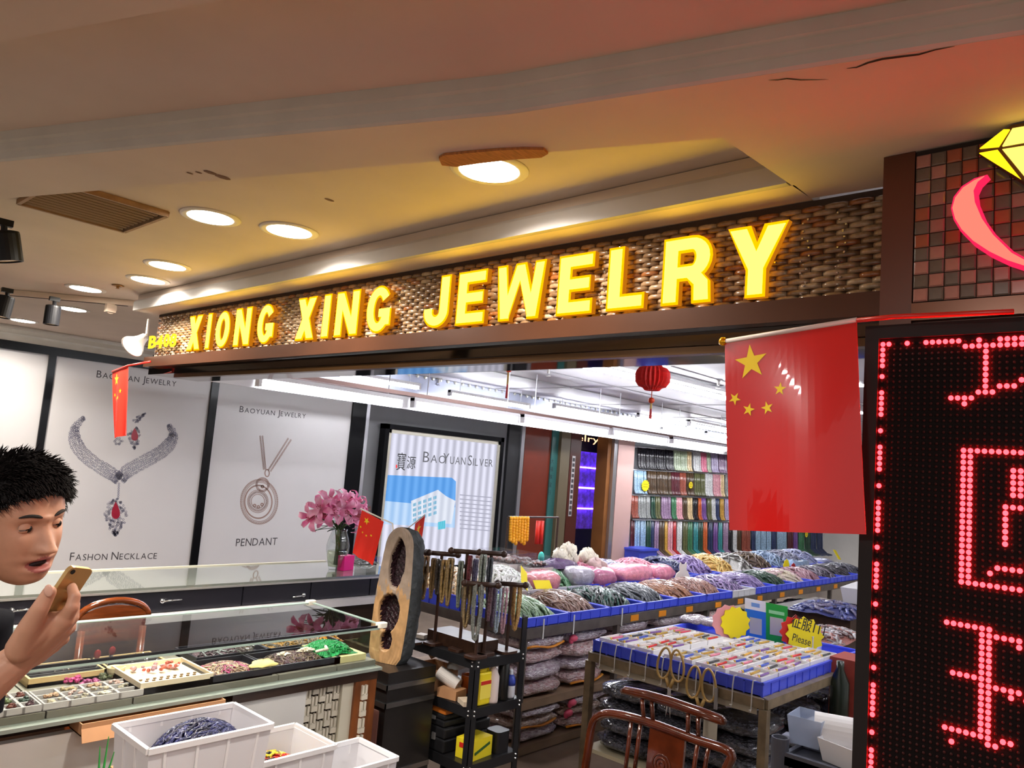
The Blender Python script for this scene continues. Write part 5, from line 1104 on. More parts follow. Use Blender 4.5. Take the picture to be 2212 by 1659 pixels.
# small hand flags by the geode
def dp(px, py, d): return at(px, py, dep=d)
st5 = [(0.30, 0.17, 0.14, 0.25), (0.10, 0.36, 0.05, 0), (0.24, 0.45, 0.05, 0.3), (0.44, 0.47, 0.05, 0.2), (0.62, 0.42, 0.05, 0.5)]
m_stick = mat('stick_white', srgb(232, 226, 214), 0.5)
flag('hand_flag', 'small red flag with yellow stars leaning over the pink lilies', dp(782, 1102, 3.95), dp(829, 1127, 3.9)-dp(782, 1102, 3.95), dp(760, 1195, 3.95)-dp(782, 1102, 3.95), 0.008, st5, m_flag2, pole=[dp(779, 1099, 3.95), dp(848, 1131, 3.88), Vector((2.53, 3.02, 1.15))], pole_r=0.004, pole_m=m_stick, finial=False)
flag('hand_flag', 'small red flag turned edge on behind the geode', dp(897, 1131, 4.0), dp(918, 1114, 3.9)-dp(897, 1131, 4.0), dp(886, 1228, 4.0)-dp(897, 1131, 4.0), 0.012, [(0.5, 0.2, 0.22, 0.1), (0.25, 0.42, 0.08, 0.3), (0.7, 0.4, 0.08, 0), (0.45, 0.5, 0.08, 0.2)], m_flag2, pole=[dp(918, 1112, 3.9), dp(880, 1142, 4.02), Vector((2.55, 3.03, 1.15))], pole_r=0.003, pole_m=m_stick, finial=False)
# ================================================================ plastic crates in front of the case
m_crate = mat('crate_plastic', srgb(226, 224, 228), 0.35, trans=0.0, alpha=0.86)
def crate(x0, x1, y0, y1, z0, z1, label, tap=0.015):
    t = thing('plastic_crate', label, 'crate', ((x0+x1)/2, (y0+y1)/2, z0), 'white plastic crates in front of the case')
    cx, cy = (x0+x1)/2, (y0+y1)/2
    def rr(k, z): return [(cx+(x0-cx)*k, cy+(y0-cy)*k, z), (cx+(x1-cx)*k, cy+(y0-cy)*k, z), (cx+(x1-cx)*k, cy+(y1-cy)*k, z), (cx+(x0-cx)*k, cy+(y1-cy)*k, z)]
    b = MB(); kb = 0.93; V = rr(kb, z0)+rr(0.985, z1-0.012)+rr(0.97, z1-0.012)+rr(kb-0.015, z0+0.005)
    fs = [(3, 2, 1, 0)]+[(i, (i+1) % 4, 4+(i+1) % 4, 4+i) for i in range(4)]+[(8+i, 8+(i+1) % 4, 12+(i+1) % 4, 12+i) for i in range(4)]+[(12, 13, 14, 15)]+[(4+i, 4+(i+1) % 4, 8+(i+1) % 4, 8+i) for i in range(4)]
    b.add(V, fs); b.build('tub', m_crate, t)
    b = MB(); w = 0.012
    for a, c in (((x0, y0), (x1, y0)), ((x1, y0), (x1, y1)), ((x1, y1), (x0, y1)), ((x0, y1), (x0, y0))): b.bar((*a, z1-0.008), (*c, z1-0.008), w, 0.016)
    b.build('rim', mat('crate_rim', srgb(230, 228, 230), 0.35), t)
    n = max(2, int((x1-x0)/0.08))
    for i in range(n): 
        xx = x0+(x1-x0)*(i+0.5)/n
        for yy, s in ((y0, 1), (y1, -1)): b = MB(); b.bar((cx+(xx-cx)*kb, cy+(yy-cy)*kb-s*0.002, z0+0.004), (xx, yy+s*0.001, z1-0.016), 0.008, 0.006, up=(0, 1, 0)); b.build('rib', MATS['crate_rim'], t)
    for i in range(2):
        yy = y0+(y1-y0)*(i+1)/3
        for xx, s in ((x0, 1), (x1, -1)): b = MB(); b.bar((cx+(xx-cx)*kb-s*0.002, cy+(yy-cy)*kb, z0+0.004), (xx+s*0.001, yy, z1-0.016), 0.006, 0.008, up=(0, 1, 0)); b.build('rib', MATS['crate_rim'], t)
    return t
b = MB(); b.b2((0.90, 2.20, 0.0), (2.06, 2.62, 0.42)); tag(b.build('storage_bench', m_wdark), 'low dark storage bench under the plastic crates', 'bench')
def solve(pts, z): return [at(px, py, z=z) for px, py in pts]
zA = 0.86; A = solve([(250, 1560), (325, 1622), (582, 1557), (510, 1520)], zA)
crate(1.0, 1.378, 2.17, 2.415, 0.712, zA, 'white plastic crate with dark blue bead strands on top of the others')
heap('dark navy bead strands piled in the top crate', (1.21, 2.305, 0.745), 0.145, 0.095, 0.115, [(24, 26, 66), (34, 38, 86), (18, 18, 46)], 130, 0.004, 0.10, 0.2)
crate(1.24, 1.70, 2.27, 2.53, 0.421, 0.705, 'white plastic crate with a yellow packet, under the top crate')
heap('yellow and red striped packet strands lying in the middle crate', (1.52, 2.41, 0.50), 0.16, 0.085, 0.17, [(222, 200, 50), (190, 40, 30), (30, 24, 24)], 70, 0.006, 0.1, 0.1)
crate(1.73, 1.995, 2.28, 2.52, 0.421, 0.60, 'smallest white plastic crate nearest the corner post')
heap('clear silvery strands in the smallest crate', (1.86, 2.40, 0.435), 0.09, 0.07, 0.07, [(190, 190, 186), (150, 156, 150)], 40, 0.004, 0.08)
b = MB(); b.b2((1.04, 2.27, 0.421), (1.22, 2.5, 0.705)); tag(b.build('storage_carton', mat('cardboard', srgb(176, 130, 92), 0.8, var=0.08, scale=12)), 'closed brown carton propping up the top crate', 'box')
# open cardboard box wedged under the ledge, green plant blade
x0, x1 = at(190, 1540, y=2.62).x, at(500, 1500, y=2.62).x; z1 = at(330, 1525, y=2.58).z
t = thing('cardboard_box', 'open brown cardboard box wedged between the case and the crates', 'box', ((x0+x1)/2, 2.7, CZ0-0.05))
b = MB(); tray_box(b, x0, x1, 2.655, 2.755, CZ0-0.0505, CZ0-0.014, 0.004, 0.004); b.build('carton', MATS['cardboard'], t)
b = MB(); b.box(((x0+x1)/2, 2.648, CZ0-0.045), (x1-x0, 0.003, 0.05), M=Matrix.Rotation(-0.5, 3, 'X')); b.build('flap', MATS['cardboard'], t)
p = at(222, 1659, dep=1.9)
b = MB()
for dx, L in ((-0.006, 0.05), (0.002, 0.075), (0.010, 0.04)): b.tube([p+Vector((dx*0.7, -dx*0.7, -0.20)), p+Vector((dx*0.7, -dx*0.7, -0.03)), p+Vector((dx*1.6, -dx*1.6, L))], [0.004, 0.004, 0.001], 5)
tag(b.build('grass_sprig', mat('sprig_green', srgb(60, 170, 80), 0.5)), 'thin green plastic sprig poking up before the white panel', 'sprig')
# ================================================================ geode on a black stand
GX, GY, GZ = 2.43, 2.93, 0.735
t = thing('storage_tower', 'black metal edged drawer tower under the geode', 'cabinet', (GX+0.02, GY+0.03, 0))
b = MB(); b.b2((GX-0.09, GY-0.14, 0.0), (GX+0.20, GY+0.20, GZ-0.001)); b.build('body', mat('tower_black', (0.015, 0.013, 0.013), 0.25), t)
b = MB(); b.b2((GX-0.096, GY-0.10, 0.30), (GX-0.0905, GY+0.16, 0.56)); b.build('pink_panel', mat('dusty_pink', srgb(150, 106, 98), 0.35), t)
for z in (0.28, 0.58, 0.66):
    b = MB(); b.b2((GX-0.10, GY-0.146, z), (GX-0.091, GY+0.2, z+0.022)); b.b2((GX-0.10, GY-0.146, z), (GX+0.2, GY-0.141, z+0.022)); b.build('metal_edge', mat('edge_chrome', (0.25, 0.24, 0.24), 0.2, 0.9), t)
n = Vector((-0.97, -0.24, 0)).normalized(); wv = Vector((-n.y, n.x, 0))  # face normal, width direction
H = 0.64; q = random.Random(12)
ge = thing('geode', 'tall amethyst geode with two dark crystal cavities standing beside the glass case', 'geode', (GX, GY, GZ))
def hw(v):  # half width up the height
    base = 0.085+0.018*math.sin(v*3.3+0.4); 
    if v > 0.86: base *= math.sqrt(max(0.0, 1-((v-0.86)/0.14)**2))*0.98+0.02
    if v < 0.05: base *= 0.80+0.2*v/0.05
    return base
def lean(v): return 0.035*(v-0.5)
def nse(u, v, s): return math.sin(u*9*s+v*31*s)*0.5+math.sin(u*23*s-v*17*s+1.3)*0.3+math.sin(u*41*s+v*57*s)*0.2
def cav(u, v):
    a = 0.0
    for cu_, cv, ru, rv in ((0.05, 0.73, 0.52, 0.185), (-0.08, 0.36, 0.62, 0.15), (0.0, 0.16, 0.35, 0.08)):
        e = ((u-cu_)/ru)**2+((v-cv)/rv)**2+0.16*nse(u, v, 0.6); a = max(a, min(1, max(0, (1.0-e)*2.2)))
    return a
NU, NV = 64, 140; V = []
for j in range(NV+1):
    v = j/NV
    for i in range(NU+1):
        u = i/NU*2-1; c = cav(u, v); p = Vector((GX, GY, GZ+v*H))+wv*(u*hw(v)+lean(v))-n*(c*0.055+0.010*u*u+(0.006*nse(u, v*2, 2.3) if c > 0.3 else 0.0015*nse(u, v, 1.5)))
        V.append(p)
w = NU+1; F = []; K = []
for j in range(NV):
    for i in range(NU):
        u = (i+0.5)/NU*2-1; v = (j+0.5)/NV; c = cav(u, v); F.append((j*w+i, j*w+i+1, (j+1)*w+i+1, (j+1)*w+i))
        K.append(1 if c > 0.30 else (0 if v > 0.52+0.10*nse(u*1.3, v*1.7, 0.8) else 2))
b = MB(); b.add(V, F); b.mi = K
o = b.build('crystal_face', [mat('geode_rim', srgb(150, 132, 118), 0.45, var=0.15, scale=25, bump=0.3), mat('amethyst_dark', srgb(44, 26, 32), 0.15, var=0.6, scale=60, bump=0.9, bscale=90), mat('geode_tan', srgb(176, 138, 96), 0.45, var=0.22, scale=20, bump=0.3)], ge, True)
b = MB()
def back(u, v):  # u around 0..1 from left rim over the back to the right rim
    a = PI*u; d = 1+0.10*nse(u*2, v*1.5, 1.1); return Vector((GX, GY, GZ+v*H))+wv*(-math.cos(a)*hw(v)*1.0+lean(v)+0.04*math.sin(a))-n*(0.010+math.sin(a)*(0.12*hw(v)/0.09)*d)
b.grid(back, 18, 40); b.build('rough_back', mat('geode_back', srgb(62, 66, 68), 0.8, var=0.4, scale=30, bump=0.9, bscale=45), ge, True)

# ================================================================ black angle iron rack
RX0, RX1, RY0, RY1 = 2.67, 3.02, 2.57, 3.07
m_rack = mat('rack_black', (0.012, 0.012, 0.014), 0.35)
rk = thing('metal_rack', 'black bolted angle iron rack with shelves of boxes and bottles', 'rack', ((RX0+RX1)/2, (RY0+RY1)/2, 0))
zs = [0.80, at(1016, 1532, x=RX0).z, at(1000, 1652, x=RX0).z, 0.06]
bolt = mat('bolt_zinc', (0.7, 0.7, 0.7), 0.25, 0.9)
for x in (RX0, RX1):
    for y in (RY0, RY1):
        b = MB(); sx = 1 if x == RX0 else -1; sy = 1 if y == RY0 else -1
        top_ = 0.80 if not (x == RX1 and y == RY0) else 0.97
        b.b2((x, y, 0), (x+sx*0.035, y+sy*0.003, top_)); b.b2((x, y, 0), (x+sx*0.003, y+sy*0.035, top_)); po = b.build('post', m_rack, rk)
        b = MB()
        for z in zs:
            for dz in (-0.012, -0.032):
                b.ball((x-sx*0.002, y+sy*0.018, z+dz), 0.005, 8, 5); b.ball((x+sx*0.018, y-sy*0.002, z+dz), 0.005, 8, 5)
        b.build('bolts', bolt, po)
for z in zs:
    b = MB(); b.b2((RX0+0.004, RY0+0.004, z-0.006), (RX1-0.004, RY1-0.004, z)); b.b2((RX0-0.001, RY0, z-0.045), (RX0+0.003, RY1, z)); b.b2((RX1-0.003, RY0, z-0.045), (RX1+0.001, RY1, z)); b.b2((RX0, RY0-0.001, z-0.045), (RX1, RY0+0.003, z)); b.b2((RX0, RY1-0.003, z-0.045), (RX1, RY1+0.001, z)); b.build('shelf', m_rack, rk)
# contents of the rack
Z2, Z3 = zs[1]+0.001, zs[2]+0.001
m_cb = MATS['cardboard']
t = thing('shipping_box', 'open cardboard box with purple print on the middle rack shelf', 'box', (2.78, 2.98, Z2))
b = MB(); tray_box(b, 2.69, 2.86, 2.87, 3.05, Z2, Z2+0.10, 0.005, 0.005); b.build('carton', m_cb, t)
b = MB(); b.add([(2.69, 2.87, Z2+0.10), (2.69, 3.05, Z2+0.10), (2.66, 3.05, Z2+0.135), (2.66, 2.87, Z2+0.13)], [(0, 1, 2, 3), (3, 2, 1, 0)]); b.build('flap', m_cb, t)
b = MB(); burst(b, (2.689, 2.94, Z2+0.05), (0, -1, 0), (0, 0, 1), 0.026, 3, 0.0012, 0.5); b.build('printed_mark', mat('purple_ink', srgb(90, 30, 70), 0.7), t)
def roll(label, c, R, L, ax, mt, hole=0.5, name='tape_roll', cat='tape'):
    M = Vector((0, 0, 1)).rotation_difference(Vector(ax)).to_matrix(); b = MB()
    b.lathe([(R*hole, -L/2), (R, -L/2), (R, L/2), (R*hole, L/2), (R*hole, -L/2)], 24, c, M); return tag(b.build(name, mt, None, False), label, cat)
m_wrap = mat('bubble_wrap', srgb(206, 200, 196), 0.4)
lump('paper_wad', 'crumpled white paper leaning over the open cardboard box', 'paper', (2.84, 2.86, Z2+0.101), 0.06, 0.04, 0.05, m_wrap, 8, 0.25)
roll('tipped roll of white paper towel on the middle rack shelf', (2.73, 2.80, Z2+0.075), 0.032, 0.12, (0.3, -0.8, -0.35), m_wrap, 0.2, 'paper_roll', 'paper roll')
b = MB(); b.box((2.72, 2.76, Z2+0.022), (0.09, 0.11, 0.042), 0.2); tag(b.build('small_carton', m_cb), 'small brown carton under the tipped paper roll', 'box')
roll('orange packing tape roll standing behind the paper roll', (2.85, 2.77, Z2+0.045), 0.045, 0.08, (0, 0, 1), mat('tape_orange', srgb(190, 92, 30), 0.3), 0.75)
b = MB(); b.box((2.86, 2.655, Z2+0.06), (0.08, 0.10, 0.12), 0.1); tag(b.build('amber_carton', mat('amber_card', srgb(196, 140, 50), 0.6)), 'ochre box behind the yellow jug', 'box')
# yellow jug
jx, jy = 2.765, 2.615; t = thing('yellow_jug', 'yellow plastic cleaner jug with a red printed label', 'jug', (jx, jy, Z2))
m_jug = mat('jug_yellow', srgb(238, 214, 40), 0.3)
b = MB(); b.rbox((jx, jy, Z2+0.075), (0.095, 0.065, 0.15), 0.02); b.rbox((jx-0.012, jy, Z2+0.162), (0.066, 0.05, 0.025), 0.02); b.build('bottle', m_jug, t, bevel=0.008)
b = MB(); b.tube([(jx-0.03, jy, Z2+0.165), (jx-0.034, jy, Z2+0.20), (jx+0.0, jy, Z2+0.205), (jx+0.03, jy, Z2+0.175), (jx+0.042, jy, Z2+0.14)], 0.010, 8); b.build('grip', m_jug, t, True)
b = MB(); b.lathe([(0.016, 0.0), (0.016, 0.02), (0.012, 0.024), (0.0, 0.024)], 14, (jx-0.026, jy, Z2+0.19)); b.build('cap', m_jug, t)
for y0, sg in ((jy-0.0335, -1),):
    b = MB(); b.b2((jx-0.036, y0-0.0008, Z2+0.03), (jx+0.036, y0, Z2+0.115)); lab = b.build('front_label', mat('label_yellow', srgb(246, 226, 90), 0.5), t)
    b = MB(); b.b2((jx-0.034, y0-0.0016, Z2+0.095), (jx+0.034, y0-0.0009, Z2+0.112)); b.build('red_banner', mat('label_red', srgb(200, 40, 30), 0.5), lab)
b = MB(); b.b2((jx-0.0483, jy-0.028, Z2+0.03), (jx-0.0476, jy+0.028, Z2+0.115)); b.build('side_label', MATS['label_yellow'], t)
b = MB(); b.b2((jx-0.0490, jy-0.026, Z2+0.095), (jx-0.0484, jy+0.026, Z2+0.112)); b.b2((jx-0.0490, jy-0.008, Z2+0.045), (jx-0.0484, jy+0.014, Z2+0.075)); b.build('red_print', MATS['label_red'], t)
def bottle(name, label, x, y, z, prof, mt, extra=None):
    t = thing(name, label, 'bottle', (x, y, z)); b = MB(); b.lathe(prof, 18, (x, y, z)); b.build('bottle_body', mt, t, True); return t
t = bottle('spray_bottle', 'spray bottle with an orange trigger behind the yellow jug', 2.83, 2.60, Z2, [(0.03, 0), (0.032, 0.01), (0.032, 0.12), (0.014, 0.16), (0.013, 0.185), (0, 0.185)], mat('spray_white', srgb(222, 206, 200), 0.4))
b = MB(); b.b2((2.812, 2.588, Z2+0.185), (2.85, 2.612, Z2+0.215)); b.bar((2.812, 2.6, Z2+0.205), (2.78, 2.6, Z2+0.212), 0.014, 0.016); b.build('trigger', mat('trigger_orange', srgb(232, 90, 30), 0.4), t)
t = bottle('thermos', 'tall black flask with a steel cap on the middle rack shelf', 2.905, 2.60, Z2, [(0.026, 0), (0.028, 0.006), (0.028, 0.17), (0.022, 0.178), (0, 0.178)], mat('flask_black', (0.01, 0.01, 0.01), 0.25))
b = MB(); b.lathe([(0.022, 0.178), (0.022, 0.2), (0, 0.2)], 18, (2.905, 2.60, Z2)); b.build('cap', m_steel, t)
t = bottle('detergent_bottle', 'small white and blue bottle at the end of the middle rack shelf', 2.965, 2.605, Z2, [(0.024, 0), (0.026, 0.01), (0.026, 0.08), (0.012, 0.11), (0.010, 0.13), (0, 0.13)], mat('bottle_white', srgb(214, 216, 226), 0.35))
b = MB(); b.lathe([(0.0265, 0.06), (0.0265, 0.085), (0.014, 0.11)], 18, (2.965, 2.605, Z2)); b.build('blue_band', mat('band_blue', srgb(50, 70, 170), 0.4), t, True)
b = MB(); b.box((2.70, 2.64, Z2+0.012), (0.055, 0.08, 0.022), -0.4); tag(b.build('card_pack', mat('pale_card', srgb(196, 180, 160), 0.6)), 'flat pale packet lying before the yellow jug', 'packet')
roll('beige tape roll propped on the carton flap', (2.80, 3.01, Z2+0.16), 0.04, 0.045, (0.6, -0.6, 0.5), mat('tape_beige', srgb(176, 160, 140), 0.4), 0.6)
# lower shelf: tool cases, orange carton, yellow box
zc = at(850, 1600, x=RX0).z
def case(label, z0, z1, y0, y1, handle=False):
    t = thing('tool_case', label, 'tool case', (2.83, (y0+y1)/2, z0)); b = MB(); b.b2((2.675, y0, z0), (2.99, y1, z0+(z1-z0)*0.55)); b.build('tub', mat('case_black', (0.014, 0.014, 0.016), 0.4), t, bevel=0.008)
    b = MB(); b.b2((2.675, y0, z0+(z1-z0)*0.57), (2.99, y1, z1)); b.build('lid', MATS['case_black'], t, bevel=0.008)
    b = MB()
    for yy in (y0+0.06, y1-0.08): b.b2((2.668, yy, z0+(z1-z0)*0.45), (2.676, yy+0.022, z0+(z1-z0)*0.72))
    b.build('latches', mat('latch_grey', (0.2, 0.2, 0.2), 0.4), t)
    if handle:
        ym = (y0+y1)/2+0.02; zz = z0+(z1-z0)*0.5
        b = MB(); b.tube([(2.674, ym+0.06, zz), (2.645, ym+0.055, zz-0.004), (2.643, ym-0.055, zz-0.004), (2.674, ym-0.06, zz)], 0.008, 8); b.build('grip', mat('grip_teal', srgb(40, 110, 124), 0.4), t, True)
    return t
case('lower black tool case with a teal grip on the rack', Z3, Z3+0.115, 2.74, 3.06, True)
case('upper black tool case under the orange carton', Z3+0.1165, Z3+0.175, 2.75, 3.06)
b = MB(); b.box((2.83, 2.90, Z3+0.207), (0.30, 0.30, 0.060)); t = tag(b.build('taped_carton', mat('carton_orange', srgb(196, 110, 40), 0.45, var=0.1, scale=10)), 'long orange taped carton on top of the tool cases', 'box')
t = thing('yellow_box', 'yellow tool box carton with green print on the lower rack shelf', 'box', (2.80, 2.65, Z3))
b = MB(); b.box((2.79, 2.65, Z3+0.045), (0.15, 0.10, 0.09), 0.1); b.build('carton', mat('carton_yellow', srgb(232, 210, 40), 0.45), t)
b = MB(); b.bar((2.74, 2.5935, Z3+0.03), (2.85, 2.605, Z3+0.06), 0.004, 0.012, up=(0, 0, 1)); b.build('green_print', mat('print_green', srgb(50, 90, 40), 0.5), t)
b = MB(); b.box((2.7145, 2.647, Z3+0.06), (0.002, 0.05, 0.022), 0.1); b.build('red_print', MATS['label_red'], t)
b = MB(); b.rbox((2.93, 2.63, Z3+0.05), (0.09, 0.09, 0.10), 0.02); tag(b.build('black_tin', mat('tin_black', (0.01, 0.01, 0.012), 0.3)), 'black tin beside the yellow carton on the rack', 'tin')
# necklace stands and hanging strands on the rack
ZTOP = 0.801
m_stand = mat('stand_brown', srgb(58, 36, 26), 0.4, var=0.2)
def rackdep(px, py, dep):
    best = [d for d in np.linspace(3.2, 4.3, 111) if RX0+0.03 < at(px, py, dep=d).x < RX1-0.02 and RY0+0.03 < at(px, py, dep=d).y < RY1-0.02]
    return min(best, key=lambda d: abs(d-dep)) if best else dep
def nstand(px, py, dep, L, label, zb=ZTOP):
    p = at(px, py, dep=rackdep(px, py, dep))
    t = thing('necklace_stand', label, 'stand', (p.x, p.y, zb), 'T bar necklace stands on the rack')
    d = Vector((0.62, -0.62, 0)).normalized()
    b = MB(); b.tube([(p.x, p.y, zb+0.012), (p.x, p.y, p.z)], 0.008, 8); b.build('post', m_stand, t)
    b = MB(); b.tube([p-d*L/2, p+d*L/2], 0.012, 10); b.ball(p-d*L/2, 0.017, 8, 6); b.ball(p+d*L/2, 0.017, 8, 6); b.build('cross_bar', m_stand, t, True)
    b = MB(); b.rbox((p.x, p.y, zb+0.006), (0.10, 0.08, 0.012), 0.02); b.build('base', m_stand, t)
    return p, d
def necklace(px, py0, py1, wpx, dep, col, label, k=3, r=0.0048):
    dep = rackdep(px, py0, dep)-0.012; wpx = wpx*1.3 if k > 1 else wpx
    p = at(px, py0, dep=dep); e = at(px, py1, dep=dep); h = p.z-e.z; w = wpx*dep/FOC; d = Vector((0.62, -0.62, 0)).normalized(); n_ = Vector((-0.7, -0.7, 0))
    b = MB()
    k = max(2, k+2) if k > 1 else 1; r = r*1.25 if k > 1 else r*1.5
    for i in range(k):
        o = (i-(k-1)/2)*r*0.9; w = wpx*dep/FOC*(0.55+0.5*((i*37) % 10)/10) if k > 1 else wpx*dep/FOC; P = []
        for s in range(17):
            a = PI*s/16; x = -math.cos(a)*(w/2-abs(o)*0.4)*(0.55+0.45*math.sin(a)); y = -h*(1-abs(math.cos(a))**2.2) if True else 0
            P.append(p+d*x+n_*(0.014*math.sin(a)+o)+Vector((0, 0, y)))
        rr_ = [r*(1.15 if j % 2 else 0.8) for j in range(17)]
        b.tube(P, rr_, 5)
    return tag(b.build('necklace_strand', hm(col) if not isinstance(col, str) else bm(col), None, True), label, 'necklace', 'necklaces hanging on the rack stands')
nstand(905, 1192, 3.85, 0.10, 'necklace stand with the deep purple strands'); nstand(955, 1196, 3.80, 0.16, 'necklace stand with sand coloured strands behind the purple ones'); nstand(1010, 1192, 3.80, 0.16, 'tall necklace stand in the middle of the rack'); nstand(1062, 1195, 3.75, 0.12, 'tall necklace stand with grey green strands')
nstand(1040, 1262, 3.55, 0.16, 'low necklace stand at the front of the rack'); nstand(1105, 1262, 3.62, 0.14, 'low necklace stand over the table end'); nstand(882, 1280, 3.75, 0.06, 'short necklace stand beside the geode')
for px, y0, y1, w, dep, col, lab, k in (
    (895, 1192, 1288, 20, 3.80, (66, 34, 110), 'deep purple bead necklace beside the geode', 4), (908, 1192, 1282, 14, 3.82, (74, 40, 120), 'deep purple bead necklace next to the sand ones', 3),
    (922, 1200, 1292, 16, 3.78, (150, 122, 76), 'sand bead necklace hanging next to the purple ones', 4), (938, 1206, 1290, 12, 3.82, (170, 140, 92), 'thin sand bead necklace on the left stand', 3), (950, 1208, 1282, 14, 3.86, (88, 82, 78), 'smoky grey necklace behind the sand ones', 3),
    (962, 1210, 1300, 16, 3.76, (166, 136, 84), 'long tan bead necklace in the middle', 4), (975, 1206, 1306, 16, 3.74, (156, 130, 86), 'longest tan bead necklace in the middle', 4), (997, 1212, 1310, 12, 3.76, (120, 128, 118), 'grey green necklace right of the tan ones', 3),
    (1016, 1200, 1290, 9, 3.80, (110, 40, 48), 'thin dark red necklace in the middle', 2), (1028, 1208, 1286, 12, 3.82, (84, 80, 110), 'slate purple necklace in the middle', 2), (1045, 1198, 1300, 16, 3.72, (130, 140, 132), 'grey jade necklace under the tall right stand', 4), (1060, 1205, 1296, 12, 3.74, (76, 82, 92), 'dark steel necklace under the tall right stand', 3),
    (1012, 1262, 1352, 20, 3.52, (140, 118, 82), 'tan necklace on the low front stand', 4), (1035, 1262, 1380, 28, 3.5, (126, 130, 124), 'long grey necklace loop hanging lowest at the front', 2), (1060, 1266, 1340, 10, 3.55, (90, 60, 70), 'wine necklace on the low front stand', 2), (1078, 1270, 1364, 12, 3.55, (176, 198, 214), 'pale blue necklace loop at the front', 1), (1092, 1270, 1366, 12, 3.56, (196, 156, 168), 'pale pink necklace loop at the front', 1), (1068, 1268, 1352, 8, 3.56, (70, 50, 76), 'plum necklace between the blue loop and wine one', 2),
    (1118, 1265, 1358, 22, 3.6, (186, 146, 84), 'honey necklace hanging over the table end', 5), (880, 1285, 1330, 18, 3.72, (140, 106, 62), 'brown gold necklace close to the geode', 4), (1004, 1268, 1330, 9, 3.6, (100, 92, 76), 'olive necklace behind the tan front one', 2)):
    necklace(px, y0, y1, w, dep, col, lab, k)
# clutter between the stands
q = random.Random(5)
b = MB(); b.box((2.80, 2.80, ZTOP+0.03), (0.16, 0.34, 0.058)); tag(b.build('dark_box', m_wdark), 'low dark wooden box between the necklace stands', 'box')
b = MB(); b.box((2.74, 3.03, ZTOP+0.01), (0.05, 0.05, 0.018), 0.3); b2 = tag(b.build('label_plate', mat('plate_white', srgb(206, 196, 186), 0.5)), 'small white printed plate on the rack edge by the geode', 'plate')
# ================================================================ bead table with blue trays
TZ, TY0, TY1, TX0, TX1 = 0.745, 3.10, 4.30, 3.62, 10.2
m_stl = mat('table_steel', srgb(112, 104, 98), 0.4, 0.5, var=0.2, scale=12); m_blue = MATS['blue_plastic']
tb = thing('bead_table', 'very long steel framed table covered with trays of bead strands', 'table', ((TX0+TX1)/2, 3.7, 0))
b = MB(); b.b2((TX0, TY0, TZ-0.02), (TX1, TY1, TZ)); b.build('table_top', m_wdark, tb)
b = MB(); b.b2((TX0-0.004, TY0-0.012, TZ-0.06), (TX1, TY0-0.0005, TZ+0.004)); b.b2((TX0-0.012, TY0, TZ-0.06), (TX0-0.0005, TY1, TZ+0.004)); b.build('front_rail', m_stl, tb)
for x in (TX0+0.02, 4.62, 5.9, 7.2, 8.6, 10.1):
    for y in (TY0+0.02, TY1-0.04): b = MB(); b.b2((x-0.018, y-0.018, 0), (x+0.018, y+0.018, TZ-0.021)); b.build('leg', m_stl, tb)
for z in (0.31, 0.05): b = MB(); b.b2((TX0, TY0+0.03, z-0.02), (TX1, TY1-0.06, z)); b.b2((TX0, TY0, z-0.045), (TX1, TY0+0.028, z+0.002)); b.build('lower_shelf', mat('shelf_tan', srgb(140, 116, 92), 0.5, var=0.15, scale=6), tb)
m_otag = mat('tag_orange', srgb(226, 140, 30), 0.5)
for px, py in ((1372, 1313), (1432, 1305), (1490, 1298), (1552, 1292), (1600, 1284), (1642, 1278), (1690, 1273), (1730, 1268), (1768, 1264), (1805, 1260)):
    p = at(px, py, y=TY0-0.013); b = MB(); b.b2((p.x-0.05, TY0-0.0155, TZ-0.05), (p.x+0.05, TY0-0.0125, TZ-0.008)); b.build('orange_tag', m_otag, tb)
for px in (1172, 1237, 1340): p = at(px, 1330, y=TY0); b = MB(); b.b2((p.x-0.006, TY0-0.016, TZ-0.07), (p.x+0.006, TY0-0.0125, TZ+0.05)); b.build('white_clip', m_white, tb)
def ribtray(x0, x1, y0, y1, z0, h, mt, label, group='blue trays on the bead table'):
    t = thing('plastic_tray', label, 'tray', ((x0+x1)/2, (y0+y1)/2, z0), group)
    b = MB(); tray_box(b, x0+0.004, x1-0.004, y0+0.004, y1-0.004, z0, z0+h, 0.006, 0.005); b.build('tub', mt, t)
    b = MB(); w = 0.014
    for a, c in (((x0, y0+w/2), (x1, y0+w/2)), ((x0, y1-w/2), (x1, y1-w/2)), ((x0+w/2, y0), (x0+w/2, y1)), ((x1-w/2, y0), (x1-w/2, y1))): b.bar((*a, z0+h), (*c, z0+h), w, 0.010)
    n_ = max(3, int((x1-x0)/0.09))
    for i in range(n_+1): xx = x0+0.006+(x1-x0-0.012)*i/n_; b.b2((xx-0.004, y0, z0), (xx+0.004, y0+0.005, z0+h))
    n_ = max(3, int((y1-y0)/0.09))
    for i in range(n_+1): yy = y0+0.006+(y1-y0-0.012)*i/n_; b.b2((x0, yy-0.004, z0), (x0+0.005, yy+0.004, z0+h))
    b.build('rim_and_ribs', mt, t); return t
front = [((128, 158, 118), (150, 178, 140)), ((146, 112, 96), (120, 88, 72)), ((30, 34, 36), (36, 78, 66)), ((86, 88, 92), (70, 74, 80)), ((160, 110, 80), (130, 90, 70)), ((146, 104, 90), (120, 80, 70)), ((60, 44, 90), (150, 128, 170)), ((140, 120, 166), (110, 92, 140)), ((40, 70, 50), (30, 54, 40)), ((214, 200, 176), (222, 190, 190)), ((150, 100, 110), (170, 130, 140)), ((120, 110, 124), (60, 50, 66)), ((70, 66, 74), (50, 46, 52)), ((90, 88, 100), (60, 60, 70))]
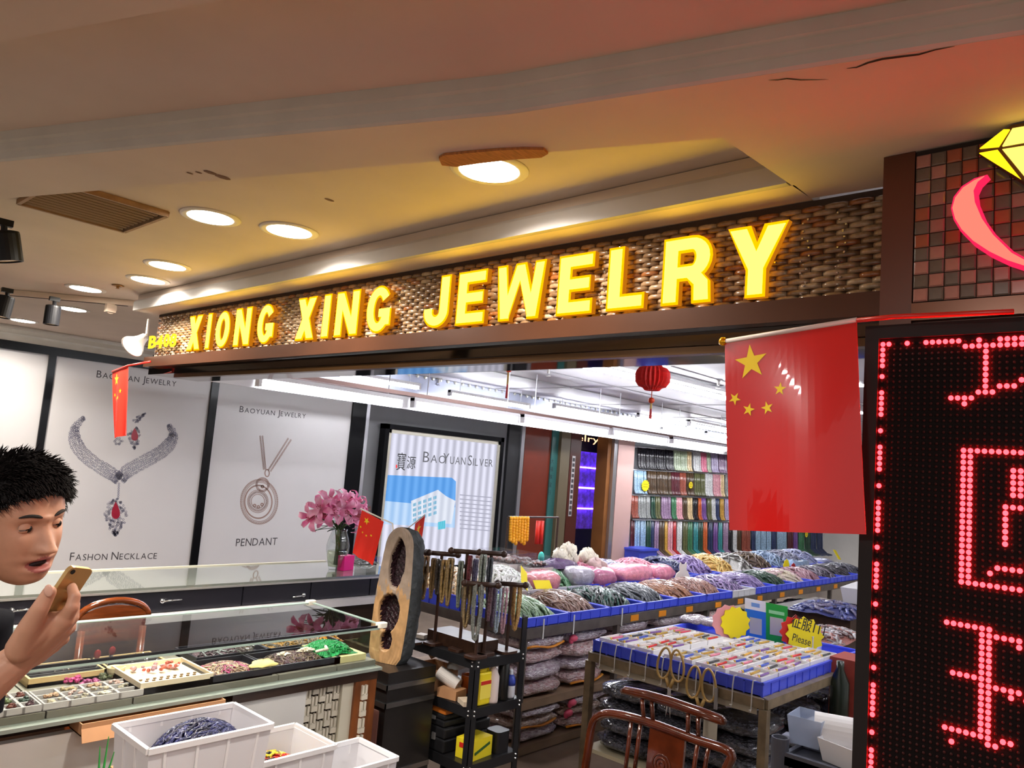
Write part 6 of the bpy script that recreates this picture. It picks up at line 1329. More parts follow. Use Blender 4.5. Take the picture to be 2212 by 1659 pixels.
fname = ['pale green', 'brown tan', 'black and dark green', 'slate grey', 'copper brown', 'reddish brown', 'dark violet and lilac', 'lilac purple', 'forest green', 'cream and blush', 'dusty rose', 'purple speckled', 'charcoal', 'grey']
tw = 0.44
for i in range(14):
    x0 = TX0+i*(tw+0.01); wh = i == 6
    ribtray(x0, x0+tw, TY0+0.003, TY0+0.55, TZ+0.001, 0.055, m_crate if wh else m_blue, ('white' if wh else 'blue')+' tray under the %s bead strands along the table front' % fname[i])
    heap('%s bead strands heaped along the table front' % fname[i], (x0+tw/2, TY0+0.29, TZ+0.012), tw*0.47, 0.25, 0.12, list(front[i]), 150 if i < 8 else 90, 0.009, 0.22, 1.4+rnd.uniform(-0.5, 0.5))
backc = [((222, 190, 140), (200, 150, 100), (236, 226, 206)), ((236, 232, 230), (206, 210, 200)), ((120, 160, 120), (90, 140, 100)), ((222, 140, 160), (196, 96, 130)), ((190, 190, 214), (140, 130, 160)), ((236, 160, 176), (222, 140, 160)), ((60, 66, 110), (40, 44, 84)), ((150, 128, 180), (90, 60, 120)), ((226, 180, 100), (236, 196, 120)), ((206, 204, 200), (90, 84, 80)), ((110, 90, 70), (80, 60, 50)), ((150, 170, 200), (120, 140, 170)), ((160, 160, 180), (110, 110, 130)), ((176, 180, 210), (150, 154, 190))]
bname = ['amber and cream', 'white', 'jade green', 'rose pink', 'lilac grey', 'candy pink', 'navy', 'violet', 'honey yellow', 'pale grey', 'brown', 'ice blue', 'silver grey', 'periwinkle']
for i in range(14):
    x0 = TX0+i*(tw+0.01)
    ribtray(x0, x0+tw, TY0+0.57, TY1-0.02, TZ+0.001, 0.09, MATS['crate_rim'] if i in (1, 2, 8, 9) else m_blue, ('white' if i in (1, 2, 8, 9) else 'blue')+' tray under the %s strands at the table back' % bname[i], 'rear trays on the bead table')
    heap('%s bead strands piled at the back of the table' % bname[i], (x0+tw/2, TY0+0.86, TZ+0.02), tw*0.47, 0.29, 0.20, list(backc[i]), 110 if i < 8 else 70, 0.010, 0.2)
# bags of beads (pillow shaped, wrinkled clear plastic)
def bag_verts(sx, sy, sz, seed, nu=22, nv=12):
    q = random.Random(seed); ph = [q.uniform(0, 6.28) for _ in range(8)]; V = []
    for j in range(nv+1):
        t = -PI/2+PI*j/nv
        for i in range(nu):
            a = 2*PI*i/nu; cx = math.copysign(abs(math.cos(a))**0.55, math.cos(a)); sy_ = math.copysign(abs(math.sin(a))**0.55, math.sin(a)); ct = abs(math.cos(t))**0.6
            d = 1+0.045*math.sin(7*a+ph[0]+3*t)+0.04*math.sin(11*a+ph[1]-4*t)+0.03*math.sin(17*a+ph[2])
            z = math.copysign(abs(math.sin(t))**0.8, math.sin(t))*(1+0.12*math.sin(3*a+ph[3])*ct+0.06*math.sin(9*cx*2+ph[4]))
            V.append((sx*cx*ct*d, sy*sy_*ct*d, sz*z))
    F = [(j*nu+i, j*nu+(i+1) % nu, (j+1)*nu+(i+1) % nu, (j+1)*nu+i) for j in range(nv) for i in range(nu)]
    return V, F
def plastic(name, c1, c2):
    return mat('bag_'+name, srgb(*c1), 0.18, col2=srgb(*c2), scale=3.2, stretch=(2.2, 2.2, 1.0), bump=1.0, bscale=4.5, coat=1.0, spec=0.9, bdist=0.04)
bmats = {'mauve': plastic('mauve', (190, 164, 180), (246, 238, 242)), 'pink': plastic('pink', (214, 160, 158), (246, 226, 222)), 'dark': plastic('dark', (26, 26, 33), (92, 92, 106)), 'smoke': plastic('smoke', (60, 60, 76), (146, 146, 168)), 'amber': plastic('amber', (176, 140, 118), (232, 212, 198)), 'navy': plastic('navy', (36, 38, 70), (110, 112, 150))}
BM = {}
def bag(x, y, z, sx, sy, sz, kind, label, rz=0.0, tie=None, seed=None):
    seed = rnd.randrange(6) if seed is None else seed; key = (seed, kind)
    if key not in BM:
        V, F = bag_verts(1, 1, 1, seed); me = bpy.data.meshes.new('bead_bag'); me.from_pydata(V, [], F); me.polygons.foreach_set('use_smooth', [True]*len(F)); me.materials.append(bmats[kind]); BM[key] = me
    t = thing('bead_bag', label, 'bag', (x, y, z), 'plastic bags of beads'); t.rotation_euler = (0, 0, rz)
    o = bpy.data.objects.new('pouch', BM[key]); COL.objects.link(o); o.parent = t; o.scale = (sx, sy, sz); o.location = (0, 0, sz)
    if tie:
        mt = {'orange': mat('tie_orange', srgb(222, 140, 30), 0.4), 'pink': mat('tie_pink', srgb(232, 90, 120), 0.4)}[tie]
        b = MB()
        if tie == 'orange': b.tube([(-sx*0.8+sx*1.6*i/8, -sy*0.99+sy*0.10*(2*i/8-1)**4, sz*(0.55+0.18*math.sin(i))) for i in range(9)], 0.012, 6, flat=0.6)
        else:
            b.ball((-sx*0.72, -sy*0.92, sz*0.9), 0.03, 9, 6, (1.3, 0.7, 0.8)); b.ball((-sx*0.80, -sy*0.90, sz*0.6), 0.022, 9, 6, (1.0, 0.7, 1.0))
        o2 = bpy.data.objects.new('tie_band', None); bpy.data.objects.remove(o2); WLOC[t.name_full] = (0, 0, 0); ob = b.build('tie_band', mt, t, True); ob.location = (0, 0, 0)
    return t
# stacks on the two lower shelves of the bead table
ordn = ('lowest', 'second', 'third', 'fourth', 'fifth', 'sixth')
spec = [(3.86, 0.312, 4, 'upper', 'left end'), (4.34, 0.312, 4, 'upper', 'second place'), (4.86, 0.312, 4, 'upper', 'behind the pen table'), (5.40, 0.312, 4, 'upper', 'past the pen table'), (6.15, 0.312, 3, 'upper', 'beyond the payment signs'), (3.86, 0.052, 3, 'lower', 'left end'), (4.34, 0.052, 3, 'lower', 'second place')]
for x, z, nst, sh, wh in spec:
    hh = ((0.38, 0.35, 0.37, 0.36)[int(x*10) % 4] if z > 0.2 else 0.21)/nst
    for k in range(nst):
        kind = ('pink', 'mauve', 'mauve', 'pink', 'mauve')[(k+int(x*10)) % 5] if z > 0.2 else ('pink', 'amber', 'mauve', 'amber', 'mauve')[(k+int(x*7)) % 5]
        tie = 'orange' if (k, int(x*10)) in ((3, 38), (0, 43), (1, 48)) or (z < 0.2 and k == 1 and x < 4) else ('pink' if rnd.random() < 0.4 else None)
        bag(x+rnd.uniform(-0.012, 0.012), TY0+0.22+rnd.uniform(-0.02, 0.02), z+hh*k, 0.225, 0.20, hh*0.54, kind, '%s bag in the %s shelf stack of bead bags at the %s' % (ordn[k] if k < nst-1 else 'topmost', sh, wh), rnd.uniform(-0.05, 0.05), tie)
for i in range(4):
    bag(7.0+i*0.46, TY0+0.22, 0.312, 0.2, 0.2, 0.12, ('navy', 'smoke', 'navy', 'smoke')[i], ('first', 'second', 'third', 'fourth')[i]+' dark bead bag on the far part of the table shelf', 0)
# rear clutter: clear boxes, coral, amber hanging beads, rabbit card
def at_z(px, py, z): return at(px, py, z=z)
ZH = TZ+0.12
for i, (px, py, w, col, lab) in enumerate(((1070, 1195, 0.16, (222, 206, 200), 'stacked clear box of pale beads behind the necklace stands'), (1110, 1200, 0.16, (190, 180, 176), 'clear lidded box of beads on the table corner'), (1150, 1208, 0.14, (150, 150, 150), 'flat clear box in front of the white coral'))):
    p = at(px, py, y=TY1-0.15-0.12*i); t = thing('clear_bead_box', lab, 'box', (p.x, p.y, p.z-0.05))
    b = MB(); tray_box(b, p.x-w, p.x+w, p.y-0.1, p.y+0.1, p.z-0.05, p.z+0.03, 0.004, 0.004); b.build('box_walls', MATS['clear_plastic'], t)
    b = MB(); gems(b, p.x-w+0.01, p.x+w-0.01, p.y-0.09, p.y+0.09, p.z-0.045, 90, 0.016, 2, rnd); stuff(b.build('beads', [hm(col), hm((160, 120, 110))], t, True))
    b = MB(); b.b2((p.x-w, p.y-0.1, TZ+0.001), (p.x+w, p.y+0.1, p.z-0.051)); tag(b.build('box_riser', mat('riser_pale', srgb(196, 188, 184), 0.5)), 'pale riser under the %s' % lab.replace('stacked ', '').replace('flat ', 'shallow '), 'riser')
def coral(px, py, w, h, label, seed):
    q = random.Random(seed); p = at(px, py, y=TY1-0.35); b = MB(); p.z -= 0.02
    for i in range(26):
        a = q.uniform(0, 2*PI); e = q.random()**0.5; c = p+Vector((math.cos(a)*w*0.75*e, math.sin(a)*w*0.4*e, h*q.uniform(0.15, 0.8)*(1-0.35*e))); r_ = w*q.uniform(0.22, 0.36); f1, f2 = q.uniform(0, 6), q.uniform(0, 6)
        def f(u, v):
            t = 2*PI*u; s_ = PI*v-PI/2; d = r_*(1+0.22*math.sin(5*t+f1+4*s_)+0.16*math.sin(9*t+f2-5*s_)); return c+Vector((math.cos(t)*math.cos(s_)*d, math.sin(t)*math.cos(s_)*d*0.8, math.sin(s_)*d*1.15))
        b.grid(f, 16, 9, True)
    return tag(b.build('coral', mat('coral_white', srgb(232, 222, 204), 0.7, bump=0.5, bscale=60), None, True), label, 'coral')
coral(1222, 1212, 0.15, 0.16, 'larger ruffled white coral on the bead table', 1); coral(1268, 1208, 0.12, 0.10, 'smaller ruffled white coral next to the larger one', 3)
lump('amethyst_cluster', 'purple crystal cluster around the white coral', 'crystal', at(1200, 1225, y=TY1-0.4), 0.25, 0.1, 0.06, mat('amethyst_purple', srgb(84, 58, 96), 0.3, var=0.4, scale=40, bump=0.6), 9, 0.4)
lump('rose_crystal', 'dusty pink crystal lump beside the smaller coral', 'crystal', at(1285, 1225, y=TY1-0.45), 0.12, 0.1, 0.07, mat('crystal_rose', srgb(170, 140, 136), 0.4, var=0.3, scale=30, bump=0.5), 4, 0.4)
for px, py, sx, cols, lab in ((1300, 1240, 0.16, (196, 120, 150), 'pink net bag of beads standing in the middle of the table'), (1370, 1232, 0.26, (232, 150, 170), 'long candy pink plastic bag lying on the table'), (1255, 1240, 0.13, (176, 170, 182), 'clear speckled bag beside the pink net bag'), (1180, 1250, 0.13, (222, 140, 150), 'pink bag with a yellow card on the table'), (1430, 1232, 0.15, (222, 136, 160), 'pink bag next to the animal shaped card'), (1725, 1215, 0.26, (150, 176, 210), 'ice blue bag far along the table'), (1785, 1212, 0.22, (160, 166, 206), 'periwinkle bag at the far end of the table')):
    p = at(px, py+12, y=TY0+0.62); t = thing('bead_pouch', lab, 'bag', (p.x, TY0+0.68, p.z-0.05)); V, F = bag_verts(sx, 0.13, 0.075, rnd.randrange(50)); b = MB(); b.add([(v[0]+p.x, v[1]+TY0+0.68, v[2]+p.z+0.02) for v in V], F)
    b.build('pouch', mat('pouch_%d_%d' % (px, py), srgb(*cols), 0.15, var=0.25, scale=22, bump=0.6, bscale=40, coat=0.6), t, True)
# yellow cards and notes on the heaps
for px, py, w, h, a, lab in ((1132, 1252, 0.05, 0.12, 0.7, 'yellow card slipped between the pale green strands'), (1172, 1266, 0.10, 0.05, 0.05, 'yellow card on the pink bag'), (1808, 1200, 0.05, 0.1, 0.1, 'yellow card standing at the far end of the table'), (1800, 1230, 0.1, 0.04, 0.3, 'yellow card on the charcoal strands')):
    p = at(px, py, y=TY0+0.42); b = MB(); M = Matrix.Rotation(a, 3, 'Y') @ Matrix.Rotation(-0.6, 3, 'X'); b.box((p.x, p.y, p.z+0.01), (w*1.8, 0.004, h*1.3), M=M); tag(b.build('price_card', m_yel), lab, 'card')
p = at(1698, 1224, y=TY0+0.5); b = MB(); burst(b, p, (1, 0, 0), (0, 0, 1), 0.085, 10, 0.004, 0.86); tag(b.build('price_note', m_yel), 'yellow burst note on the honey and rose strands', 'price note')
p = at(1713, 1230, y=TY0+0.52); b = MB(); burst(b, p, (1, 0, 0), (0, 0, 1), 0.075, 10, 0.004, 0.86); tag(b.build('price_note', MATS['label_red']), 'red burst note tucked behind the yellow one', 'price note')
# white animal-shaped card
p = at(1475, 1240, y=TY0+0.45); t = thing('animal_card', 'white card cut in an animal shape standing on the copper strands', 'card', (p.x, p.y, p.z-0.1))
P = [(-0.12, -0.10), (0.12, -0.10), (0.13, -0.03), (0.09, 0.02), (0.06, 0.03), (0.065, 0.08), (0.05, 0.105), (0.03, 0.085), (-0.02, 0.085), (-0.045, 0.105), (-0.06, 0.07), (-0.05, 0.03), (-0.10, 0.01), (-0.135, -0.04)]
b = MB(); b.prism([(p.x+x, p.z+z) for x, z in P], p.y, p.y+0.006, axis='y'); b.build('cut_card', mat('card_white', srgb(232, 222, 214), 0.6), t)
# amber and red beads hanging from a rod at the back
p0, p1 = at(1098, 1118, y=TY1+0.1), at(1190, 1127, y=TY1+0.1)
t = thing('bead_rod', 'thin rod holding the amber and red bead strings at the table back', 'rod', (p0.x, p0.y, TZ+0.001))
b = MB(); b.tube([(p0.x, TY1+0.1, p0.z+0.005), (p1.x+0.1, TY1+0.1, p0.z+0.005)], 0.008, 8); b.tube([(p1.x+0.1, TY1+0.1, p0.z+0.005), (p1.x+0.1, TY1+0.1, 0.0)], 0.01, 8); b.tube([(p0.x, TY1+0.1, p0.z), (p0.x, TY1+0.1, 0.0)], 0.01, 8); b.build('rod', m_wdark, t)
for i in range(7):
    px = 1104+i*6; a = at(px, 1120, y=TY1+0.09); c = at(px-2, 1165+(i % 3)*4, y=TY1+0.09); b = MB()
    n_ = 9
    for k in range(n_): b.ball(a+(c-a)*k/(n_-1), 0.017, 7, 5, (1, 1, 1.2))
    tag(b.build('amber_string', mat('amber_bead', srgb(232, 160, 30), 0.25), None, True), 'amber bead string hanging at the table back, number %s from the light box' % ('one', 'two', 'three', 'four', 'five', 'six', 'seven')[i], 'bead string', 'amber bead strings')
for i in range(2):
    px = 1163+i*8; a = at(px, 1125, y=TY1+0.09); c = at(px-4, 1175, y=TY1+0.09); b = MB(); b.tube([a, c], 0.02, 8); tag(b.build('red_string', mat('coral_red', srgb(200, 40, 24), 0.35), None, True), 'red coral bead string hanging beside the amber ones, %s' % ('nearer them' if i == 0 else 'further from them'), 'bead string')
p = at(1169, 1204, y=TY1-0.3); b = MB(); b.ball(p, 0.035, 12, 8, (0.75, 0.75, 1.3)); tag(b.build('turquoise_egg', mat('turquoise', srgb(60, 196, 180), 0.3), None, True), 'turquoise egg stone before the white coral', 'stone')

# ================================================================ pen table
PX0, PX1, PY0, PY1, PZ = 3.64, 4.95, 1.60, 2.62, 0.715
m_pale = mat('worn_steel', srgb(128, 112, 88), 0.45, 0.3, var=0.3, scale=14)
pt_ = thing('pen_table', 'worn steel table carrying a blue tray full of boxed beaded pens', 'table', ((PX0+PX1)/2, (PY0+PY1)/2, 0))
b = MB(); b.b2((PX0, PY0, PZ-0.008), (PX1, PY1, PZ)); b.build('table_top', m_pale, pt_)
b = MB()
for a, c in (((PX0, PY0), (PX1, PY0)), ((PX0, PY0), (PX0, PY1)), ((PX1, PY0), (PX1, PY1)), ((PX0, PY1), (PX1, PY1))): b.bar((*a, PZ-0.022), (*c, PZ-0.022), 0.03, 0.045)
b.build('frame', m_pale, pt_)
b = MB(); b.b2((PX0+0.022, PY0+0.05, PZ-0.085), (PX0+0.026, PY1-0.05, PZ-0.046)); b.build('tape_strip', mat('old_tape', srgb(176, 168, 150), 0.5), pt_)
for x in (PX0+0.002, PX1-0.002):
    for y in (PY0+0.002, PY1-0.002): b = MB(); b.b2((x-0.02, y-0.02, 0), (x+0.02, y+0.02, PZ-0.046)); b.build('leg', m_pale, pt_)
b = MB(); b.b2((PX0, PY0, 0.19), (PX1, PY1, 0.21)); b.build('lower_shelf', mat('shelf_cream', srgb(176, 166, 140), 0.5), pt_)
ribtray(PX0+0.015, PX1+0.05, PY0+0.02, PY1+0.0, PZ+0.001, 0.06, m_blue, 'large blue tray under the boxed pens on the steel table', None)
# white hooks clipped along the tray edge
hk = mat('hook_wire', srgb(190, 184, 176), 0.4)
for i in range(10):
    y = PY1-0.08-i*0.098; b = MB(); b.tube([(PX0+0.016, y, PZ+0.072), (PX0-0.012, y, PZ+0.074), (PX0-0.022, y, PZ+0.03), (PX0-0.022, y, PZ-0.055), (PX0-0.032, y, PZ-0.066), (PX0-0.040, y, PZ-0.055)], 0.0032, 5)
    tag(b.build('wire_hook', hk), 'wire hook clipped on the blue tray edge, number %s from the bead bags' % ('one', 'two', 'three', 'four', 'five', 'six', 'seven', 'eight', 'nine', 'ten')[i], 'hook', 'wire hooks along the pen tray')
# boxes of pens
b = MB(); b.b2((PX0+0.03, PY0+0.035, PZ+0.0075), (PX0+1.03, PY1-0.02, PZ+0.033)); tag(b.build('tray_liner', mat('liner_white', srgb(226, 224, 228), 0.5)), 'flat white liner board under the pen boxes', 'board')
ZP = PZ+0.034; m_bx = mat('box_white', srgb(232, 228, 226), 0.5)
pens_c = [(206, 40, 40), (222, 130, 150), (214, 160, 60), (190, 150, 60), (70, 90, 190), (206, 70, 90), (236, 226, 220), (236, 226, 220), (190, 150, 60), (236, 226, 220), (120, 80, 150), (60, 60, 64), (222, 110, 140)]
m_pg = mat('pen_gold', srgb(222, 180, 80), 0.2, 0.8)
def pen(p, a, L, col, label):
    d = Vector((math.cos(a), math.sin(a), 0)); p = Vector(p)
    t = thing('beaded_pen', label, 'pen', p, 'beaded pens in white boxes'); WLOC[t.name_full] = tuple(p)
    b = MB(); b.tube([p-d*L/2, p+d*L*0.18], 0.0062, 7); b.build('barrel', mat('pen_%d_%d_%d' % col, srgb(*col), 0.25), t, True)
    b = MB(); b.tube([p+d*L*0.19, p+d*L*0.25], 0.0085, 7); b.build('gold_ring', m_pg, t, True)
    b = MB(); b.tube([p-d*L*0.56, p-d*L*0.5], [0.002, 0.006], 7); b.build('pen_tip', m_pg, t, True)
    b = MB()
    for k, r_ in enumerate((0.008, 0.0095, 0.0075)): b.ball(p+d*L*(0.31+0.065*k), r_, 7, 5)
    b.build('bead_top', hm([(120, 130, 110), (206, 170, 180), (90, 60, 50), (206, 206, 200)][rnd.randrange(4)]), t, True)
pc = 0
def penbox(x, y, z, w, d, npen, label, hh=0.035):
    global pc
    t = thing('pen_box', label, 'box', (x, y, z), 'open white pen boxes'); b = MB(); tray_box(b, x-w/2, x+w/2, y-d/2, y+d/2, z, z+hh, 0.004, 0.012); b.build('carton', m_bx, t)
    b = MB(); b.b2((x-w/2+0.006, y-d/2+0.006, z+0.0125), (x+w/2-0.006, y+d/2-0.006, z+hh*0.70)); b.build('lining', mat('box_lining', srgb(240, 236, 232), 0.6), t)
    for i in range(npen):
        pc += 1; col = pens_c[rnd.randrange(len(pens_c))]
        nm = {(206, 40, 40): 'red', (222, 130, 150): 'pink', (214, 160, 60): 'amber', (70, 90, 190): 'blue', (206, 70, 90): 'rose', (236, 226, 220): 'white', (190, 150, 60): 'gold', (120, 80, 150): 'violet', (60, 60, 64): 'black', (222, 110, 140): 'hot pink'}[col]
        pen((x+rnd.uniform(-0.01, 0.01), y-d/2+0.016+(d-0.03)*(i+0.5)/npen, z+hh*0.86), PI+rnd.uniform(-0.12, 0.12), min(0.165, w*0.84), col, '%s beaded pen, %s in the %s' % (nm, ('first', 'second', 'third', 'fourth', 'fifth')[i], label.split(' holding')[0].replace('open white ', '')))
gy = [PY1-0.115, PY1-0.30, PY1-0.53, PY1-0.715, PY1-0.90]; gxp = [PX0+0.125, PX0+0.325, PX0+0.525, PX0+0.725, PX0+0.925]
rn = ('front', 'second', 'third', 'fourth', 'fifth'); cn_ = ('first', 'second', 'third', 'fourth', 'fifth')
for i, y in enumerate(gy):
    for j, x in enumerate(gxp):
        if j >= 4 and i < 2: continue
        penbox(x, y, ZP, 0.188, 0.165, 3, 'open white box in the %s row, %s column' % (rn[j], cn_[i])+' holding beaded pens', 0.05 if i == 4 or j == 0 else 0.04)
# raised lid flaps behind the boxes
for i, (a, c, lab) in enumerate((((1598, 1334), (1672, 1352), 'white box lid standing below the blue and green signs'), ((1672, 1350), (1757, 1377), 'white box lid standing below the yellow sign'))):
    p, e = at(*a, z=PZ+0.11), at(*c, z=PZ+0.11); b = MB(); b.bar((p.x, p.y, PZ+0.085), (e.x, e.y, PZ+0.085), 0.004, 0.06); b.bar((p.x, p.y, PZ+0.113), (e.x, e.y, PZ+0.113), 0.012, 0.004); b.b2((min(p.x, e.x), min(p.y, e.y), PZ+0.008), (max(p.x, e.x), min(p.y, e.y)+0.02, PZ+0.056)); tag(b.build('white_divider', m_bx), lab, 'lid')
# clear bags of tips behind
for i in range(3): p = at(1500+40*i, 1350+6*i, z=PZ+0.05); bag(p.x, p.y, PZ+0.062, 0.10, 0.08, 0.025, 'mauve', ('first', 'second', 'third')[i]+' flat clear bag lying behind the pen boxes', 0.2*i)
# payment boards (codes left out) and yellow burst signs
YS = at(1650, 1350, z=PZ+0.06).y
def board(c4, label, name='payment_board'):
    dep = 4.95; P = [at(x, y+(28 if y > 1340 else 0), dep=dep) for x, y in c4]; n_ = (P[1]-P[0]).cross(P[3]-P[0]).normalized()*0.004; t = thing(name, label, 'sign', (P[2]+P[3])/2); return P, n_, t
def sl(P, n_, u0, v0, u1, v1, k):
    f = lambda u, v: P[0]+(P[1]-P[0])*u+(P[3]-P[0])*v+n_*k
    return [f(u0, v0), f(u1, v0), f(u1, v1), f(u0, v1)]
def slab(P, n_, u0, v0, u1, v1, k0, k1):
    A = sl(P, n_, u0, v0, u1, v1, k0); B = sl(P, n_, u0, v0, u1, v1, k1); b = MB(); b.add(A+B, [(0, 1, 2, 3), (7, 6, 5, 4), (0, 4, 5, 1), (1, 5, 6, 2), (2, 6, 7, 3), (3, 7, 4, 0)]); return b
P, n_, t = board([(1609, 1291), (1654, 1300), (1653, 1362), (1609, 1350)], 'blue and white payment board standing behind the pens')
sgn_ = -1 if n_.dot(Vector(CAM)-P[0]) < 0 else 1; n_ = n_*sgn_
slab(P, n_, 0, 0, 1, 1, 0, 1).build('board', mat('board_white', srgb(222, 222, 226), 0.4), t); slab(P, n_, 0.0, 0.26, 1, 1, 1.02, 1.3).build('blue_field', mat('pay_blue', srgb(36, 110, 200), 0.4), t); slab(P, n_, 0.3, 0.08, 0.7, 0.18, 1.02, 1.3).build('logo_bar', mat('pay_blue2', srgb(110, 150, 206), 0.4), t)
slab(P, n_, 0.22, 0.45, 0.8, 0.85, 1.32, 1.6).build('blank_square', mat('pay_grey', srgb(176, 176, 178), 0.5), t)
P, n_, t = board([(1653, 1301), (1701, 1310), (1697, 1373), (1653, 1362)], 'green payment board standing next to the blue one'); n_ = n_*(-1 if n_.dot(Vector(CAM)-P[0]) < 0 else 1)
slab(P, n_, 0, 0, 1, 1, 0, 1).build('board', mat('pay_green', srgb(24, 150, 60), 0.4), t); slab(P, n_, 0.2, 0.32, 0.8, 0.75, 1.02, 1.3).build('blank_square', MATS['pay_grey'], t); slab(P, n_, 0.15, 0.16, 0.85, 0.24, 1.02, 1.3).build('text_bar', mat('pay_text', srgb(140, 206, 150), 0.5), t)
c = at(1588, 1345, dep=4.9); ex = Vector((0.70, -0.71, 0)); t = thing('burst_sign', 'yellow burst sign with a red speckled edge left of the blue board', 'sign', c-Vector((0, 0, 0.1)))
b = MB(); burst(b, c, ex, (0, 0, 1), 0.103, 12, 0.005, 0.86, 0.95); b.build('yellow_card', m_yel, t)
b = MB(); burst(b, c-ex*0.04+Vector((0.006, 0.006, 0)), ex, (0, 0, 1), 0.110, 12, 0.004, 0.9); b.build('red_edge', mat('pale_red_card', srgb(222, 150, 150), 0.5), t)
b = MB(); b.tube([c-Vector((0, 0, 0.05)), Vector((c.x, c.y, PZ+0.008))], 0.004, 6); b.build('stick', m_steel, t)
c = at(1738, 1372, dep=4.7); t = thing('burst_sign', 'yellow burst sign with black lettering right of the green board', 'sign', c-Vector((0, 0, 0.1)))
tilt = Vector((0.66, -0.70, -0.22)).normalized(); up_ = Vector((0.2*0.7, -0.2*0.7, 1)).normalized()
b = MB(); burst(b, c, tilt, up_, 0.110, 12, 0.005, 0.84, 1.1); b.build('yellow_card', m_yel, t)
b = MB(); burst(b, c-tilt*0.05+Vector((0.008, 0.008, 0)), tilt, up_, 0.105, 12, 0.004, 0.84); b.build('red_card', MATS['label_red'], t)
b = MB(); off = Vector((-0.004, -0.004, 0)); b.tube([c-Vector((-0.004, -0.004, 0.05)), Vector((c.x+0.004, c.y+0.004, PZ+0.008))], 0.004, 6); put_text(b, '征服111', c-tilt*0.098+up_*0.032+off, tilt, up_, 0.058, 0.21, 0.01); put_text(b, 'Please', c-tilt*0.07-up_*0.052+off, tilt, up_, 0.045, 0.115); stuff(b.build('lettering', m_ink, t))
# clear heaps at the right end of the table
heap('dark blue beads in clear packets behind the payment boards', at(1800, 1320, z=0.737), 0.35, 0.25, 0.06, [(40, 44, 100), (70, 76, 140), (90, 80, 110)], 70, 0.012, 0.14)
heap('red and clear beads in packets behind the yellow sign', at(1790, 1375, z=0.737), 0.28, 0.18, 0.05, [(150, 90, 80), (190, 186, 190), (120, 110, 110), (90, 60, 60)], 110, 0.009, 0.1)
b = MB(); p = at(1790, 1320, z=0.70); b.b2((p.x-0.5, p.y-0.35, 0), (p.x+0.5, p.y+0.3, 0.735)); tag(b.build('side_cabinet', m_wdark), 'dark cabinet under the packets behind the payment boards', 'cabinet')
b = MB(); p = at(1790, 1375, z=0.737); b.b2((max(p.x-0.26, PX1+0.08), p.y-0.16, 0), (p.x+0.26, p.y+0.16, 0.7365)); tag(b.build('packet_stand', m_wdark), 'dark stand under the red and clear packets', 'stand')
# scissors hanging from the hooks
def scissors(px, py, label, s=1.0, opn=0.22):
    p = at(px, py, x=PX0-0.05); t = thing('scissors', label, 'scissors', p, 'gold handled scissors'); ex = Vector((0.25, -0.97, 0)).normalized()
    for sd in (-1, 1):
        def f(x, z): 
            a = sd*opn*0.5; return p+ex*((x*math.cos(a)-z*math.sin(a))*s)+Vector((0, 0, (x*math.sin(a)+z*math.cos(a))*s))+Vector((-0.003*sd, 0, 0))
        b = MB(); b.tube([f(sd*0.034+0.024*math.cos(k)*(1-0.1*math.sin(k)), 0.078+0.055*math.sin(k)) for k in [2*PI*i/20 for i in range(20)]], 0.0045*s, 7, closed=True); b.tube([f(sd*0.018, 0.03), f(sd*0.004, 0.0)], [0.006*s, 0.007*s], 7); h_ = b.build('handle', mat('gold_handle', srgb(190, 156, 96), 0.3, 0.3), t, True)
        b = MB(); A = [f(-sd*0.007, 0.0), f(sd*0.007, 0.0), f(-sd*0.002, -0.105)]; n_ = Vector((0.0018, 0.0005, 0)); b.add(A+[q_+n_ for q_ in A], [(0, 1, 2), (5, 4, 3), (0, 3, 4, 1), (1, 4, 5, 2), (2, 5, 3, 0)]); b.build('blade', m_steel, t)
    b = MB(); b.ball(p+Vector((-0.006, 0, 0)), 0.005, 8, 6); b.build('pivot', m_steel, t)
scissors(1446, 1485, 'gold handled scissors hanging nearer the bead bags', 1.4); scissors(1512, 1528, 'gold handled scissors hanging nearer the table corner', 1.4, 0.16)
b = MB(); p = at(1547, 1500, x=PX0-0.04); b.b2((p.x-0.004, p.y-0.008, p.z-0.07), (p.x+0.004, p.y+0.008, p.z+0.03)); tag(b.build('steel_ruler', m_steel), 'short steel ruler hanging beside the scissors', 'ruler')
# dark bags under the pen table
n_ = 0
for x, yy, z0, nst in ((PX0+0.22, PY1-0.2, 0.212, 4), (PX0+0.22, PY1-0.55, 0.212, 4), (PX0+0.24, PY0+0.22, 0.212, 4), (PX0+0.75, PY0+0.22, 0.212, 3), (PX0+1.15, PY0+0.2, 0.212, 3)):
    for k in range(nst):
        hh = (0.36 if nst == 4 else 0.34)/nst
        wh = {0: 'the bead bags', 1: 'the middle', 2: 'the near corner', 3: 'the far side', 4: 'the far corner'}[n_]
        bag(x, yy, z0+hh*k, 0.20, 0.175, hh*0.5, 'dark' if n_ < 3 else ('navy' if n_ == 4 else 'smoke'), '%s dark bag of beads under the pen table by %s' % (ordn[k] if k < nst-1 else 'topmost', wh), 0.0, 'orange' if (k == nst-1 and n_ > 2) else None)
    n_ += 1
b = MB(); p = at(1535, 1575, x=PX0+0.01); b.box((PX0+0.006, p.y, p.z), (0.003, 0.075, 0.085)); tag(b.build('paper_tag', mat('tag_paper', srgb(176, 170, 156), 0.7)), 'torn pale paper tag on the dark bags', 'tag')

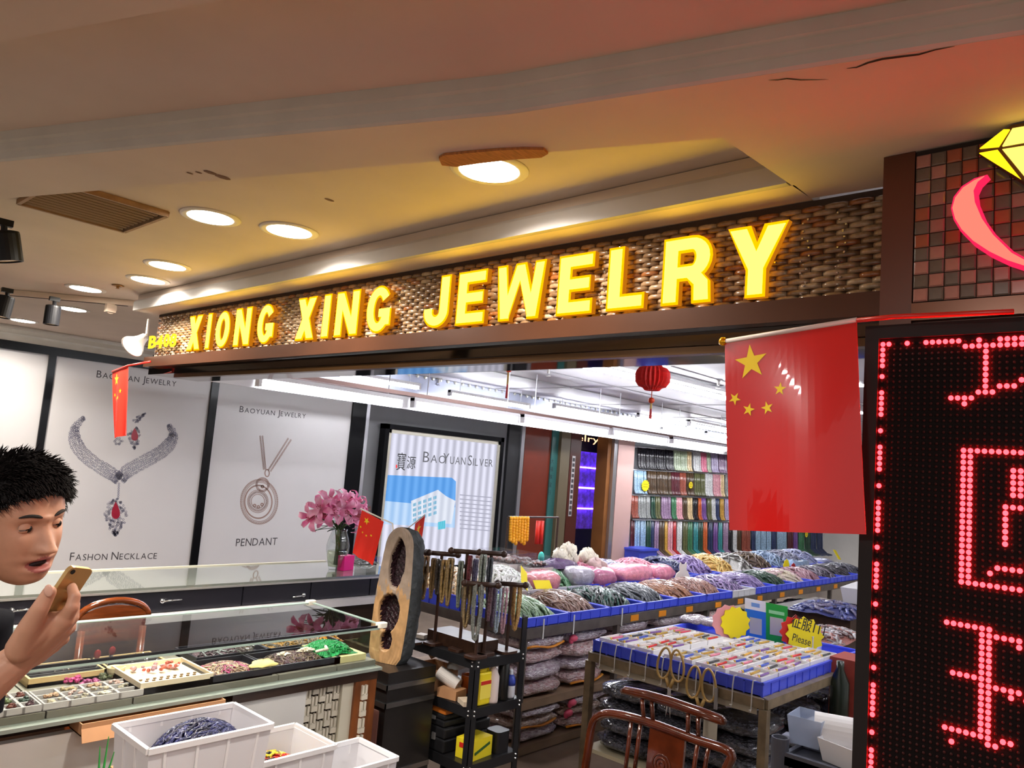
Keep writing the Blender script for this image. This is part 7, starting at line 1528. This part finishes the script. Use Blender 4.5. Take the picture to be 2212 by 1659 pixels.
# ================================================================ carved wooden chair
cxp = 2.78
def cp(px, py, dx=0.0): return at(px, py, x=cxp+dx)
ch = thing('wooden_chair', 'carved reddish wooden armchair with a splat back in front of the pen table', 'chair', (cxp-0.25, 1.6, 0))
m_ch = mat('chair_wood', srgb(84, 34, 14), 0.14, var=0.35, scale=5, stretch=(3, 3, 3), coat=0.6)
b = MB(); b.tube([cp(1343, 1494), cp(1352, 1491), cp(1400, 1502), cp(1450, 1517), cp(1510, 1538), cp(1560, 1556), cp(1568, 1561)], [0.010, 0.017, 0.019, 0.020, 0.020, 0.018, 0.010], 10); b.build('top_rail', m_ch, ch, True)
b = MB(); b.tube(bez([cp(1252, 1790), cp(1262, 1680), cp(1270, 1620), cp(1280, 1565), cp(1296, 1546), cp(1325, 1542), cp(1400, 1560), cp(1500, 1597), cp(1562, 1617), cp(1580, 1632), cp(1572, 1655), cp(1545, 1720), cp(1530, 1850)], 4), 0.018, 10); b.build('back_frame', m_ch, ch, True)
for a, c in (((1387, 1510), (1391, 1556)), ((1408, 1515), (1411, 1562)), ((1487, 1540), (1486, 1590)), ((1508, 1547), (1509, 1598))): b = MB(); b.tube([cp(*a), cp(*c)], 0.009, 8); b.build('spindle', m_ch, ch, True)
for a, c in (((1364, 1555), (1348, 1690)), ((1384, 1560), (1368, 1690)), ((1508, 1600), (1490, 1720)), ((1532, 1608), (1512, 1720))): b = MB(); b.tube([cp(*a), cp(*c)], 0.009, 8); b.build('slat', m_ch, ch, True)
b = MB(); Q = [cp(1407, 1562), cp(1482, 1588), cp(1470, 1740), cp(1392, 1715)]; b.add([q_+Vector((0.006, 0, 0)) for q_ in Q]+[q_-Vector((0.008, 0, 0)) for q_ in Q], [(0, 1, 2, 3), (7, 6, 5, 4), (0, 4, 5, 1), (1, 5, 6, 2), (2, 6, 7, 3), (3, 7, 4, 0)]); sp_ = b.build('splat', m_ch, ch)
cc = cp(1431, 1652); b = MB()
for r_ in (0.040, 0.026, 0.012): b.tube([cc+Vector((-0.009, r_*math.cos(a), r_*math.sin(a))) for a in [2*PI*i/24 for i in range(24)]], 0.0035, 6, closed=True)
b.build('carved_roundel', m_ch, sp_, True)
yl, yr = cp(1300, 1600).y, cp(1570, 1640).y; b = MB(); b.rbox((cxp-0.22, (yl+yr)/2, 0.44), (0.44, abs(yl-yr)+0.04, 0.04), 0.03); b.build('seat', m_ch, ch)
for x in (cxp-0.40, cxp-0.01):
    for y in (yl, yr): b = MB(); b.tube([(x, y, 0), (x, y, 0.43)], 0.019, 8); b.build('leg', m_ch, ch, True)
# seat stretcher
b = MB(); b.tube([(cxp-0.4, yl, 0.15), (cxp-0.4, yr, 0.15)], 0.012, 8); b.build('stretcher', m_ch, ch, True)
lump('clear_bag', 'crumpled clear bag lying on the wooden chair seat', 'bag', (cxp-0.2, yl-0.1, 0.461), 0.13, 0.09, 0.09, bmats['smoke'], 2, 0.3)

# ================================================================ grey utility cart at the right
KX, KZ = 3.1, 0.62
m_cart = mat('cart_grey', srgb(84, 86, 96), 0.45); m_pole = mat('cart_pole', srgb(176, 166, 146), 0.4)
p = at(1686, 1592, z=KZ+0.05); e = at(1862, 1668, z=KZ)
kx0, ky1 = p.x, p.y
kt = thing('utility_cart', 'grey plastic utility cart with a round corner post', 'cart', (kx0+0.2, ky1-0.3, 0))
b = MB(); b.lathe([(0.034, -0.10), (0.036, 0.03), (0.036, 0.05), (0.030, 0.05), (0.028, 0.035), (0, 0.035)], 20, (kx0, ky1, KZ)); b.build('post_cap', m_cart, kt)
b = MB(); b.tube([(kx0, ky1, 0.08), (kx0, ky1, KZ-0.1)], 0.022, 12); b.tube([(kx0, ky1-0.7, 0.08), (kx0, ky1-0.7, KZ-0.05)], 0.022, 12); b.tube([(kx0+0.45, ky1-0.7, 0.08), (kx0+0.45, ky1-0.7, KZ-0.05)], 0.022, 12); b.tube([(kx0+0.45, ky1, 0.08), (kx0+0.45, ky1, KZ-0.05)], 0.022, 12); b.build('poles', m_pole, kt, True)
b = MB(); tray_box(b, kx0-0.02, kx0+0.47, ky1-0.72, ky1-0.02, KZ-0.05, KZ+0.0, 0.02, 0.035); b.build('top_shelf', m_cart, kt)
b = MB(); tray_box(b, kx0-0.02, kx0+0.47, ky1-0.72, ky1-0.02, 0.12, 0.17, 0.02, 0.03); b.build('bottom_shelf', m_cart, kt)
for x in (kx0, kx0+0.45):
    for y in (ky1, ky1-0.7): b = MB(); b.ball((x, y, 0.04), 0.04, 10, 8, (1, 0.5, 1)); b.build('caster', m_blk, kt)
zk = KZ-0.014
m_frost = mat('frosted_plastic', srgb(186, 198, 220), 0.3, alpha=0.55)
def tub(label, c4, z, h, mt, name='plastic_tub'):
    P = [at(x, y, z=z+h) for x, y in c4]; cx = sum(q_.x for q_ in P)/4; cy = sum(q_.y for q_ in P)/4; bt = [Vector((cx+(q_.x-cx)*0.82, cy+(q_.y-cy)*0.82, z)) for q_ in P]; inn = [Vector((cx+(q_.x-cx)*0.96, cy+(q_.y-cy)*0.96, q_.z)) for q_ in P]; bi = [Vector((cx+(q_.x-cx)*0.78, cy+(q_.y-cy)*0.78, z+0.004)) for q_ in P]
    b = MB(); b.add(bt+P+inn+bi, [(3, 2, 1, 0)]+[(i, (i+1) % 4, 4+(i+1) % 4, 4+i) for i in range(4)]+[(4+i, 4+(i+1) % 4, 8+(i+1) % 4, 8+i) for i in range(4)]+[(8+i, 8+(i+1) % 4, 12+(i+1) % 4, 12+i) for i in range(4)]+[(12, 13, 14, 15)]); return tag(b.build(name, mt), label, 'tub')
tub('frosted clear plastic tub on the cart', [(1700, 1543), (1727, 1526), (1803, 1545), (1775, 1562)], zk+0.03, 0.115, m_frost)
b = MB(); p = at(1765, 1580, z=zk); b.box((p.x+0.02, p.y-0.02, zk+0.015), (0.22, 0.16, 0.028), 0.1); tag(b.build('paper_stack', mat('papers', srgb(206, 204, 206), 0.6)), 'stack of papers under the frosted tub', 'papers')
b = MB(); p = at(1735, 1612, z=zk); b.box((p.x, p.y, zk+0.018), (0.06, 0.17, 0.034), 0.1); tag(b.build('grey_case', mat('case_grey', srgb(136, 140, 156), 0.35), bevel=0.006), 'slim grey plastic case on the cart edge', 'case')
b = MB(); p0, p1 = at(1775, 1590, z=zk+0.05), at(1800, 1592, z=zk+0.05); b.box((p0+p1)/2, (0.10, 0.06, 0.004), 0.4); tag(b.build('blue_card', mat('sky_blue', srgb(96, 166, 206), 0.5)), 'light blue card between the papers and the white roll', 'card')
p = at(1830, 1600, z=zk+0.07); roll('big white paper roll lying in the white bin', (p.x, p.y, zk+0.095), 0.07, 0.26, (0.35, -0.9, 0), mat('roll_white', srgb(236, 230, 226), 0.6), 0.15, 'paper_roll', 'paper roll')
tub('white bin on the cart that holds the paper roll', [(1765, 1592), (1830, 1572), (1900, 1600), (1868, 1632)], zk+0.001, 0.09, MATS['crate_rim'], 'white_bin')
# stacked red boxes, dark bottle and clear crate beyond
p = at(1845, 1520, dep=4.3); b = MB()
b.box((p.x, p.y, 0.40), (0.22, 0.2, 0.8)); t = tag(b.build('red_carton', mat('brick_red', srgb(140, 52, 40), 0.6, var=0.1)), 'tall stack of brick red cartons beside the display', 'box')
b = MB(); b.lathe([(0.045, 0), (0.05, 0.02), (0.05, 0.2), (0.02, 0.27), (0.02, 0.31), (0, 0.31)], 16, at(1812, 1535, z=0.54)-Vector((0, 0, 0.05))); tag(b.build('dark_bottle', mat('bottle_darkgreen', srgb(28, 36, 28), 0.25), None, True), 'dark green bottle standing behind the cart', 'bottle')
tub('white crate on the cabinet behind the payment boards', [(1815, 1268), (1850, 1256), (1895, 1262), (1870, 1275)], 0.80, 0.13, MATS['crate_rim'], 'white_crate')
# ================================================================ the man with the phone
HD = 1.52
hc = at(26, 1124, dep=HD)                               # centre of the head
R3, U3, B3 = Vector(cr), Vector(cu), -Vector(cf)        # image right, image up, towards the camera
yawh = math.radians(69); 
fw = (R3*math.sin(yawh)+B3*math.cos(yawh)).normalized()
pit = math.radians(-9)
upv = U3.copy(); rgt0 = fw.cross(upv).normalized(); upv = rgt0.cross(fw).normalized()
fwd = (fw*math.cos(pit)+upv*math.sin(pit)).normalized(); hup = (upv*math.cos(pit)-fw*math.sin(pit)).normalized(); hleft = hup.cross(fwd).normalized()
HM = Matrix((fwd, hleft, hup)).transposed()
def h2w(p): return HM @ Vector(p)+hc
def interp(tab, z):
    for (z0, v0), (z1, v1) in zip(tab, tab[1:]):
        if z1 <= z <= z0: 
            k = (z-z1)/(z0-z1); return v1+(v0-v1)*k
    return tab[0][1] if z > tab[0][0] else tab[-1][1]
def smoothtab(tab, n=60):
    Z = np.linspace(tab[0][0], tab[-1][0], n); xs = [t[0] for t in tab][::-1]; ys = [t[1] for t in tab][::-1]
    V = np.interp(Z, xs, ys); 
    for _ in range(4): V[1:-1] = (V[:-2]+2*V[1:-1]+V[2:])/4
    return list(zip(Z, V))
FRT = smoothtab([(0.120, 0.0), (0.114, 0.035), (0.100, 0.062), (0.08, 0.081), (0.055, 0.092), (0.03, 0.096), (0.012, 0.092), (-0.01, 0.091), (-0.035, 0.093), (-0.055, 0.094), (-0.078, 0.090), (-0.095, 0.088), (-0.108, 0.078), (-0.118, 0.05)])
BCK = smoothtab([(0.120, 0.0), (0.114, -0.035), (0.100, -0.062), (0.08, -0.082), (0.05, -0.096), (0.0, -0.098), (-0.03, -0.088), (-0.06, -0.06), (-0.09, -0.03), (-0.118, 0.0)])
WID = smoothtab([(0.120, 0.0), (0.114, 0.032), (0.100, 0.052), (0.08, 0.066), (0.05, 0.076), (0.0, 0.078), (-0.03, 0.073), (-0.06, 0.064), (-0.085, 0.050), (-0.105, 0.034), (-0.118, 0.014)])
def g(d, s): return math.exp(-(d/s)**2/2)
def face_dx(y, z):
    d = 0.0
    if -0.05 < z < 0.03:
        k = min(1, max(0, (0.016-z)/0.05)); d += (0.005+0.027*k**1.15)*g(y, 0.0070+0.0045*k)*(1 if z > -0.036 else g(z+0.036, 0.0042))
    for s in (-1, 1):
        d += 0.0085*g(y-s*0.0145, 0.0055)*g(z+0.036, 0.0062); d -= 0.006*g(y-s*0.008, 0.0035)*g(z+0.0425, 0.0028); d -= 0.003*g(y-s*0.026, 0.006)*g(z+0.045, 0.012)
        d -= 0.010*g(y-s*0.031, 0.014)*g(z-0.009, 0.009)
        d += 0.004*g(y-s*0.028, 0.018)*g(z-0.026, 0.007)
        d += 0.005*g(y-s*0.046, 0.016)*g(z+0.020, 0.016)
    d += 0.0095*g(y, 0.020)*g(z+0.0535, 0.0045)+0.0095*g(y, 0.018)*g(z+0.0775, 0.005)-0.016*g(y, 0.017)*g(z+0.0655, 0.0050)
    d += 0.003*g(y, 0.02)*g(z+0.10, 0.01)
    return d
def head_pt(a, z, grow=0.0):
    xf, xb, w = interp(FRT, z), interp(BCK, z), interp(WID, z); xc = (xf+xb)*0.42
    c, s = math.cos(a), math.sin(a); e = 0.86
    y = w*math.copysign(abs(s)**e, s)
    x = xc+((xf-xc)*abs(c)**(0.92) if c > 0 else -(xc-xb)*abs(c)**0.95)
    if c > 0: x += face_dx(y, z)*min(1, c*1.6)
    return (x*(1+grow), y*(1+grow), z*(1+grow*0.9))
body = MB()
NA, NZ = 96, 90
ZS = [0.1199-(0.2375)*(0.5-0.5*math.cos(PI*(0.02+0.96*i/NZ))) for i in range(NZ+1)]
body.grid(lambda u, v: h2w(head_pt(2*PI*u, ZS[min(NZ, int(round(v*NZ)))])), NA, NZ, True)
body.add([h2w(head_pt(2*PI*i/NA, ZS[0])) for i in range(NA)], [tuple(range(NA-1, -1, -1))]); body.add([h2w(head_pt(2*PI*i/NA, ZS[-1])) for i in range(NA)], [tuple(range(NA))])
def chain(P, r):
    P = [Vector(p) for p in P]; body.tube(P, list(r), 14); body.ball(P[0], r[0], 14, 10); body.ball(P[-1], r[-1], 14, 10)
    for p, q_ in list(zip(P, r))[1:-1]: body.ball(p, q_, 14, 10)
# ears
for s in (-1, 1):
    for k in range(9):
        a = -1.9+k*0.45; body.ball(h2w((-0.012+0.016*math.cos(a)*-1, s*(0.080+0.004*math.sin(k)), 0.0+0.028*math.sin(a))), 0.006, 8, 6)
    body.ball(h2w((-0.010, s*0.077, -0.005)), 0.012, 8, 6, (0.8, 0.5, 1.6))
# neck, torso, arms
down = Vector((0, 0, -1))
nk0 = h2w((-0.035, 0, -0.06)); sh = at(-235, 1330, dep=1.62)     # base of the neck
hfw = Vector((fw.x, fw.y, 0)).normalized(); hlf = Vector((-hfw.y, hfw.x, 0))
chain([nk0, (nk0+sh)/2+Vector((0, 0, 0.01)), sh], [0.056, 0.055, 0.062])
pel = sh-hfw*0.36+Vector((0, 0, -0.50))
for s in (-1, 1):
    chain([sh+Vector((0, 0, -0.03)), sh+hlf*s*0.16+Vector((0, 0, -0.05))], [0.06, 0.055])
    chain([sh+hlf*s*0.07+Vector((0, 0, -0.12)), pel+hlf*s*0.07], [0.10, 0.10])
# hand with phone
def hp(px, py, d): return at(px, py, dep=d)
WR = hp(34, 1428, 1.235); EL = hp(-215, 1625, 1.16)
rs = sh-hlf*0.19+Vector((0, 0, -0.06))
chain([rs, (rs+EL)/2+Vector((0, 0, -0.03)), EL], [0.055, 0.05, 0.043]); chain([EL, EL+(WR-EL)*0.45, WR], [0.042, 0.040, 0.027])
ls = sh+hlf*0.19+Vector((0, 0, -0.06)); le = ls+hfw*0.02+Vector((0, 0, -0.30)); lw = le+hfw*0.08+Vector((0, 0, -0.25))
chain([ls, le, lw], [0.055, 0.043, 0.027]); chain([lw, lw+Vector((0, 0, -0.09))], [0.03, 0.035])
for i in range(4): chain([lw+Vector((0, 0, -0.09))+hfw*(0.025-0.017*i), lw+Vector((0, 0, -0.135))+hfw*(0.03-0.017*i), lw+Vector((0, 0, -0.165))+hfw*(0.025-0.015*i)-hlf*0.01], [0.0095, 0.009, 0.0075])
chain([lw+hfw*0.03+Vector((0, 0, -0.04)), lw+hfw*0.055+Vector((0, 0, -0.09))], [0.012, 0.009])
KN = [hp(138, 1338, 1.232), hp(134, 1356, 1.248), hp(126, 1374, 1.264), hp(114, 1392, 1.278)]
for k, r_ in zip(KN, (0.0165, 0.0165, 0.016, 0.0145)): chain([WR, WR+(k-WR)*0.55, k], [0.024, 0.021, r_])
chain([hp(58, 1385, 1.215), hp(88, 1362, 1.222), hp(112, 1340, 1.225)], [0.020, 0.019, 0.014])
fing = [([(138, 1338), (155, 1312), (161, 1288), (155, 1268)], (1.232, 1.226, 1.232, 1.243)), ([(134, 1356), (156, 1334), (160, 1306), (152, 1284)], (1.248, 1.244, 1.250, 1.262)), ([(126, 1374), (150, 1356), (154, 1326), (144, 1303)], (1.264, 1.262, 1.268, 1.280)), ([(114, 1392), (136, 1380), (140, 1352), (132, 1332)], (1.278, 1.280, 1.284, 1.292))]
for P, D in fing: chain([hp(x, y, d) for (x, y), d in zip(P, D)], [0.0130, 0.0105, 0.0095, 0.0078])
TH = [hp(44, 1400, 1.215), hp(66, 1352, 1.203), hp(88, 1312, 1.200), hp(107, 1279, 1.206)]
chain(TH, [0.022, 0.0170, 0.0130, 0.0105])
# one continuous skin
tmp = bpy.data.meshes.new('tmp'); tmp.from_pydata([tuple(p) for p in body.v], [], body.f); to = bpy.data.objects.new('tmp', tmp); COL.objects.link(to)
md = to.modifiers.new('r', 'REMESH'); md.mode = 'VOXEL'; md.voxel_size = 0.0026; sm = to.modifiers.new('s', 'SMOOTH'); sm.factor = 0.5; sm.iterations = 3
dg = bpy.context.evaluated_depsgraph_get(); skin = bpy.data.meshes.new_from_object(to.evaluated_get(dg)); bpy.data.objects.remove(to)
foot = Vector((pel.x, pel.y, 0))
man = thing('person', 'man with short black hair and black shirt speaking into a gold phone', 'person', foot)
skin.transform(Matrix.Translation(-foot))
m_skin = mat('skin', srgb(182, 134, 108), 0.5, var=0.08, scale=30, sss=0.12); m_lip = mat('lips', srgb(150, 84, 78), 0.45); m_mouth = mat('mouth_dark', (0.02, 0.006, 0.006), 0.6)
for q_ in (m_skin, m_lip, m_mouth): skin.materials.clear() if False else skin.materials.append(q_)
HMi = HM.inverted(); cen = np.empty(len(skin.polygons)*3, 'f'); skin.polygons.foreach_get('center', cen); cen = cen.reshape(-1, 3)+np.array(foot)-np.array(hc)
L = cen @ np.array(HMi).T
mi = np.zeros(len(L), 'i')
y, z, x = L[:, 1], L[:, 2], L[:, 0]; fr = x > 0.055
lipz = (np.abs(z+0.0655) < 0.0165*np.sqrt(np.clip(1-(y/0.026)**2, 0, 1))) & (np.abs(y) < 0.026) & fr
mi[lipz] = 1
mth = (np.abs(z+0.0655) < 0.0055*np.sqrt(np.clip(1-(y/0.019)**2, 0, 1))) & (np.abs(y) < 0.019) & fr
mi[mth] = 2
skin.polygons.foreach_set('material_index', mi); skin.polygons.foreach_set('use_smooth', [True]*len(skin.polygons)); skin.update()
bo = bpy.data.objects.new('body', skin); COL.objects.link(bo); bo.parent = man
# eyes, lids, brows
m_eyew = mat('eye_white', srgb(150, 136, 130), 0.25); m_iris = mat('iris_dark', (0.008, 0.005, 0.004), 0.1)
for s in (-1, 1):
    ec = Vector((0.0755, s*0.031, 0.0085)); er = 0.0118
    b = MB(); b.ball(h2w(ec), er, 20, 14, M=HM); e_ = b.build('eye', m_eyew, man, True)
    b = MB(); b.ball(h2w(ec+Vector((er*0.80, 0.002, -0.0015))), 0.0070, 14, 10, (0.5, 1, 1), M=HM); b.build('iris', m_iris, e_, True)
    b = MB(); V = []
    for up_s, t0, t1 in ((1, 0.0, 1.5), (-1, -1.4, -0.24)):
        b.grid(lambda u, v: h2w(ec+Vector((er*1.09*math.cos((u-0.5)*2.7)*math.cos(t0+(t1-t0)*v), er*1.22*math.sin((u-0.5)*2.7)*math.cos(t0+(t1-t0)*v), er*1.02*math.sin(t0+(t1-t0)*v)-(0.0035*abs(u-0.5)*2)**1.0*0.6))), 14, 6)
    b.build('eyelids', m_skin, man, True)
    b = MB(); P = []
    for k in range(9):
        yy = s*(0.013+0.036*k/8); zz = 0.029+0.005*math.sin(PI*k/8*0.9); xx = interp(FRT, zz)-0.0; P.append(h2w((head_surf := interp(FRT, zz)*math.sqrt(max(0.05, 1-(abs(yy)/0.082)**2.2))+0.003, yy, zz)))
    b.tube(P, [0.0016, 0.0030, 0.0036, 0.0036, 0.0034, 0.0032, 0.0028, 0.0022, 0.0010], 6); b.build('eyebrow', mat('brow_black', (0.012, 0.009, 0.008), 0.8), man)
# hair: close cap plus short spikes
m_hair = mat('hair_black', (0.008, 0.006, 0.006), 0.6, spec=0.2)
def hairline(a):
    a = abs((a+PI) % (2*PI)-PI)
    if a < 0.55: return 0.066+0.004*math.cos(a*5)
    if a < 1.15: return 0.066-(a-0.55)/0.6*0.030
    if a < 1.45: return 0.036-(a-1.15)/0.3*0.046
    if a < 1.75: return -0.010+(a-1.45)/0.3*0.03
    return 0.02-(a-1.75)/1.4*0.085
hb = MB(); q = random.Random(4)
def hair_pt(u, v):
    a = 2*PI*u; z0 = hairline(a); z = 0.1195-(0.1195-z0)*v; k = 0.05*min(1, (1-v)*6)*(0.55+0.45*min(1, (z+0.02)/0.1))+0.012; p = Vector(head_pt(a, z, 0)); d = p.normalized()
    return h2w(p+d*(k*0.20+0.0012*math.sin(a*37+z*300)))
hb.grid(hair_pt, 120, 26, True); hb.add([hair_pt(i/120, 0) for i in range(120)], [tuple(range(119, -1, -1))])
for i in range(3600):
    u = q.random(); v = q.random()**0.8; a = 2*PI*u; p = hair_pt(u, v); n_ = (p-hc).normalized()
    fr_ = max(0, math.cos(a)); dirn = (n_*0.25+fwd*(0.55+0.5*fr_*(1 if v < 0.8 else 0.6))+hup*(0.35*(1-v))-hup*0.35*fr_*(1 if v > 0.5 else 0)+Vector((q.uniform(-1, 1), q.uniform(-1, 1), q.uniform(-1, 1)))*0.22).normalized()
    if abs((a+PI) % (2*PI)-PI) > 1.2 and v > 0.5: dirn = (n_*0.3-hup*0.7+fwd*0.3).normalized()
    Ls = q.uniform(0.014, 0.034)*(1.0 if v < 0.6 else 0.7)
    hb.tube([p-n_*0.006, p+dirn*Ls*0.55+n_*0.002, p+dirn*Ls-hup*0.003*fr_], [0.0017, 0.0012, 0.0002], 3, caps=False)
hb.build('hair', m_hair, man, False)
# nails
for P, n_ in ((hp(105, 1276, 1.194), None),):
    b = MB(); b.ball(P, 0.0075, 10, 8, (1, 0.35, 1.3), M=Matrix((R3, B3, U3)).transposed()); b.build('thumb_nail', mat('nail', srgb(206, 160, 140), 0.3), man, True)
# black shirt and trousers
m_shirt = mat('shirt_black', (0.006, 0.006, 0.008), 0.9, var=0.3, scale=12, spec=0.05)
b = MB()
def ring_at(c, w, d, n=28): return [c+hlf*w*math.cos(2*PI*i/n)+hfw*d*math.sin(2*PI*i/n) for i in range(n)]
secs = [(sh+Vector((0, 0, 0.025)), 0.072, 0.070), (sh+Vector((0, 0, 0.012)), 0.10, 0.085), (sh+Vector((0, 0, -0.02)), 0.175, 0.10), (sh+Vector((0, 0, -0.06)), 0.225, 0.115), (sh+Vector((0, 0, -0.16)), 0.215, 0.13), (sh-hfw*0.05+Vector((0, 0, -0.34)), 0.19, 0.125), (pel+Vector((0, 0, -0.06)), 0.20, 0.13)]
V = []; 
for c, w, d in secs: V += ring_at(c, w, d)
n_ = 28; b.add(V, [(j*n_+i, j*n_+(i+1) % n_, (j+1)*n_+(i+1) % n_, (j+1)*n_+i) for j in range(len(secs)-1) for i in range(n_)])
b.tube([rs+hlf*0.06, rs, rs+(EL-rs)*0.35, rs+(EL-rs)*0.62], [0.075, 0.078, 0.072, 0.068], 18, caps=False); b.tube([ls-hlf*0.06, ls, ls+(le-ls)*0.35, ls+(le-ls)*0.62], [0.075, 0.078, 0.072, 0.068], 18, caps=False)
b.build('shirt', m_shirt, man, True)
b = MB(); m_tr = mat('trousers_dark', srgb(30, 32, 40), 0.8)
for s in (-1, 1): b.tube([pel+hlf*s*0.085+Vector((0, 0, -0.0)), pel+hlf*s*0.09+Vector((0, 0, -0.1)), pel+hlf*s*0.095+hfw*0.02+Vector((0, 0, -0.42)), Vector((pel.x, pel.y, 0.07))+hlf*s*0.095], [0.105, 0.10, 0.075, 0.062], 16)
b.build('trousers', m_tr, man, True)
for s in (-1, 1):
    c = Vector((pel.x, pel.y, 0))+hlf*s*0.095; b = MB(); b.ball(c+hfw*0.06+Vector((0, 0, 0.045)), 0.045, 14, 8, (1, 1, 1)); b.tube([c-hfw*0.06+Vector((0, 0, 0.045)), c+hfw*0.06+Vector((0, 0, 0.04)), c+hfw*0.16+Vector((0, 0, 0.03))], [0.044, 0.045, 0.030], 12); b.build('shoe', m_blk, man, True)
# gold phone held in the hand
A, Bq, Cq = hp(151, 1222, 1.228), hp(186, 1231, 1.262), hp(84, 1322, 1.215)
ph_u = (Bq-A); ph_v = (Cq-A); Lp = 0.138; ph_u = ph_u.normalized(); ph_v = ph_v.normalized(); ph_n = ph_u.cross(ph_v).normalized(); ph_u = ph_v.cross(ph_n).normalized(); 
if ph_u.dot(Bq-A) < 0: ph_u = -ph_u
ph_n = ph_v.cross(ph_u).normalized(); 
if ph_n.dot(B3) < 0: ph_n = -ph_n
wp = 0.050; pc0 = A+ph_u*wp/2+ph_v*Lp/2
phn = thing('mobile_phone', 'gold mobile phone held up to the mouth', 'phone', pc0)
def rrect(w, l, r, n=4):
    P = []
    for sx, sy, a0 in ((1, 1, 0), (-1, 1, PI/2), (-1, -1, PI), (1, -1, 1.5*PI)):
        for i in range(n+1): a = a0+PI/2*i/n; P.append((sx*(w/2-r)+r*math.cos(a), sy*(l/2-r)+r*math.sin(a)))
    return P
def slabp(name, w, l, r, k0, k1, mt, cu_=0, cv=0):
    P = rrect(w, l, r); N = len(P); b = MB(); Z = lambda k: [pc0+ph_u*(x+cu_)+ph_v*(y+cv)+ph_n*k for x, y in P]
    b.add(Z(k0)+Z(k1), [tuple(range(N)), tuple(range(2*N-1, N-1, -1))]+[(i, i+N, (i+1) % N+N, (i+1) % N) for i in range(N)]); return b.build(name, mt, phn, bevel=0.0008)
slabp('shell', wp, Lp, 0.009, -0.0036, 0.0036, mat('phone_gold', srgb(196, 160, 104), 0.28, 0.6))
slabp('screen', wp-0.004, Lp-0.004, 0.007, -0.0044, -0.0037, mat('phone_glass', (0.01, 0.01, 0.012), 0.05))
b = MB(); b.lathe([(0.004, 0), (0.004, 0.0012), (0, 0.0012)], 14, pc0-ph_u*0.016-ph_v*(Lp/2-0.008)+ph_n*0.0036, Vector((0, 0, 1)).rotation_difference(ph_n).to_matrix()); b.build('camera_lens', mat('lens_black', (0.005, 0.005, 0.006), 0.05), phn)
